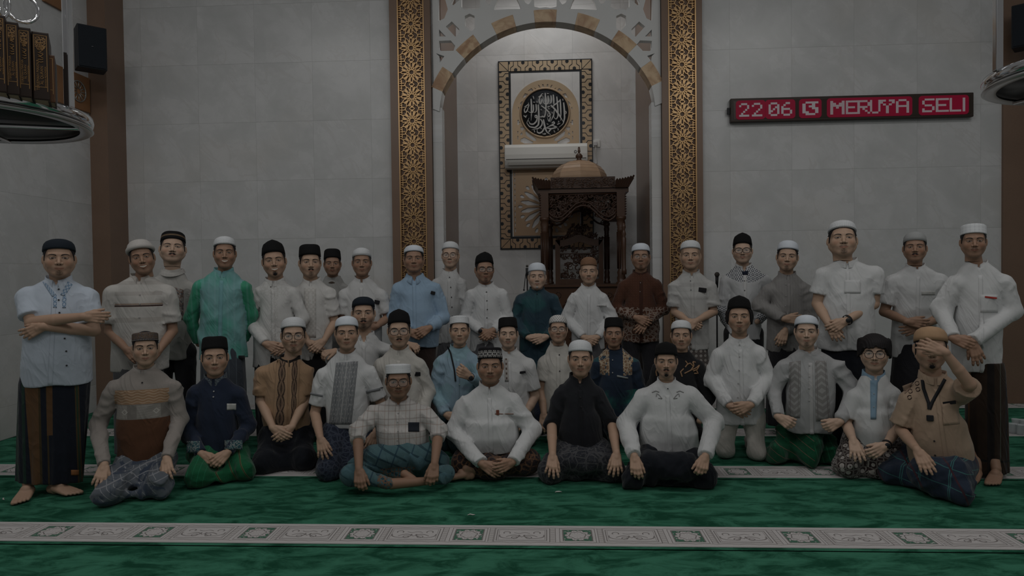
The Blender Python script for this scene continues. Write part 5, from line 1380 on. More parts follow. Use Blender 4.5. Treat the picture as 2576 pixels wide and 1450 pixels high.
C_black = cloth('black_cloth', (.014, .014, .016)); C_navy = cloth('navy_cloth', (.012, .017, .032)); C_dktr = cloth('dark_trousers', (.022, .022, .026)); C_char = cloth('charcoal_cloth', (.05, .052, .06))
C_blksar = cloth('black_sarong', (.010, .012, .017))
K_white = Mat('white_knit_cap', .9, .15); x, y, z = K_white.coords(attr='hc')
_a = (x.atan2(y)*26).sin().abs(); _b = (z*420).sin().abs(); K_white.color(K_white.mix(_a*_b*.35, (.66, .68, .70), (.50, .52, .54))); K_white.bump(_a*_b, .0015); K_white = K_white.m
K_bluew = Mat('bluish_white_cap', .9, .15); K_bluew.coords(attr='hc'); K_bluew.color(K_bluew.mix(K_bluew.noise(60), (.58, .63, .70), (.68, .72, .77))); K_bluew = K_bluew.m
def capmat(name, base, f, rough=.85):
    M = Mat(name, rough, .2); x, y, z = M.coords(attr='hc'); c = base
    for m, col in f(M, x, y, z, (x/.08).atan2(y/-.1)): c = M.mix(m, c if not isinstance(c, tuple) else c, col)
    M.color(c); return M.m
K_vel = plain('black_velvet', (.0065, .0065, .007), .92, grain=.2, gs=300)
K_navy = plain('navy_knit', (.012, .018, .027), .9, grain=.25, gs=220)
K_gray = plain('grey_knit', (.34, .35, .35), .9, grain=.15, gs=200)
K_fluff = plain('fluffy_white', (.48, .46, .44), .95, grain=.15, gs=160)
K_tan = plain('tan_cap_cloth', (.42, .27, .16), .85, grain=.12, gs=25)
K_lace = capmat('lacy_white', (.58, .58, .57), lambda M, x, y, z, t: [(((t*22).sin()*(z*230).sin()).gt(.25)*.7, (.17, .15, .14))])
K_emb = capmat('geometric_white', (.66, .68, .70), lambda M, x, y, z, t: [((((t*9).sin()*(z*150).sin()).abs().lt(.12))*.45, (.42, .44, .47))])
K_brown = capmat('brown_ribbed', (.17, .09, .055), lambda M, x, y, z, t: [(((z*420+(t*6).sin()*2).sin()).gt(.2)*.6, (.30, .18, .11)), (z.lt(.006), (.22, .13, .08))])
K_line = capmat('black_gold_stripe', (.010, .010, .011), lambda M, x, y, z, t: [((z-.026).abs().lt(.0015)+(z-.034).abs().lt(.0010), (.30, .19, .10)), (z.band(.027, .033)*(t*60).sin().gt(0), (.16, .13, .10))])
K_songket = capmat('black_white_motif', (.010, .010, .012), lambda M, x, y, z, t: [((((t*8).sin()*(z-.03)*28).abs().band(.10, .22)+((t*16).sin().abs()*.022-(z-.030).abs()).abs().lt(.0032)+((t*8).cos().abs()*.010-(z-.030).abs()).abs().lt(.0022)).mn(1)*z.band(.008, .056), (.36, .35, .34))])
K_batik = capmat('batik_cap', (.018, .022, .035), lambda M, x, y, z, t: [(M.voro(60, M.comb(t*.9, z, 0), 'DISTANCE_TO_EDGE').band(.07, .2)*z.gt(.012), (.22, .15, .09)), (M.voro(45, M.comb(t*.8, z, 4)).lt(.22)*z.gt(.012), (.10, .16, .24)), (((z-.006).abs().lt(.003))*((t*50).sin().gt(0)), (.35, .30, .25))])
B_dark = plain('dark_button', (.03, .028, .03), .3); B_pearl = plain('pearl_button', (.42, .42, .42), .3); B_brown = plain('brown_button', (.07, .04, .03), .3)
P_blk = plain('phone_black', (.008, .008, .010), .25)

def stripes(defs, fx=lambda x, z: x):
    "vertical stripes: (centre, half width, colour)"
    return lambda M, x, y, z, s: [((fx(x, z)-c).abs().lt(h), col) for c, h, col in defs]
def batik(c1, c2, sc=26, soft=.1):
    return lambda M, x, y, z, s: [(M.voro(sc, None, 'DISTANCE_TO_EDGE').lt(soft), c1), (M.voro(sc*1.7).lt(.22), c2), ((M.noise(sc*.7, 3, None, .5, 2)-.5).abs().lt(.022), c2)]

# ------------------------------------------------------------------ embroidery / panel materials in patch coordinates
def pm(name, base, f): return cloth(name, base, f, kind='patch', wr=.001)

# ================================================================== FRONT ROW
T1, T2, T3, T4, T5 = (.43, .28, .198), (.46, .31, .222), (.33, .20, .136), (.275, .163, .108), (.51, .355, .265)

# F1 grey and brown shirt, batik cap, kneeling
def f1pat(M, x, y, z, s):
    t = s.lt(.5)
    zz = z
    return [(t*zz.lt(F1z(1058)), (.105, .048, .026)), (t*zz.band(F1z(1058), F1z(1020)), (.20, .185, .17)), (t*zz.band(F1z(1056), F1z(1022))*(((zz*420).sin().abs().lt(.55))*((x*30).sin().gt(-.6))+((x.abs()-.10).abs()+(zz-F1z(1039)).abs()).band(.012, .022)).mn(1), (.42, .40, .37)),
            (t*zz.band(F1z(1020), F1z(984)), (.30, .19, .115)), (t*zz.band(F1z(1018), F1z(986))*(((zz*330+(x*90).sin()*1.6).sin()).gt(.75)), (.44, .33, .24)), (s.gt(.5)*z.lt(F1z(1150))*(x*60).sin().gt(.8), (.42, .40, .38))]
def zpix(Y, x): return lambda y: float(at(x, y, Y)[2])
F1z = zpix(4.52, 360)
p = Person('person kneeling far left in front, grey and brown shirt with batik cap', 4.65, (365, 878), 921, (265, 960, 455, 955), (286, 430, 1200),
    L=dict(e=(246, 1069, .02), w=(262, 1172, -.30), t=(240, 1245, -.44), spread=.22, curl=.28), R=dict(e=(453, 1054, .02), w=(419, 1156, -.28), t=(425, 1215, -.41), spread=.2, curl=.35), res=.009, tone=T2, fw=.95, col=938)
p.shirt(cloth('grey_linen', (.275, .25, .23), f1pat), hemarc=-.05); p.collar(pm('grey_embroidered_collar', (.30, .28, .26), None), gap=12, plk=False); p.cap('tall', K_batik, h=.88, z0=.047, tilt=4); p.hair()
p.lower('kneel', cloth('grey_striped_sarong', (.105, .12, .14), lambda M, x, y, z, s: [((((x*.8+z*.7)*30).fr().lt(.12))*(x-.0).abs().lt(.16), (.24, .25, .27)), (M.noise(7, 4, None, .6, 1.5).ss(.5, .58), (.045, .06, .09)), (((z*1.0-x*.3)*22).fr().lt(.12)*z.gt(.12), (.22, .23, .25))]), kn=(246, 1290, 402, 1268), amp=.016, res=.010,
    extra=[(330, 1215, -.30, 400, 1230, -.33, .05, .05)])
p.buttons([(358, 963)], B_dark)
# F2 navy shirt, green sarong
p = Person('kneeling person in plain navy shirt, green sarong and black cap', 4.92, (540, 902), 946, (470, 972, 615, 972), (483, 597, 1148),
    L=dict(e=(471, 1080, .02), w=(507, 1143, -.22), t=(552, 1185, -.30), curl=.7, spread=.05), R=dict(e=(624, 1075, .02), w=(572, 1140, -.22), t=(530, 1180, -.33), curl=.75, spread=.05), res=.009, tone=T1, fw=.98, col=960)
p.shirt(cloth('navy_cotton', (.018, .026, .048))); p.collar(cloth('navy_batik_collar', (.03, .04, .06), batik((.12, .15, .17), (.10, .12, .13), 60)), gap=12, plk=False); p.cap('peci', K_vel, h=.92, z0=.050); p.hair(.015)
cuffm = cloth('teal_batik_cuff', (.03, .09, .10), batik((.20, .24, .23), (.015, .03, .05), 45))
p.rect('cuff_band', 470, 1110, 503, 1140, cuffm, nu=6, nv=5); p.rect('cuff_band', 565, 1108, 610, 1132, cuffm, nu=6, nv=5)
p.rect('pocket_flap', 571, 1016, 594, 1032, plain('white_flap', (.5, .5, .48)), nu=4, nv=4); p.buttons([(538, 985), (537, 999)], B_pearl)
p.lower('kneel', cloth('green_sarong', (.010, .105, .045), lambda M, x, y, z, s: [((((x+z*.5)*11).fr().lt(.13))*(x.gt(.02)), (.11, .12, .05)), ((((x+z*.5)*11).fr().band(.03, .07))*(x.gt(.02)), (.012, .02, .02)), (((x-z*.2)*26).fr().lt(.1)*x.lt(.0), (.02, .16, .08))]), kn=(487, 1240, 618, 1220), amp=.014, res=.010)
# K2 tan embroidered
p = Person('kneeling person in tan shirt with black embroidered front panels, glasses and white cap', 5.2, (738, 846), 888, (642, 922, 786, 918), (655, 782, 1096), sleeve='S',
    L=dict(e=(656, 1010, .0), w=(687, 1078, -.22), t=(737, 1112, -.30), curl=.4, spread=.05), R=dict(e=(768, 1008, .0), w=(733, 1076, -.22), t=(690, 1112, -.27), curl=.4), res=.009, tone=T2, col=912)
p.shirt(cloth('tan_cotton', (.36, .235, .145)), hemarc=-.01); p.collar(cloth('black_collar', (.014, .012, .012)), gap=5, plk=False); p.cap('kufi', K_white, h=1.0, z0=.050, w=1.0); p.hair(.01); p.glasses(color=(.02, .015, .012)); p.facial('thin_moustache', 'small_goatee')
embm = pm('black_lozenge_embroidery', (.030, .021, .017), lambda M, x, y, z, s: [((x.abs()-(y*26).sin().abs()*.010).gt(.017), (.36, .235, .145)), ((((y*26).sin().abs()*.017-x.abs()).abs().lt(.0035)), (.22, .15, .10)), ((((y*26).sin().abs()*.009-x.abs()).abs().lt(.0028)), (.20, .13, .09)), ((M.voro(120, None, 'DISTANCE_TO_EDGE').lt(.08))*x.abs().lt(.03)*.6, (.17, .11, .08))])
p.patch('embroidered_panel', [(697, 905), (725, 912), (722, 1083), (683, 1085)], embm, nu=6, nv=26, off=.005); p.patch('embroidered_panel', [(729, 912), (755, 905), (748, 1083), (727, 1083)], embm, nu=6, nv=26, off=.005)
p.lower('kneel', C_blksar, kn=(652, 1203, 768, 1193), amp=.010)
# K3 white shirt with grey panel
p = Person('person in white shirt with wide grey patterned front panel, left of the plaid shirt', 5.1, (872, 840), 880, (797, 926, 945, 920), (815, 930, 1078), sleeve='S',
    L=dict(e=(792, 1040, .0), w=(806, 1104, -.26), t=(822, 1178, -.38), curl=.25, spread=.28), R=dict(e=(960, 1020, .02), w=(945, 1090, -.15), t=(930, 1130, -.2)), res=.009, tone=T1, col=898)
p.shirt(C_white, hemarc=-.02); p.collar(C_white, gap=10, label='white band collar edged in grey', plk=False); p.cap('kufi', K_bluew, h=1.0, z0=.046, tilt=9); p.hair()
gp = pm('grey_floral_panel', (.21, .22, .23), lambda M, x, y, z, s: [((M.voro(52, None)).lt(.26), (.30, .30, .31)), ((x.abs()-.028).abs().lt(.0016), (.34, .34, .34)), ((x.abs()-.052).abs().lt(.0018), (.10, .11, .12)), (x.abs().lt(.003), (.40, .40, .40)), (((y*90).sin()*((x.abs()-.014)*300).sin()).gt(.7), (.33, .33, .33))])
p.patch('patterned_panel', [(846, 913), (901, 909), (884, 1068), (827, 1068)], gp, nu=12, nv=24); gb = cloth('grey_trim', (.20, .21, .22))
p.patch('sleeve_trim', [(781, 988), (812, 994), (812, 999), (780, 993)], gb, nu=5, nv=2, off=.005); p.patch('sleeve_trim', [(921, 984), (964, 974), (965, 980), (922, 990)], gb, nu=5, nv=2, off=.005)
p.lower('kneel', cloth('dark_blue_batik_sarong', (.016, .021, .036), batik((.05, .06, .085), (.035, .045, .07), 24)), kn=(812, 1218, 905, 1205), amp=.012)
# F3 plaid, cross-legged
plaid = lambda M, x, y, z, s: [(((x*13.5).fr().lt(.10))*.45, (.20, .17, .16)), (((x*13.5+.35).fr().lt(.07))*.5, (.30, .22, .18)), (((z*11).fr().lt(.10))*.45, (.20, .17, .16)), (((z*11+.4).fr().lt(.07))*.5, (.30, .22, .18))]
p = Person('cross-legged person in white plaid shirt with rolled sleeves, round glasses and white cap', 4.82, (1002, 962), 1003, (920, 1022, 1090, 1022), (945, 1085, 1143),
    L=dict(e=(900, 1085, -.10), w=(903, 1182, -.38), t=(908, 1250, -.48), curl=.75, spread=.08, sl=1.28), R=dict(e=(1104, 1082, -.10), w=(1093, 1168, -.36), t=(1084, 1240, -.46), curl=.7, spread=.08, sl=1.28), res=.009, tone=T4, fat=1.22, jf=.10, fw=1.07, col=1020, bagg=1.05)
m_plaid = cloth('plaid_cotton', (.47, .455, .44), plaid)
p.shirt(m_plaid, belly=.02, vn=.03); p.collar(m_plaid, kind='fold', gap=16, h=.022); p.cap('tall', K_white, h=1.02, z0=.054, tilt=2, w=1.02); p.hair(.02); p.glasses(r=.024, rz=.021, square=2.6); p.facial('thin_moustache')
p.rect('pocket', 1027, 1063, 1055, 1086, cloth('dark_denim_pocket', (.016, .020, .028)), nu=5, nv=5); p.buttons([(1002, 1040), (1000, 1062), (1001, 1085), (1000, 1108)], B_pearl, .004)
m_teal = cloth('teal_checked_sarong', (.070, .135, .150), lambda M, x, y, z, s: [((((x*.6+z*1.1)*13).fr().lt(.22))*.8, (.018, .045, .06)), ((((x*1.3-z*.5)*7).fr().lt(.10))*.8, (.02, .05, .075)), (M.noise(5, 2).gt(.58)*.7, (.085, .17, .20)), ((M.voro(38, None, 'DISTANCE_TO_EDGE').lt(.10))*x.band(-.12, .12)*z.lt(.14), (.16, .10, .07))])
p.lower('cross', m_teal, kn=(862, 1228, 1132, 1215), amp=.014, res=.010, extra=[(885, 1195, -.26, 978, 1214, -.37, .075, .050), (1125, 1190, -.22, 1084, 1206, -.32, .070, .045), (940, 1150, -.12, 1060, 1150, -.12, .10, .10)])
P = [(p.px(1040, 1206, -.36), p.px(960, 1222, -.44), .045, .048), (p.px(960, 1222, -.44), p.px(912, 1228, -.40), .05, .05)]
V, F = mesh_prims([(p.px(1076, 1211, -.33), p.px(985, 1218, -.375), .027, .037), (p.px(1018, 1194, -.30), p.px(1038, 1206, -.33), .030, .026)], .004)
def addbody(p, V, F):
    me = p.root.data; o = np.empty(len(me.vertices)*3, np.float32); me.vertices.foreach_get('co', o); V0 = o.reshape(-1, 3)
    q = np.empty(len(me.loops), np.int32); me.loops.foreach_get('vertex_index', q); F0 = q.reshape(-1, 4)
    h = np.empty(len(V0)*3, np.float32); me.attributes['hc'].data.foreach_get('vector', h); h = h.reshape(-1, 3)
    n = np_mesh('person', np.concatenate([V0, V]), np.concatenate([F0, F+len(V0)]), attrs={'hc': np.concatenate([h, np.full((len(V), 3), (0, 9., 0))])}); n.materials.append(me.materials[0]); p.root.data = n; bpy.data.meshes.remove(me)
addbody(p, V, F)
# F4 white, patterned cap, cross-legged
p = Person('cross-legged person in plain white shirt with black and white patterned cap', 4.98, (1233, 924), 966, (1152, 1000, 1308, 994), (1162, 1312, 1138),
    L=dict(e=(1140, 1085, -.02), w=(1212, 1168, -.30), t=(1272, 1205, -.36), curl=.3, spread=.1), R=dict(e=(1340, 1082, -.02), w=(1288, 1165, -.28), t=(1236, 1188, -.41), curl=.35, spread=.08), res=.009, tone=T3, fat=1.25, jf=.14, fw=1.06, col=980, bagg=1.18)
p.shirt(C_white, belly=.025, vn=.025); p.collar(C_white, gap=7); p.cap('peci', K_songket, h=.86, z0=.050, tilt=5); p.hair(.01); p.facial('thin_moustache')
p.rect('pocket_trim', 1245, 1041, 1292, 1043, cloth('brown_piping', (.22, .13, .10)), nu=5, nv=2, off=.002); p.item('wallet', 1252, 1038, .022, .036, plain('brown_leather', (.16, .05, .03), .6), 'small brown leather tab sticking out of the white shirt pocket', 'wallet')
m_f4 = cloth('brown_batik_sarong', (.020, .017, .020), batik((.14, .075, .045), (.06, .035, .028), 20))
p.lower('cross', m_f4, kn=(1134, 1214, 1362, 1210), amp=.012, res=.010)
h = p.fl(1178, 1212); V, F = mesh_prims(foot_prims(h+(.02, .02, .01), h+(-.25, .0, .01), 1, .95, leg=h+(.12, .06, .06)), .004); addbody(p, V, F)
# F5 black shirt kneeling
p = Person('kneeling person in plain black shirt and white cap, middle of the front row', 5.0, (1460, 906), 949, (1393, 974, 1520, 972), (1402, 1522, 1140), sleeve='E',
    L=dict(e=(1388, 1068, .0), w=(1390, 1146, -.30), t=(1386, 1212, -.42), curl=.3, spread=.25, sl=1.08), R=dict(e=(1540, 1068, .0), w=(1551, 1142, -.30), t=(1550, 1206, -.41), curl=.35, spread=.25, sl=1.08), res=.009, tone=T1, fw=.97, col=960)
p.shirt(cloth('black_linen', (.017, .018, .022)), vn=.045, hemarc=-.01); p.collar(cloth('black_linen_collar', (.014, .015, .018)), gap=20); p.cap('kufi', K_white, h=1.05, z0=.046, tilt=9); p.hair(); p.facial('thin_moustache')
p.buttons([(1460, 1000), (1462, 1024)], B_dark)
p.lower('kneel', cloth('black_floral_sarong', (.020, .022, .028), batik((.065, .066, .07), (.05, .05, .056), 17, .06)), kn=(1376, 1225, 1552, 1222), amp=.014, res=.010, extra=[(1440, 1160, -.25, 1490, 1160, -.25, .09, .09)])
# F6 white shirt black sarong
p = Person('moustached kneeling person in white shirt, black sarong and black cap, beside the black shirt', 4.88, (1676, 912), 950, (1597, 984, 1760, 978), (1607, 1765, 1146),
    L=dict(e=(1574, 1066, .0), w=(1596, 1150, -.32), t=(1604, 1215, -.43), curl=.6, spread=.1), R=dict(e=(1797, 1062, .0), w=(1774, 1150, -.31), t=(1758, 1210, -.42), curl=1.0, spread=.05), res=.009, tone=T1, col=972, bagg=1.2, fat=1.1)
p.stubv = .5
p.shirt(C_white, hemarc=.0, belly=.015); p.collar(C_white, gap=7); p.cap('peak', K_vel, h=.98, z0=.048, w=1.04, tilt=6); p.hair(.01); p.facial('moustache', 'goatee')
emb = pm('grey_thread', (.30, .30, .30), None)
for sx in (-1, 1): p.ribbon('embroidery', [(1680+sx*33-4*sx, 998), (1680+sx*28, 990), (1680+sx*22, 994), (1680+sx*14, 1004), (1680+sx*24, 1002)], .006, emb, off=.003, n=18); p.ribbon('embroidery', [(1680+sx*40, 988), (1680+sx*30, 984), (1680+sx*22, 987)], .007, emb, off=.003, n=12)
p.buttons([(1680, 978)], B_dark, .004)
p.lower('kneel', C_blksar, kn=(1590, 1240, 1782, 1238), amp=.014, res=.010, extra=[(1640, 1170, -.25, 1720, 1170, -.25, .10, .10)])
p.item('ring', 1606, 1187, .004, .004, plain('silver', (.6, .6, .6), .2, 1), 'thin silver ring', 'ring') if False else None
# K12 no cap, glasses
p = Person('bareheaded person with black fringe and round glasses, white shirt with light blue collar', 5.0, (2200, 891), 934, (2130, 978, 2264, 972), (2142, 2262, 1120), sleeve='S',
    L=dict(e=(2128, 1064, .0), w=(2146, 1108, -.24), t=(2160, 1165, -.36), curl=.3, spread=.22), R=dict(e=(2262, 1070, .0), w=(2228, 1122, -.24), t=(2180, 1152, -.32), curl=.5, spread=.1), res=.009, tone=T5, fw=1.0, jf=.06, fat=1.1, col=953)
m_lb = cloth('light_blue_cotton', (.21, .32, .42))
p.shirt(C_white, vn=.02, belly=.01); p.collar(m_lb, gap=12, plk=False); p.hair(style='bowl'); p.glasses(r=.0215, rz=.020, t=.0019, square=2.2); p.facial('thin_moustache')
p.patch('placket', [(2189, 957), (2208, 957), (2204, 1055), (2190, 1055)], m_lb, nu=3, nv=14); p.buttons([(2198, 991), (2198, 1024)], B_pearl, .004); p.watch(1)
p.lower('kneel', cloth('white_flower_batik_sarong', (.035, .025, .024), lambda M, x, y, z, s: [(M.voro(20, None, rnd=.35).lt(.36), (.40, .37, .35)), (M.voro(20, None, rnd=.35).lt(.10), (.05, .03, .03)), (M.voro(20, None, 'DISTANCE_TO_EDGE', .35).band(.03, .07), (.34, .31, .29)), (M.voro(90).lt(.15), (.30, .27, .25))]), kn=(2130, 1212, 2262, 1218), amp=.010, res=.010)
# K13 hand over face
p = Person('person covering his face with one hand, tan shirt and cap, black lanyard', 4.68, (2345, 880), 931, (2262, 984, 2440, 972), (2292, 2462, 1175), sleeve='S',
    L=dict(e=(2266, 1082, .0), w=(2308, 1134, -.30), t=(2342, 1200, -.40), curl=.2, spread=.12, sl='S'), R=dict(e=(2440, 968, -.22), w=(2376, 886, -.27), t=(2308, 858, -.22), curl=.25, spread=.16, side=-1, n=(0, -1, .2)), res=.009, tone=T1, fat=1.12, col=956, bagg=1.1, hy=4)
m_tan = cloth('tan_shirt_cloth', (.375, .275, .20))
p.shirt(m_tan, hemarc=-.02, belly=.01, slen=.84); p.collar(m_tan, gap=11); p.hair(.03); p.cap('beanie', K_tan, z0=.044, tilt=8, w=1.02); p.facial('goatee')
ln = plain('lanyard_black', (.012, .013, .016), .7)
p.ribbon('lanyard', [(2320, 956), (2323, 978), (2336, 1015), (2337, 1030)], .020, ln, n=22); p.ribbon('lanyard', [(2377, 954), (2366, 974), (2345, 1012), (2338, 1030)], .020, ln, n=22)
o = p.item('key_case', 2339, 1052, .040, .038, ln, 'black plastic case hanging from the lanyard on the tan shirt', 'key case', d=.018)
p.patch('pocket', [(2369, 1018), (2408, 1010), (2414, 1066), (2373, 1070)], m_tan, nu=6, nv=8, off=.006); p.item('phone', 2388, 1014, .075, .022, P_blk, 'black phone tucked in the pocket of the tan shirt', 'phone', rot=-12, off=.002)
em2 = plain('brown_thread', (.05, .03, .025), .8)
for cx, cy in ((2290, 985), (2309, 980), (2288, 1000), (2307, 965)):
    for k in range(2): p.ribbon('embroidery', [(cx+5*math.cos(t), cy+5*math.sin(t)) for t in np.linspace(k*3.1, k*3.1+2.6, 7)], .005, em2, off=.003, n=8)
p.buttons([(2344, 963), (2350, 1110), (2352, 1146)], B_dark); p.patch('embroidery', [(2270, 972), (2296, 962), (2290, 978), (2276, 992)], cloth('taupe_embroidery', (.27, .19, .14)), nu=4, nv=5, off=.003)
p.lower('kneel', cloth('navy_striped_sarong', (.020, .030, .050), lambda M, x, y, z, s: [((((x-y*.6)*5.2).fr().band(.10, .13))+(((x-y*.6)*5.2).fr().band(.16, .19)), (.04, .13, .13)), ((((z+x*.3)*9).fr().lt(.05)), (.04, .12, .12)), (((x*1.2+z*.5)*4).fr().band(.5, .56), (.05, .022, .03))]), kn=(2248, 1228, 2425, 1280), amp=.014, res=.010,
    extra=[(2330, 1190, -.20, 2400, 1200, -.25, .12, .12), (2430, 1255, -.12, 2488, 1264, -.02, .05, .02)])
K8z = zpix(5.5, 1545)
S2z = zpix(5.1, 355)
S5z = zpix(5.5, 688)
S14z = zpix(6.4, 1610)
S15z = zpix(6.2, 1740)
S16z = zpix(6.3, 1868)
# ================================================================== SECOND ROW
# K1 arms on neighbours' shoulders
p = Person('bearded person in white shirt and navy cap, arms round two neighbours\' shoulders', 5.7, (914, 789), 828, (868, 862, 975, 860), (880, 962, 1010),
    L=dict(e=(836, 905, .08), w=(842, 884, -.12), t=(806, 892, -.22), curl=.9, spread=.15, n=(0, -.5, .9), sl=1.6), R=dict(e=(1010, 900, .08), w=(1026, 866, -.06), t=(1062, 878, -.18), curl=.8, spread=.15, n=(0, -.5, .9), sl=1.5), tone=T2, fw=1.02, jf=.05, col=848)
p.shirt(C_white2, vn=.07); p.collar(C_white2, gap=24, h=.02); p.cap('beanie', K_navy, z0=.052, tilt=8, h=.86); p.hair(); p.facial('moustache', 'beard'); p.lower('kneel', C_char)
# K4
p = Person('person in cream shirt with glasses and black cap, sitting behind the plaid shirt', 5.3, (1004, 834), 874, (940, 902, 1070, 900), (955, 1062, 1060),
    L=dict(e=(935, 990, .05), w=(965, 1050, -.1)), R=dict(e=(1078, 985, .03), w=(1060, 1050, -.12)), tone=T2, col=888)
p.shirt(C_cream); p.collar(C_cream, gap=8); p.cap('peak', K_vel, h=1.0, z0=.050); p.hair(.01); p.glasses(r=.0235, rz=.019, t=.0019, square=2.8); p.facial('moustache'); p.lower('kneel', C_char)
p.item('phone', 1048, 941, .062, .034, P_blk, 'black phone in the breast pocket of the cream shirt behind the plaid one', 'phone')
# K5
m_lblue = cloth('pale_blue_cotton', (.255, .36, .44), lambda M, x, y, z, s: [(M.noise(4, 2).gt(.55)*.35, (.22, .40, .42))])
p = Person('person in pale blue shirt holding a black bag strap with one fist', 5.45, (1156, 833), 868, (1093, 896, 1206, 890), (1105, 1198, 1050),
    L=dict(e=(1090, 990, .0), w=(1124, 1045, -.16), t=(1160, 1062, -.22)), R=dict(e=(1216, 968, -.04), w=(1182, 948, -.22), t=(1142, 930, -.27), curl=1.5, spread=0), tone=T2, fw=.97, col=884)
p.shirt(m_lblue); p.collar(m_lblue, gap=8); p.cap('tall', K_white, h=.98, z0=.050); p.hair(); p.ribbon('bag_strap', [(1126, 872), (1134, 890), (1143, 930), (1146, 960)], .012, plain('lanyard_black', (.012, .013, .016)), n=20); p.watch(1); p.buttons([(1156, 968), (1158, 1000), (1157, 1030)], B_pearl, .004)
p.lower('kneel', cloth('teal_dark_sarong', (.022, .045, .06), batik((.03, .06, .075), (.035, .07, .08), 14)), kn=(1112, 1140, 1190, 1140))
# K6
p = Person('person in white short-sleeved shirt with beaded placket and black cap, behind the patterned cap', 5.6, (1278, 842), 876, (1225, 908, 1345, 904), (1240, 1335, 1040), sleeve='S',
    L=dict(e=(1222, 985, .0), w=(1250, 1040, -.1)), R=dict(e=(1346, 998, .0), w=(1318, 1050, -.1), t=(1300, 1075, -.15)), tone=T5, col=892)
p.shirt(C_white2, vn=.03); p.collar(C_white2, gap=14); p.cap('peci', K_vel, h=.95, z0=.052, roll=-2); p.hair(.01); p.facial('thin_moustache')
p.patch('placket', [(1268, 902), (1278, 902), (1280, 960), (1270, 960)], pm('beaded_placket', (.38, .36, .34), lambda M, x, y, z, s: [(((y*160).sin().gt(.1))*(x.abs().lt(.006)), (.10, .07, .06))]), nu=3, nv=10)
p.item('phone', 1314, 937, .055, .020, P_blk, 'dark edge of a phone in the white shirt pocket behind the patterned cap', 'phone', rot=-6); p.lower('kneel', C_char, kn=(1240, 1130, 1330, 1130))
# K7
p = Person('person with lacy white cap and glasses in a cream short-sleeved shirt', 5.75, (1404, 829), 862, (1354, 896, 1452, 890), (1362, 1448, 1040), sleeve='S',
    L=dict(e=(1362, 985, .0), w=(1368, 1042, -.12), t=(1366, 1085, -.18), curl=.4), R=dict(e=(1452, 985, .0), w=(1440, 1040, -.1)), tone=T1, fw=.95, hp=-6, col=876)
p.shirt(C_cream, slen=.6); p.collar(C_cream, gap=9); p.cap('kufi', K_lace, z0=.052, tilt=6); p.hair(); p.glasses(r=.0225, rz=.017, square=3, color=(.02, .015, .015)); p.buttons([(1407, 893), (1408, 934), (1410, 975)], B_dark); p.lower('kneel', C_navy, kn=(1345, 1100, 1440, 1100))
# K8
m_bat = cloth('navy_teal_shirt', (.018, .030, .052), lambda M, x, y, z, s: [(((x.abs().band(.055, .14))*z.gt(K8z(948))*s.lt(.5)), (.21, .13, .08)), (((x.abs().band(.055, .14))*z.gt(K8z(948)))*s.lt(.5)*(M.voro(34, None, 'DISTANCE_TO_EDGE').lt(.10)+M.voro(50).lt(.18)).mn(1), (.40, .33, .24)), (((x.abs().band(.055, .14))*z.gt(K8z(948)))*s.lt(.5)*(M.noise(30, 2).gt(.58)), (.03, .06, .09)), (z.gt(K8z(915))*(s.gt(.5)+x.abs().gt(.14)).mn(1), (.025, .075, .09)), (z.lt(K8z(985))*M.noise(5).ss(.45, .6), (.02, .10, .09))])
p = Person('person in navy and teal shirt with orange batik shoulder panels, black cap', 5.65, (1544, 841), 873, (1488, 900, 1610, 902), (1500, 1600, 1070),
    L=dict(e=(1494, 990, .05), w=(1530, 1055, -.12), t=(1555, 1080, -.16)), R=dict(e=(1612, 990, .0), w=(1576, 1052, -.16), t=(1545, 1080, -.2)), tone=T3, col=888)
p.shirt(m_bat); p.collar(C_navy, gap=7, plk=False); p.cap('peci', K_vel, h=.98, z0=.050); p.hair(.01); p.facial('thin_moustache'); p.buttons([(1541, 906), (1541, 938)], B_pearl, .005); p.patch('pocket', [(1552, 944), (1580, 950), (1580, 954), (1552, 949)], cloth('pale_pocket_edge', (.25, .28, .28)), nu=5, nv=2); p.lower('kneel', C_navy, kn=(1490, 1120, 1610, 1120))
# K9
p = Person('half-hidden person in black shirt with gold bird embroidery and white cap', 5.45, (1714, 846), 881, (1640, 912, 1772, 906), (1650, 1762, 1060),
    L=dict(e=(1640, 1000, .05), w=(1680, 1060, -.1)), R=dict(e=(1782, 1000, .0), w=(1760, 1060, -.1)), tone=T1, fw=1.0, col=895)
p.shirt(C_black); p.collar(cloth('black_gold_collar', (.016, .014, .014), lambda M, x, y, z, s: [((z*300).sin().gt(.8), (.22, .13, .07))]), gap=12, plk=False); p.cap('kufi', K_white, z0=.050, tilt=10); p.hair(.01); p.facial('thin_moustache')
gt = plain('gold_thread', (.30, .18, .10), .6)
for pts in ([(1722, 940), (1738, 932), (1746, 920), (1742, 910), (1750, 912)], [(1738, 932), (1752, 926), (1760, 918), (1754, 930), (1744, 934)], [(1728, 918), (1736, 914), (1744, 922)], [(1716, 948), (1712, 936), (1720, 928)], [(1746, 940), (1756, 940), (1752, 932)], [(1724, 908), (1730, 916), (1724, 924)], [(1652, 946), (1650, 936), (1654, 926)]): p.ribbon('embroidery', pts, .009, gt, off=.004, n=16)
p.lower('kneel', C_black, kn=(1660, 1130, 1760, 1130))
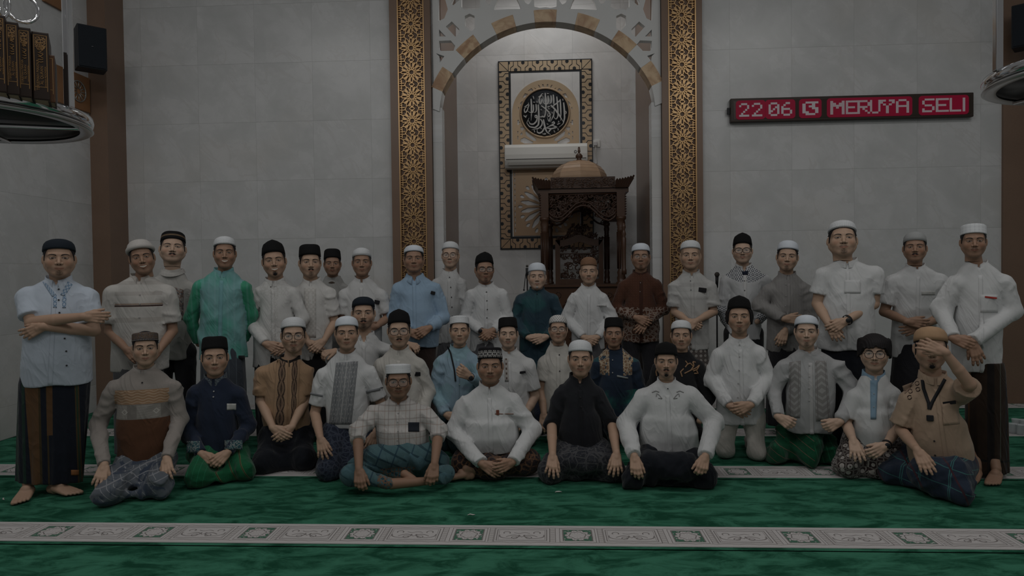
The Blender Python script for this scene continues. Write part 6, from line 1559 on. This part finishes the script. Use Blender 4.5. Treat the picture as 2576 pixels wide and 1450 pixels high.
# K10 white suit kneeling upright
p = Person('person kneeling upright in all white, long hair and black cap, hands crossed', 5.35, (1860, 798), 838, (1790, 876, 1928, 874), (1802, 1930, 1068),
    L=dict(e=(1788, 955, .0), w=(1836, 1022, -.18), t=(1888, 1050, -.22), curl=.4), R=dict(e=(1934, 950, .0), w=(1888, 1020, -.22), t=(1840, 1040, -.28), curl=.5), res=.009, tone=T1, fw=1.0, col=860, bagg=1.08)
p.shirt(C_white); p.collar(C_white, gap=8); p.hair(style='long'); p.cap('peak', K_vel, h=.95, z0=.050, w=1.02); p.facial('small_goatee')
p.buttons([(1860, 868), (1860, 898), (1859, 932), (1857, 965), (1856, 1000)], B_pearl, .005)
p.lower('upright', cloth('cream_trousers', (.50, .475, .44)), name='trousers', kn=(1826, 1160, 1908, 1166), amp=.007)
# K11 grey embroidered, green sarong
p = Person('person in light grey shirt with two woven chest bands and green sarong', 5.2, (2029, 836), 874, (1955, 905, 2128, 908), (1978, 2100, 1090),
    L=dict(e=(1946, 985, .0), w=(1958, 1050, -.2), t=(1990, 1072, -.24), curl=1.3, spread=.02), R=dict(e=(2146, 985, .0), w=(2112, 1062, -.2), t=(2076, 1080, -.24), curl=1.3, spread=.02), res=.009, tone=T5, fw=1.0, col=892, fat=1.05)
p.shirt(cloth('light_grey_cotton', (.36, .365, .37)), vn=.02); p.collar(cloth('light_grey_collar', (.42, .42, .42)), gap=15); p.cap('kufi', K_bluew, z0=.048, tilt=10, w=1.02); p.hair(); p.facial('small_goatee')
wb_ = pm('woven_chevron_band', (.235, .23, .225), lambda M, x, y, z, s: [((((y.abs()+x.abs()*.9)*130).sin().gt(.3)), (.32, .32, .315)), ((x.abs()-.028).abs().lt(.002), (.18, .17, .17))])
p.patch('woven_band', [(1985, 912), (2014, 908), (2012, 1052), (1983, 1050)], wb_, nu=8, nv=22); p.patch('woven_band', [(2050, 908), (2078, 908), (2090, 1058), (2052, 1060)], wb_, nu=8, nv=22); p.buttons([(2036, 920), (2036, 948), (2035, 977), (2035, 1008)], B_pearl, .005)
m_gs = cloth('green_striped_sarong', (.008, .075, .035), lambda M, x, y, z, s: [(((x*22+z*6).fr().lt(.14))*x.gt(.0), (.02, .14, .07)), (((x*.8+z*1.2)*12).fr().lt(.08)*x.lt(.0), (.14, .10, .07)), (M.noise(6).gt(.6), (.012, .12, .055))])
p.lower('kneel', m_gs, kn=(1955, 1178, 2105, 1180), amp=.018, res=.010)
# ================================================================== BACK ROW, STANDING
m_lbw = cloth('pale_blue_white_cotton', (.48, .54, .62))
p = Person('standing person with folded arms, pale blue shirt and striped sarong, far left', 4.5, (148, 650), 697, (42, 727, 245, 727), (42, 226, 970), sleeve='S',
    L=dict(e=(80, 812, -.10), w=(212, 797, -.25), t=(266, 800, -.26), curl=.55, spread=.05), R=dict(e=(236, 832, -.08), w=(108, 822, -.17), t=(58, 845, -.15), curl=.3, spread=.14, side=1), res=.009, tone=T1, fat=1.15, fw=1.05, jf=.08, col=712, armscale=1.1, bagg=1.12, foldamp=.007)
p.shirt(m_lbw, vn=.035, belly=.01); p.collar(m_lbw, gap=18); p.cap('kufi', K_navy, z0=.050, tilt=6, w=1.03, h=.95); p.hair(); p.facial('small_goatee')
dm_ = pm('blue_diamond_embroidery', (.40, .47, .56), lambda M, x, y, z, s: [(((((x+y)*110).sin().abs()).mn(((x-y)*110).sin().abs())).lt(.35), (.13, .22, .34))])
p.patch('embroidery', [(106, 708), (118, 714), (142, 742), (132, 748)], dm_, nu=5, nv=8, off=.003); p.patch('embroidery', [(134, 745), (143, 742), (143, 775), (134, 775)], dm_, nu=3, nv=8, off=.003); p.patch('embroidery', [(183, 716), (171, 708), (152, 742), (162, 746)], dm_, nu=5, nv=8, off=.003); p.patch('embroidery', [(157, 748), (167, 744), (166, 775), (157, 775)], dm_, nu=3, nv=8, off=.003)
p.buttons([(148, 728), (148, 755), (150, 787), (163, 852), (167, 884), (168, 920)], B_dark)
DK, BR, GN = (.012, .015, .024), (.115, .062, .030), (.016, .040, .030)
m_s1 = cloth('brown_and_navy_striped_sarong', DK, lambda M, x, y, z, s: [(x.lt(-.14)*((x*120).sin().gt(.3)), GN), ((x+z*.045).gt(-.150)*x.lt(-.098), BR), ((x).band(-.10, -.045)*((x*110).sin().gt(.2)), (.055, .04, .02)), ((x-z*.01).band(-.060, -.025)*z.gt(.42), BR), ((x-.112).abs().lt(.004)+(x-.128).abs().lt(.004), (.07, .05, .025)), ((x-.120).abs().lt(.004), (.025, .05, .03))])
def feet(p, specs):
    cc = (p.HL[0]+p.HRt[0])/2
    for hx, hy, tx, ty, side, s_ in specs:
        h, t = p.fl(hx, hy)+(0, 0, .006), p.fl(tx, ty)+(0, 0, .006); V, F = mesh_prims(foot_prims(h, t, side, s_, leg=np.array([h[0]*.75+cc*.25, .0, .26]))+[((h[0]*.75+cc*.25, .0, .26), (h[0]*.5+cc*.5, .02, p.zh+.12), .05, .075)], .005); addbody(p, V, F)
p.lower('stand', m_s1, top=(44, 226, 968), bot=(42, 206, 1213), res=.010, amp=.010)
feet(p, [(76, 1246, 28, 1288, -1, 1.05), (130, 1243, 224, 1251, 1, 1.05)])
p.patch('woven_label', [(179, 1183), (199, 1183), (199, 1196), (179, 1196)], plain('label_brown', (.30, .13, .05), .8), nu=3, nv=3, f=p.lf)
# S2
m_s2 = cloth('cream_striped_cotton', (.50, .485, .46), lambda M, x, y, z, s: [(z.band(S2z(772), S2z(768))*s.lt(.5), (.06, .035, .03)), ((z.band(S2z(767), S2z(764)))*s.lt(.5), (.28, .20, .15)), ((((z*75).sin().gt(.4))*(z.gt(S2z(762)))*s.lt(.5))*.5, (.36, .33, .31)), ((((z*34).sin().gt(.8))*(z.band(S2z(815), S2z(775)))*s.lt(.5))*.5, (.36, .33, .30))])
p = Person('smiling person in cream shirt with thin dark chest stripe and fluffy white cap', 5.2, (356, 648), 690, (262, 722, 442, 720), (268, 418, 935), sleeve='S', smile=True, hr=-9,
    L=dict(e=(276, 835, .0), w=(318, 880, -.16), t=(345, 905, -.2)), R=dict(e=(435, 833, .0), w=(398, 885, -.16), t=(375, 905, -.2)), tone=T3, fw=.94, col=704, bagg=1.1)
p.shirt(m_s2, vn=.04); p.collar(cloth('cream_collar_piped', (.42, .39, .36)), gap=16, plk=False); p.hair(.01); p.cap('cloche', K_fluff, z0=.050, tilt=10, h=.95); p.buttons([(352, 742), (352, 765), (351, 799)], B_pearl, .005); p.lower('stand', cloth('grey_sarong', (.12, .12, .13)))
# S3
p = Person('heavy moustached person in printed off-white t-shirt and gold-striped black cap', 5.75, (434, 621), 659, (375, 700, 490, 708), (385, 480, 905), sleeve='S',
    L=dict(e=(372, 800, .05), w=(385, 860, .1)), R=dict(e=(492, 795, .1), w=(470, 850, .15)), tone=T5, fw=1.12, jf=.18, fat=1.15, hp=-6, hr=3, col=684)
m_s3 = cloth('off_white_jersey', (.44, .43, .41)); p.shirt(m_s3, belly=.02); p.collar(m_s3, kind='tee'); p.hair(.01); p.cap('peci', K_line, h=.72, z0=.052, tilt=8); p.facial('moustache')
p.patch('shirt_print', [(425, 718), (462, 730), (462, 805), (440, 805)], pm('grey_print', (.30, .29, .28), lambda M, x, y, z, s: [(M.noise(28, 3).gt(.52), (.10, .10, .11)), (M.voro(40, None, 'DISTANCE_TO_EDGE').lt(.06), (.20, .12, .09))]), nu=6, nv=12); p.lower('legs', C_dktr, name='trousers')
# S4
m_grn = cloth('teal_green_satin', (.17, .36, .36), lambda M, x, y, z, s: [(s.gt(.5)*.85, (.025, .26, .13)), (M.noise(3.2, 2).ss(.5, .62)*.6, (.06, .33, .24)), (((x*130).sin().gt(.6))*.15, (.30, .42, .48))], rough=.5)
p = Person('smiling person in shiny teal-green shirt and small white cap, hands behind', 5.5, (565, 636), 675, (485, 706, 630, 706), (492, 620, 906), smile=True,
    L=dict(e=(480, 800, .06), w=(500, 866, .12)), R=dict(e=(628, 790, .08), w=(614, 860, .16)), tone=T3, fw=.93, col=688)
p.shirt(m_grn, vn=.02); p.collar(cloth('teal_collar', (.17, .36, .38)), gap=8); p.cap('kufi', K_white, z0=.056, h=.9, tilt=7); p.hair(); p.lower('stand', cloth('blue_grey_sarong', (.055, .065, .08), lambda M, x, y, z, s: [((x*18).fr().lt(.1), (.09, .11, .13))]))
p.rect('woven_label', 600, 895, 616, 904, C_black, nu=3, nv=2)
# S5
m_s5 = cloth('white_embroidered_koko', (.55, .55, .54), lambda M, x, y, z, s: [(((M.voro(45, None, 'DISTANCE_TO_EDGE').lt(.06))*x.abs().lt(.035)*s.lt(.5))*.6, (.40, .39, .37)), (((M.voro(36, None, 'DISTANCE_TO_EDGE').lt(.07))*z.gt(S5z(745))*x.abs().lt(.12))*.5, (.42, .41, .40))])
p = Person('smiling goateed person in white embroidered shirt and black cap beside the teal-green shirt', 5.75, (689, 656), 697, (634, 722, 752, 722), (628, 756, 925), smile=True, hr=-4,
    L=dict(e=(622, 805, .0), w=(668, 866, -.17), t=(708, 885, -.2), sl='L'), R=dict(e=(762, 800, .0), w=(725, 866, -.15), t=(690, 890, -.2)), tone=T1, col=712)
p.shirt(m_s5); p.collar(m_s5, gap=7); p.cap('peak', K_vel, h=.95, z0=.050); p.hair(.01); p.facial('goatee'); p.buttons([(681, 722)], B_brown, .004); p.lower('stand', C_blksar)
# S6
p = Person('standing person in white short-sleeved shirt and flat black cap, behind the tan shirt', 5.95, (782, 660), 697, (732, 724, 842, 722), (742, 835, 905), sleeve='S',
    L=dict(e=(745, 812, .0), w=(776, 862, -.15), t=(812, 890, -.2), curl=.5), R=dict(e=(842, 812, .0), w=(815, 858, -.17), t=(785, 885, -.22), curl=.5), tone=T2, fw=1.0, jf=.05, hy=5, col=712)
m_s6 = cloth('white_embossed_cotton', (.55, .545, .53)); p.shirt(m_s6, vn=.02); p.collar(m_s6, gap=10); p.cap('peci', K_vel, h=.95, z0=.052, tilt=6, w=1.02); p.hair(); p.facial('moustache', 'small_goatee')
p.patch('patterned_panel', [(765, 725), (795, 725), (795, 850), (765, 850)], pm('cream_lace_panel', (.46, .45, .43), lambda M, x, y, z, s: [(((x*170).sin()*(y*150).sin()).gt(.2), (.52, .51, .49))]), nu=6, nv=12, off=.003); p.lower('stand', C_black)
# S7
p = Person('person in grey t-shirt with dark neck trim and flat black cap, mostly hidden', 6.5, (836, 664), 694, (795, 716, 882, 716), (805, 872, 905), sleeve='S', tone=T3, fw=.97, col=702)
m_s7 = cloth('light_grey_jersey', (.33, .33, .32)); p.shirt(m_s7); p.collar(cloth('dark_brown_rib', (.06, .045, .035)), kind='tee'); p.cap('peci', K_vel, h=1.0, z0=.050, w=1.02); p.hair(); p.facial('thin_moustache'); p.lower('legs', C_dktr, name='trousers')
# S8
p = Person('older standing person in plain white short-sleeved shirt, left of the light blue shirt', 6.1, (910, 660), 694, (852, 728, 974, 728), (862, 962, 905), sleeve='S',
    L=dict(e=(860, 805, .0), w=(905, 820, -.14), t=(945, 822, -.18), curl=.5), R=dict(e=(976, 800, .0), w=(946, 822, -.16), t=(915, 830, -.2), curl=.5), tone=T3, fw=.97, col=708)
p.shirt(C_white2, vn=.04); p.collar(C_white2, gap=12); p.cap('beanie', K_white, z0=.052, tilt=8, h=.9); p.hair(color=(.05, .05, .05)); p.item('phone', 946, 760, .065, .036, P_blk, 'black phone clipped on the pocket of the older man left of the light blue shirt', 'phone', rot=14); p.lower('stand', C_char)
# S9
p = Person('chubby standing person in light blue shirt with open folded collar, small white cap', 6.15, (1041, 651), 684, (986, 714, 1108, 712), (986, 1106, 874),
    L=dict(e=(990, 800, .0), w=(1030, 836, -.2), t=(1068, 850, -.24), curl=.8), R=dict(e=(1116, 800, .0), w=(1080, 826, -.2), t=(1046, 848, -.26), curl=.8), tone=T3, fw=1.08, jf=.12, fat=1.2, col=700, bagg=1.1)
m_s9 = cloth('light_blue_shirt_cloth', (.27, .38, .50)); p.shirt(m_s9, vn=.05, belly=.03); p.collar(m_s9, kind='fold', gap=20, h=.022); p.cap('kufi', K_bluew, z0=.056, h=.85, tilt=8); p.hair(); p.item('phone', 1088, 737, .050, .030, P_blk, 'dark phone in the pocket of the light blue shirt', 'phone', rot=15); p.lower('legs', cloth('brown_trousers', (.045, .03, .026)), name='trousers')
# S10
p = Person('standing person with glasses and white cap, white shirt, right of the light blue shirt', 6.7, (1131, 642), 673, (1088, 700, 1172, 700), (1098, 1166, 865),
    L=dict(e=(1088, 780, .0), w=(1098, 820, -.1)), R=dict(e=(1176, 780, .0), w=(1160, 830, .05)), tone=T5, fw=.98, hy=-5, col=688)
p.shirt(C_white2); p.collar(C_white2, gap=8); p.cap('kufi', K_white, z0=.054, tilt=9); p.glasses(r=.021, rz=.018); p.buttons([(1131, 698), (1134, 723), (1136, 748), (1137, 773), (1138, 796)], B_dark); p.lower('stand', cloth('grey_sarong', (.12, .12, .13)))
# S11
p = Person('standing person with glasses and black cap in white dark-buttoned shirt, left of the pulpit', 6.5, (1222, 678), 711, (1172, 730, 1276, 728), (1178, 1272, 885),
    L=dict(e=(1168, 803, .0), w=(1212, 834, -.17), t=(1246, 852, -.2), curl=.6), R=dict(e=(1278, 800, .0), w=(1240, 832, -.17), t=(1210, 858, -.22), curl=.6), tone=T3, hy=8, col=722)
p.shirt(C_white); p.collar(C_white, gap=6); p.cap('peak', K_vel, h=.95, z0=.052); p.hair(); p.glasses(r=.0225, rz=.0165, t=.0019, square=2.8); p.facial('small_goatee'); p.buttons([(1224, 735), (1225, 757), (1226, 779), (1225, 800)], B_dark); p.watch(-1, plain('steel', (.4, .4, .42), .3, .8)); p.lower('stand', cloth('grey_sarong', (.12, .12, .13)))
# S12 elderly
m_s12 = cloth('dark_teal_robe', (.022, .048, .068), lambda M, x, y, z, s: [(M.noise(4, 2).ss(.48, .62)*.6, (.02, .095, .095)), ((x.abs().lt(.002))*.6, (.01, .02, .03))], rough=.55)
p = Person('elderly person with white goatee in a dark teal robe and white cap', 6.55, (1351, 697), 728, (1296, 740, 1405, 740), (1302, 1402, 885),
    L=dict(e=(1294, 808, .0), w=(1330, 850, -.17), t=(1366, 858, -.2), curl=.5), R=dict(e=(1410, 806, .0), w=(1374, 848, -.17), t=(1338, 862, -.22), curl=.5), tone=T5, fw=1.02, smile=False, col=738)
p.shirt(m_s12); p.collar(m_s12, gap=6); p.cap('kufi', K_bluew, z0=.052, tilt=5, h=1.1); p.hair(color=(.30, .30, .30)); p.facial('small_goatee', 'thin_moustache', color=(.32, .32, .31)); p.buttons([(1351, 740)], B_dark); p.lower('stand', m_s12)
# S13
p = Person('standing person in white shirt with ribbed brown cap, before the pulpit seat', 6.5, (1481, 684), 715, (1430, 738, 1530, 738), (1438, 1524, 882),
    L=dict(e=(1424, 803, .0), w=(1468, 850, -.17), t=(1502, 868, -.2), curl=.7), R=dict(e=(1540, 800, .0), w=(1502, 850, -.17), t=(1470, 866, -.2), curl=.7), tone=T2, fw=.97, col=726)
p.shirt(C_white); p.collar(C_white, gap=7); p.cap('kufi', K_brown, z0=.056, tilt=5, h=1.12, w=.97); p.facial('thin_moustache'); p.rect('pocket', 1502, 766, 1526, 772, C_white2, nu=4, nv=2, off=.003); p.lower('stand', cloth('grey_sarong', (.12, .12, .13)))
# S14
bcol = (.075, .032, .020); m_s14 = cloth('brown_batik_shirt', bcol, lambda M, x, y, z, s: [((((x+z)*130).sin()*((x-z)*130).sin()).gt(.55)*.5, (.10, .045, .028)), ((z.lt(S14z(775)))*(M.voro(26, None, 'DISTANCE_TO_EDGE').lt(.10)), (.24, .19, .16)), ((z.lt(S14z(785)))*(M.voro(40).lt(.2)), (.20, .12, .07)), ((z.lt(S14z(800)))*(M.noise(16, 3, None, .5, 2)-.5).abs().lt(.02), (.26, .21, .18))])
p = Person('standing person in brown shirt with pale batik on sleeves and waist', 6.6, (1612, 646), 678, (1555, 706, 1664, 704), (1562, 1662, 862),
    L=dict(e=(1548, 776, .0), w=(1600, 800, -.19), t=(1640, 820, -.2), curl=.4, spread=.15), R=dict(e=(1672, 776, .0), w=(1628, 808, -.16), t=(1600, 845, -.2), curl=.3, spread=.2), tone=T3, fw=1.0, col=692, jf=.04)
p.shirt(m_s14); p.collar(cloth('dark_brown_collar', (.05, .022, .015)), gap=12, h=.03); p.cap('kufi', K_bluew, z0=.052, tilt=5, h=.98); p.hair(); p.glasses(r=.0215, rz=.0145, t=.0012, color=(.12, .08, .05)); p.facial('small_goatee'); p.buttons([(1611, 712), (1610, 734)], B_pearl, .004); p.lower('legs', C_dktr, name='trousers')
# S15
m_s15 = cloth('grey_white_striped_shirt', (.43, .43, .42), lambda M, x, y, z, s: [((((z*52).sin().gt(.55))*(z.gt(S15z(765)))*(s.lt(.5)))*.6, (.34, .335, .33)), ((((z*26).sin().gt(.8))*(s.lt(.5)))*.4, (.52, .52, .51))])
p = Person('older person in striped grey-white short-sleeved shirt before the right gilded panel', 6.3, (1737, 643), 677, (1682, 710, 1802, 708), (1700, 1786, 882), sleeve='S',
    L=dict(e=(1698, 785, .0), w=(1730, 808, -.17), t=(1756, 825, -.2), curl=.9), R=dict(e=(1795, 785, .0), w=(1752, 808, -.19), t=(1728, 828, -.24), curl=.9), tone=T2, fw=1.04, jf=.06, col=692, bagg=1.1)
p.shirt(m_s15, vn=.03); p.collar(m_s15, gap=14); p.cap('kufi', K_white, z0=.058, tilt=6); p.item('phone', 1767, 730, .070, .042, P_blk, 'black phone in the pocket of the striped grey-white shirt', 'phone', rot=8); p.buttons([(1737, 707), (1738, 730)], B_dark, .004)
p.lower('stand', cloth('diamond_batik_sarong', (.10, .085, .08), lambda M, x, y, z, s: [((((x+z)*75).sin()*((x-z)*75).sin()).gt(.3), (.30, .28, .26))]))
# S16
def yoke(M, x, y, z, s):
    g = (((x+z)*85).sin().abs()).mn(((x-z)*85).sin().abs()); d = (((x+z)*85).sin()*((x-z)*85).sin())
    reg = (z-x.sq()*2.2).gt(S16z(712))*s.lt(.9)+s.gt(.5)*z.lt(S16z(772))
    return [(reg.mn(1)*(d.band(.12, .62)+d.lt(-.80)).mn(1), (.015, .02, .04))]
p = Person('person in white shirt with black diamond-patterned yoke, black glasses and cap', 6.5, (1868, 630), 662, (1812, 694, 1940, 692), (1826, 1920, 857),
    L=dict(e=(1816, 780, .0), w=(1840, 830, .0)), R=dict(e=(1940, 775, .02), w=(1905, 810, -.12)), tone=T5, fw=1.04, jf=.06, col=675)
p.shirt(cloth('yoke_patterned_shirt', (.47, .48, .49), yoke), vn=.05); p.collar(C_white2, gap=22); p.cap('peak', K_vel, h=1.02, z0=.052); p.hair(); p.glasses(r=.024, rz=.019, t=.0022, square=3); p.facial('thin_moustache'); p.buttons([(1873, 707), (1873, 731)], B_dark, .005)
p.patch('undershirt', [(1866, 682), (1883, 682), (1880, 692), (1868, 692)], C_navy, nu=3, nv=3, off=.004); p.lower('legs', C_dktr, name='trousers')
# S17
m_s17 = cloth('grey_satin_shirt', (.215, .21, .205), lambda M, x, y, z, s: [(((x*44).fr().lt(.25))*.3, (.26, .255, .25))], rough=.5)
p = Person('standing person in plain grey long-sleeved shirt and white cap', 6.15, (1981, 646), 681, (1918, 716, 2042, 714), (1930, 2030, 886), hr=4,
    L=dict(e=(1908, 768, .0), w=(1974, 803, -.19), t=(2022, 805, -.2), curl=.6), R=dict(e=(2040, 805, .0), w=(1975, 832, -.15), t=(1966, 862, -.18), curl=.5, n=(0, -1, 0)), tone=T2, fw=1.02, col=697, bagg=1.08)
p.shirt(m_s17); p.collar(m_s17, gap=15); p.cap('kufi', K_bluew, z0=.058, tilt=7, h=1.05); p.hair(.01); p.facial('small_goatee'); p.buttons([(1977, 716), (1977, 745), (1976, 770)], B_pearl, .004); p.lower('stand', C_dktr)
# S18
p = Person('big standing person with black wristwatch, white short-sleeved shirt and white cap', 5.45, (2122, 598), 643, (2050, 675, 2222, 672), (2058, 2206, 882), sleeve='S',
    L=dict(e=(2056, 765, .0), w=(2084, 815, -.18), t=(2112, 858, -.22), curl=.4, spread=.15), R=dict(e=(2198, 765, .0), w=(2128, 808, -.20), t=(2075, 838, -.24), curl=.4), tone=T2, fw=1.08, jf=.12, fat=1.2, hp=-8, hy=4, col=664, armscale=1.1, bagg=1.12)
p.shirt(C_white, belly=.02, vn=.02, slen=.66); p.collar(C_white, gap=9); p.cap('kufi', K_white, z0=.062, h=.85, tilt=6); p.hair(.01); p.facial('thin_moustache', 'small_goatee'); p.rect('pocket', 2124, 705, 2165, 738, C_white, nu=6, nv=6, off=.004); p.watch(1, r=.034); p.lower('stand', C_blksar)
# S19
p = Person('moustached standing person in white short-sleeved shirt and grey skullcap', 5.6, (2302, 622), 658, (2226, 694, 2386, 690), (2242, 2360, 900), sleeve='S',
    L=dict(e=(2224, 785, .0), w=(2284, 810, -.20), t=(2340, 818, -.22), curl=.5), R=dict(e=(2378, 790, .0), w=(2318, 822, -.15), t=(2264, 838, -.18), curl=.35, spread=.15), tone=T3, fw=1.02, jf=.04, col=678, bagg=1.1, hp=-3)
p.shirt(C_white, vn=.025, slen=.74); p.collar(C_white, gap=9); p.cap('beanie', K_gray, z0=.050, tilt=7); p.hair(.01); p.facial('moustache'); p.rect('pocket', 2318, 733, 2352, 742, C_grayw, nu=5, nv=3, off=.004); p.lower('stand', C_dktr)
# S20
p = Person('tall barefoot person at far right, white shirt with red pen, brown striped sarong', 4.95, (2452, 607), 648, (2380, 696, 2552, 694), (2398, 2532, 938),
    L=dict(e=(2366, 778, .0), w=(2398, 852, -.20), t=(2440, 868, -.24), curl=.7, spread=.05), R=dict(e=(2545, 785, .0), w=(2446, 862, -.22), t=(2468, 918, -.24), curl=.3, spread=.15, n=(0, -1, 0)), res=.009, tone=T3, fw=.95, col=672, bagg=1.1, hy=4)
p.shirt(C_white, vn=.03); p.collar(C_white, gap=10); p.cap('tall', K_emb, h=1.08, z0=.050, tilt=5); p.hair(); p.facial('thin_moustache'); p.rect('pocket', 2466, 742, 2510, 786, C_white, nu=6, nv=6, off=.005)
p.item('pen', 2492, 749, .070, .012, plain('red_pen', (.32, .03, .02), .4), 'red pen clipped across the breast pocket of the tall man at the right', 'pen', rot=8)
SB = (.032, .020, .014)
p.lower('stand', cloth('brown_pinstriped_sarong', SB, lambda M, x, y, z, s: [(((x*38).sin().gt(.7)), (.016, .013, .013)), ((x+.125).abs().lt(.004)+(x+.075).abs().lt(.004), (.10, .045, .02)), ((x-.10).abs().lt(.003), (.08, .085, .07)), ((x-.14).abs().lt(.003), (.02, .02, .03)), (x.lt(-.14)*((x*90).sin().gt(.3)), (.012, .014, .014)), (z.lt(.14)*z.gt(.125), (.012, .012, .012))]), top=(2436, 2532, 932), bot=(2432, 2540, 1190), amp=.006, res=.010)
feet(p, [(2508, 1208, 2482, 1240, -1, .98), (2460, 1203, 2444, 1217, 1, .92)])
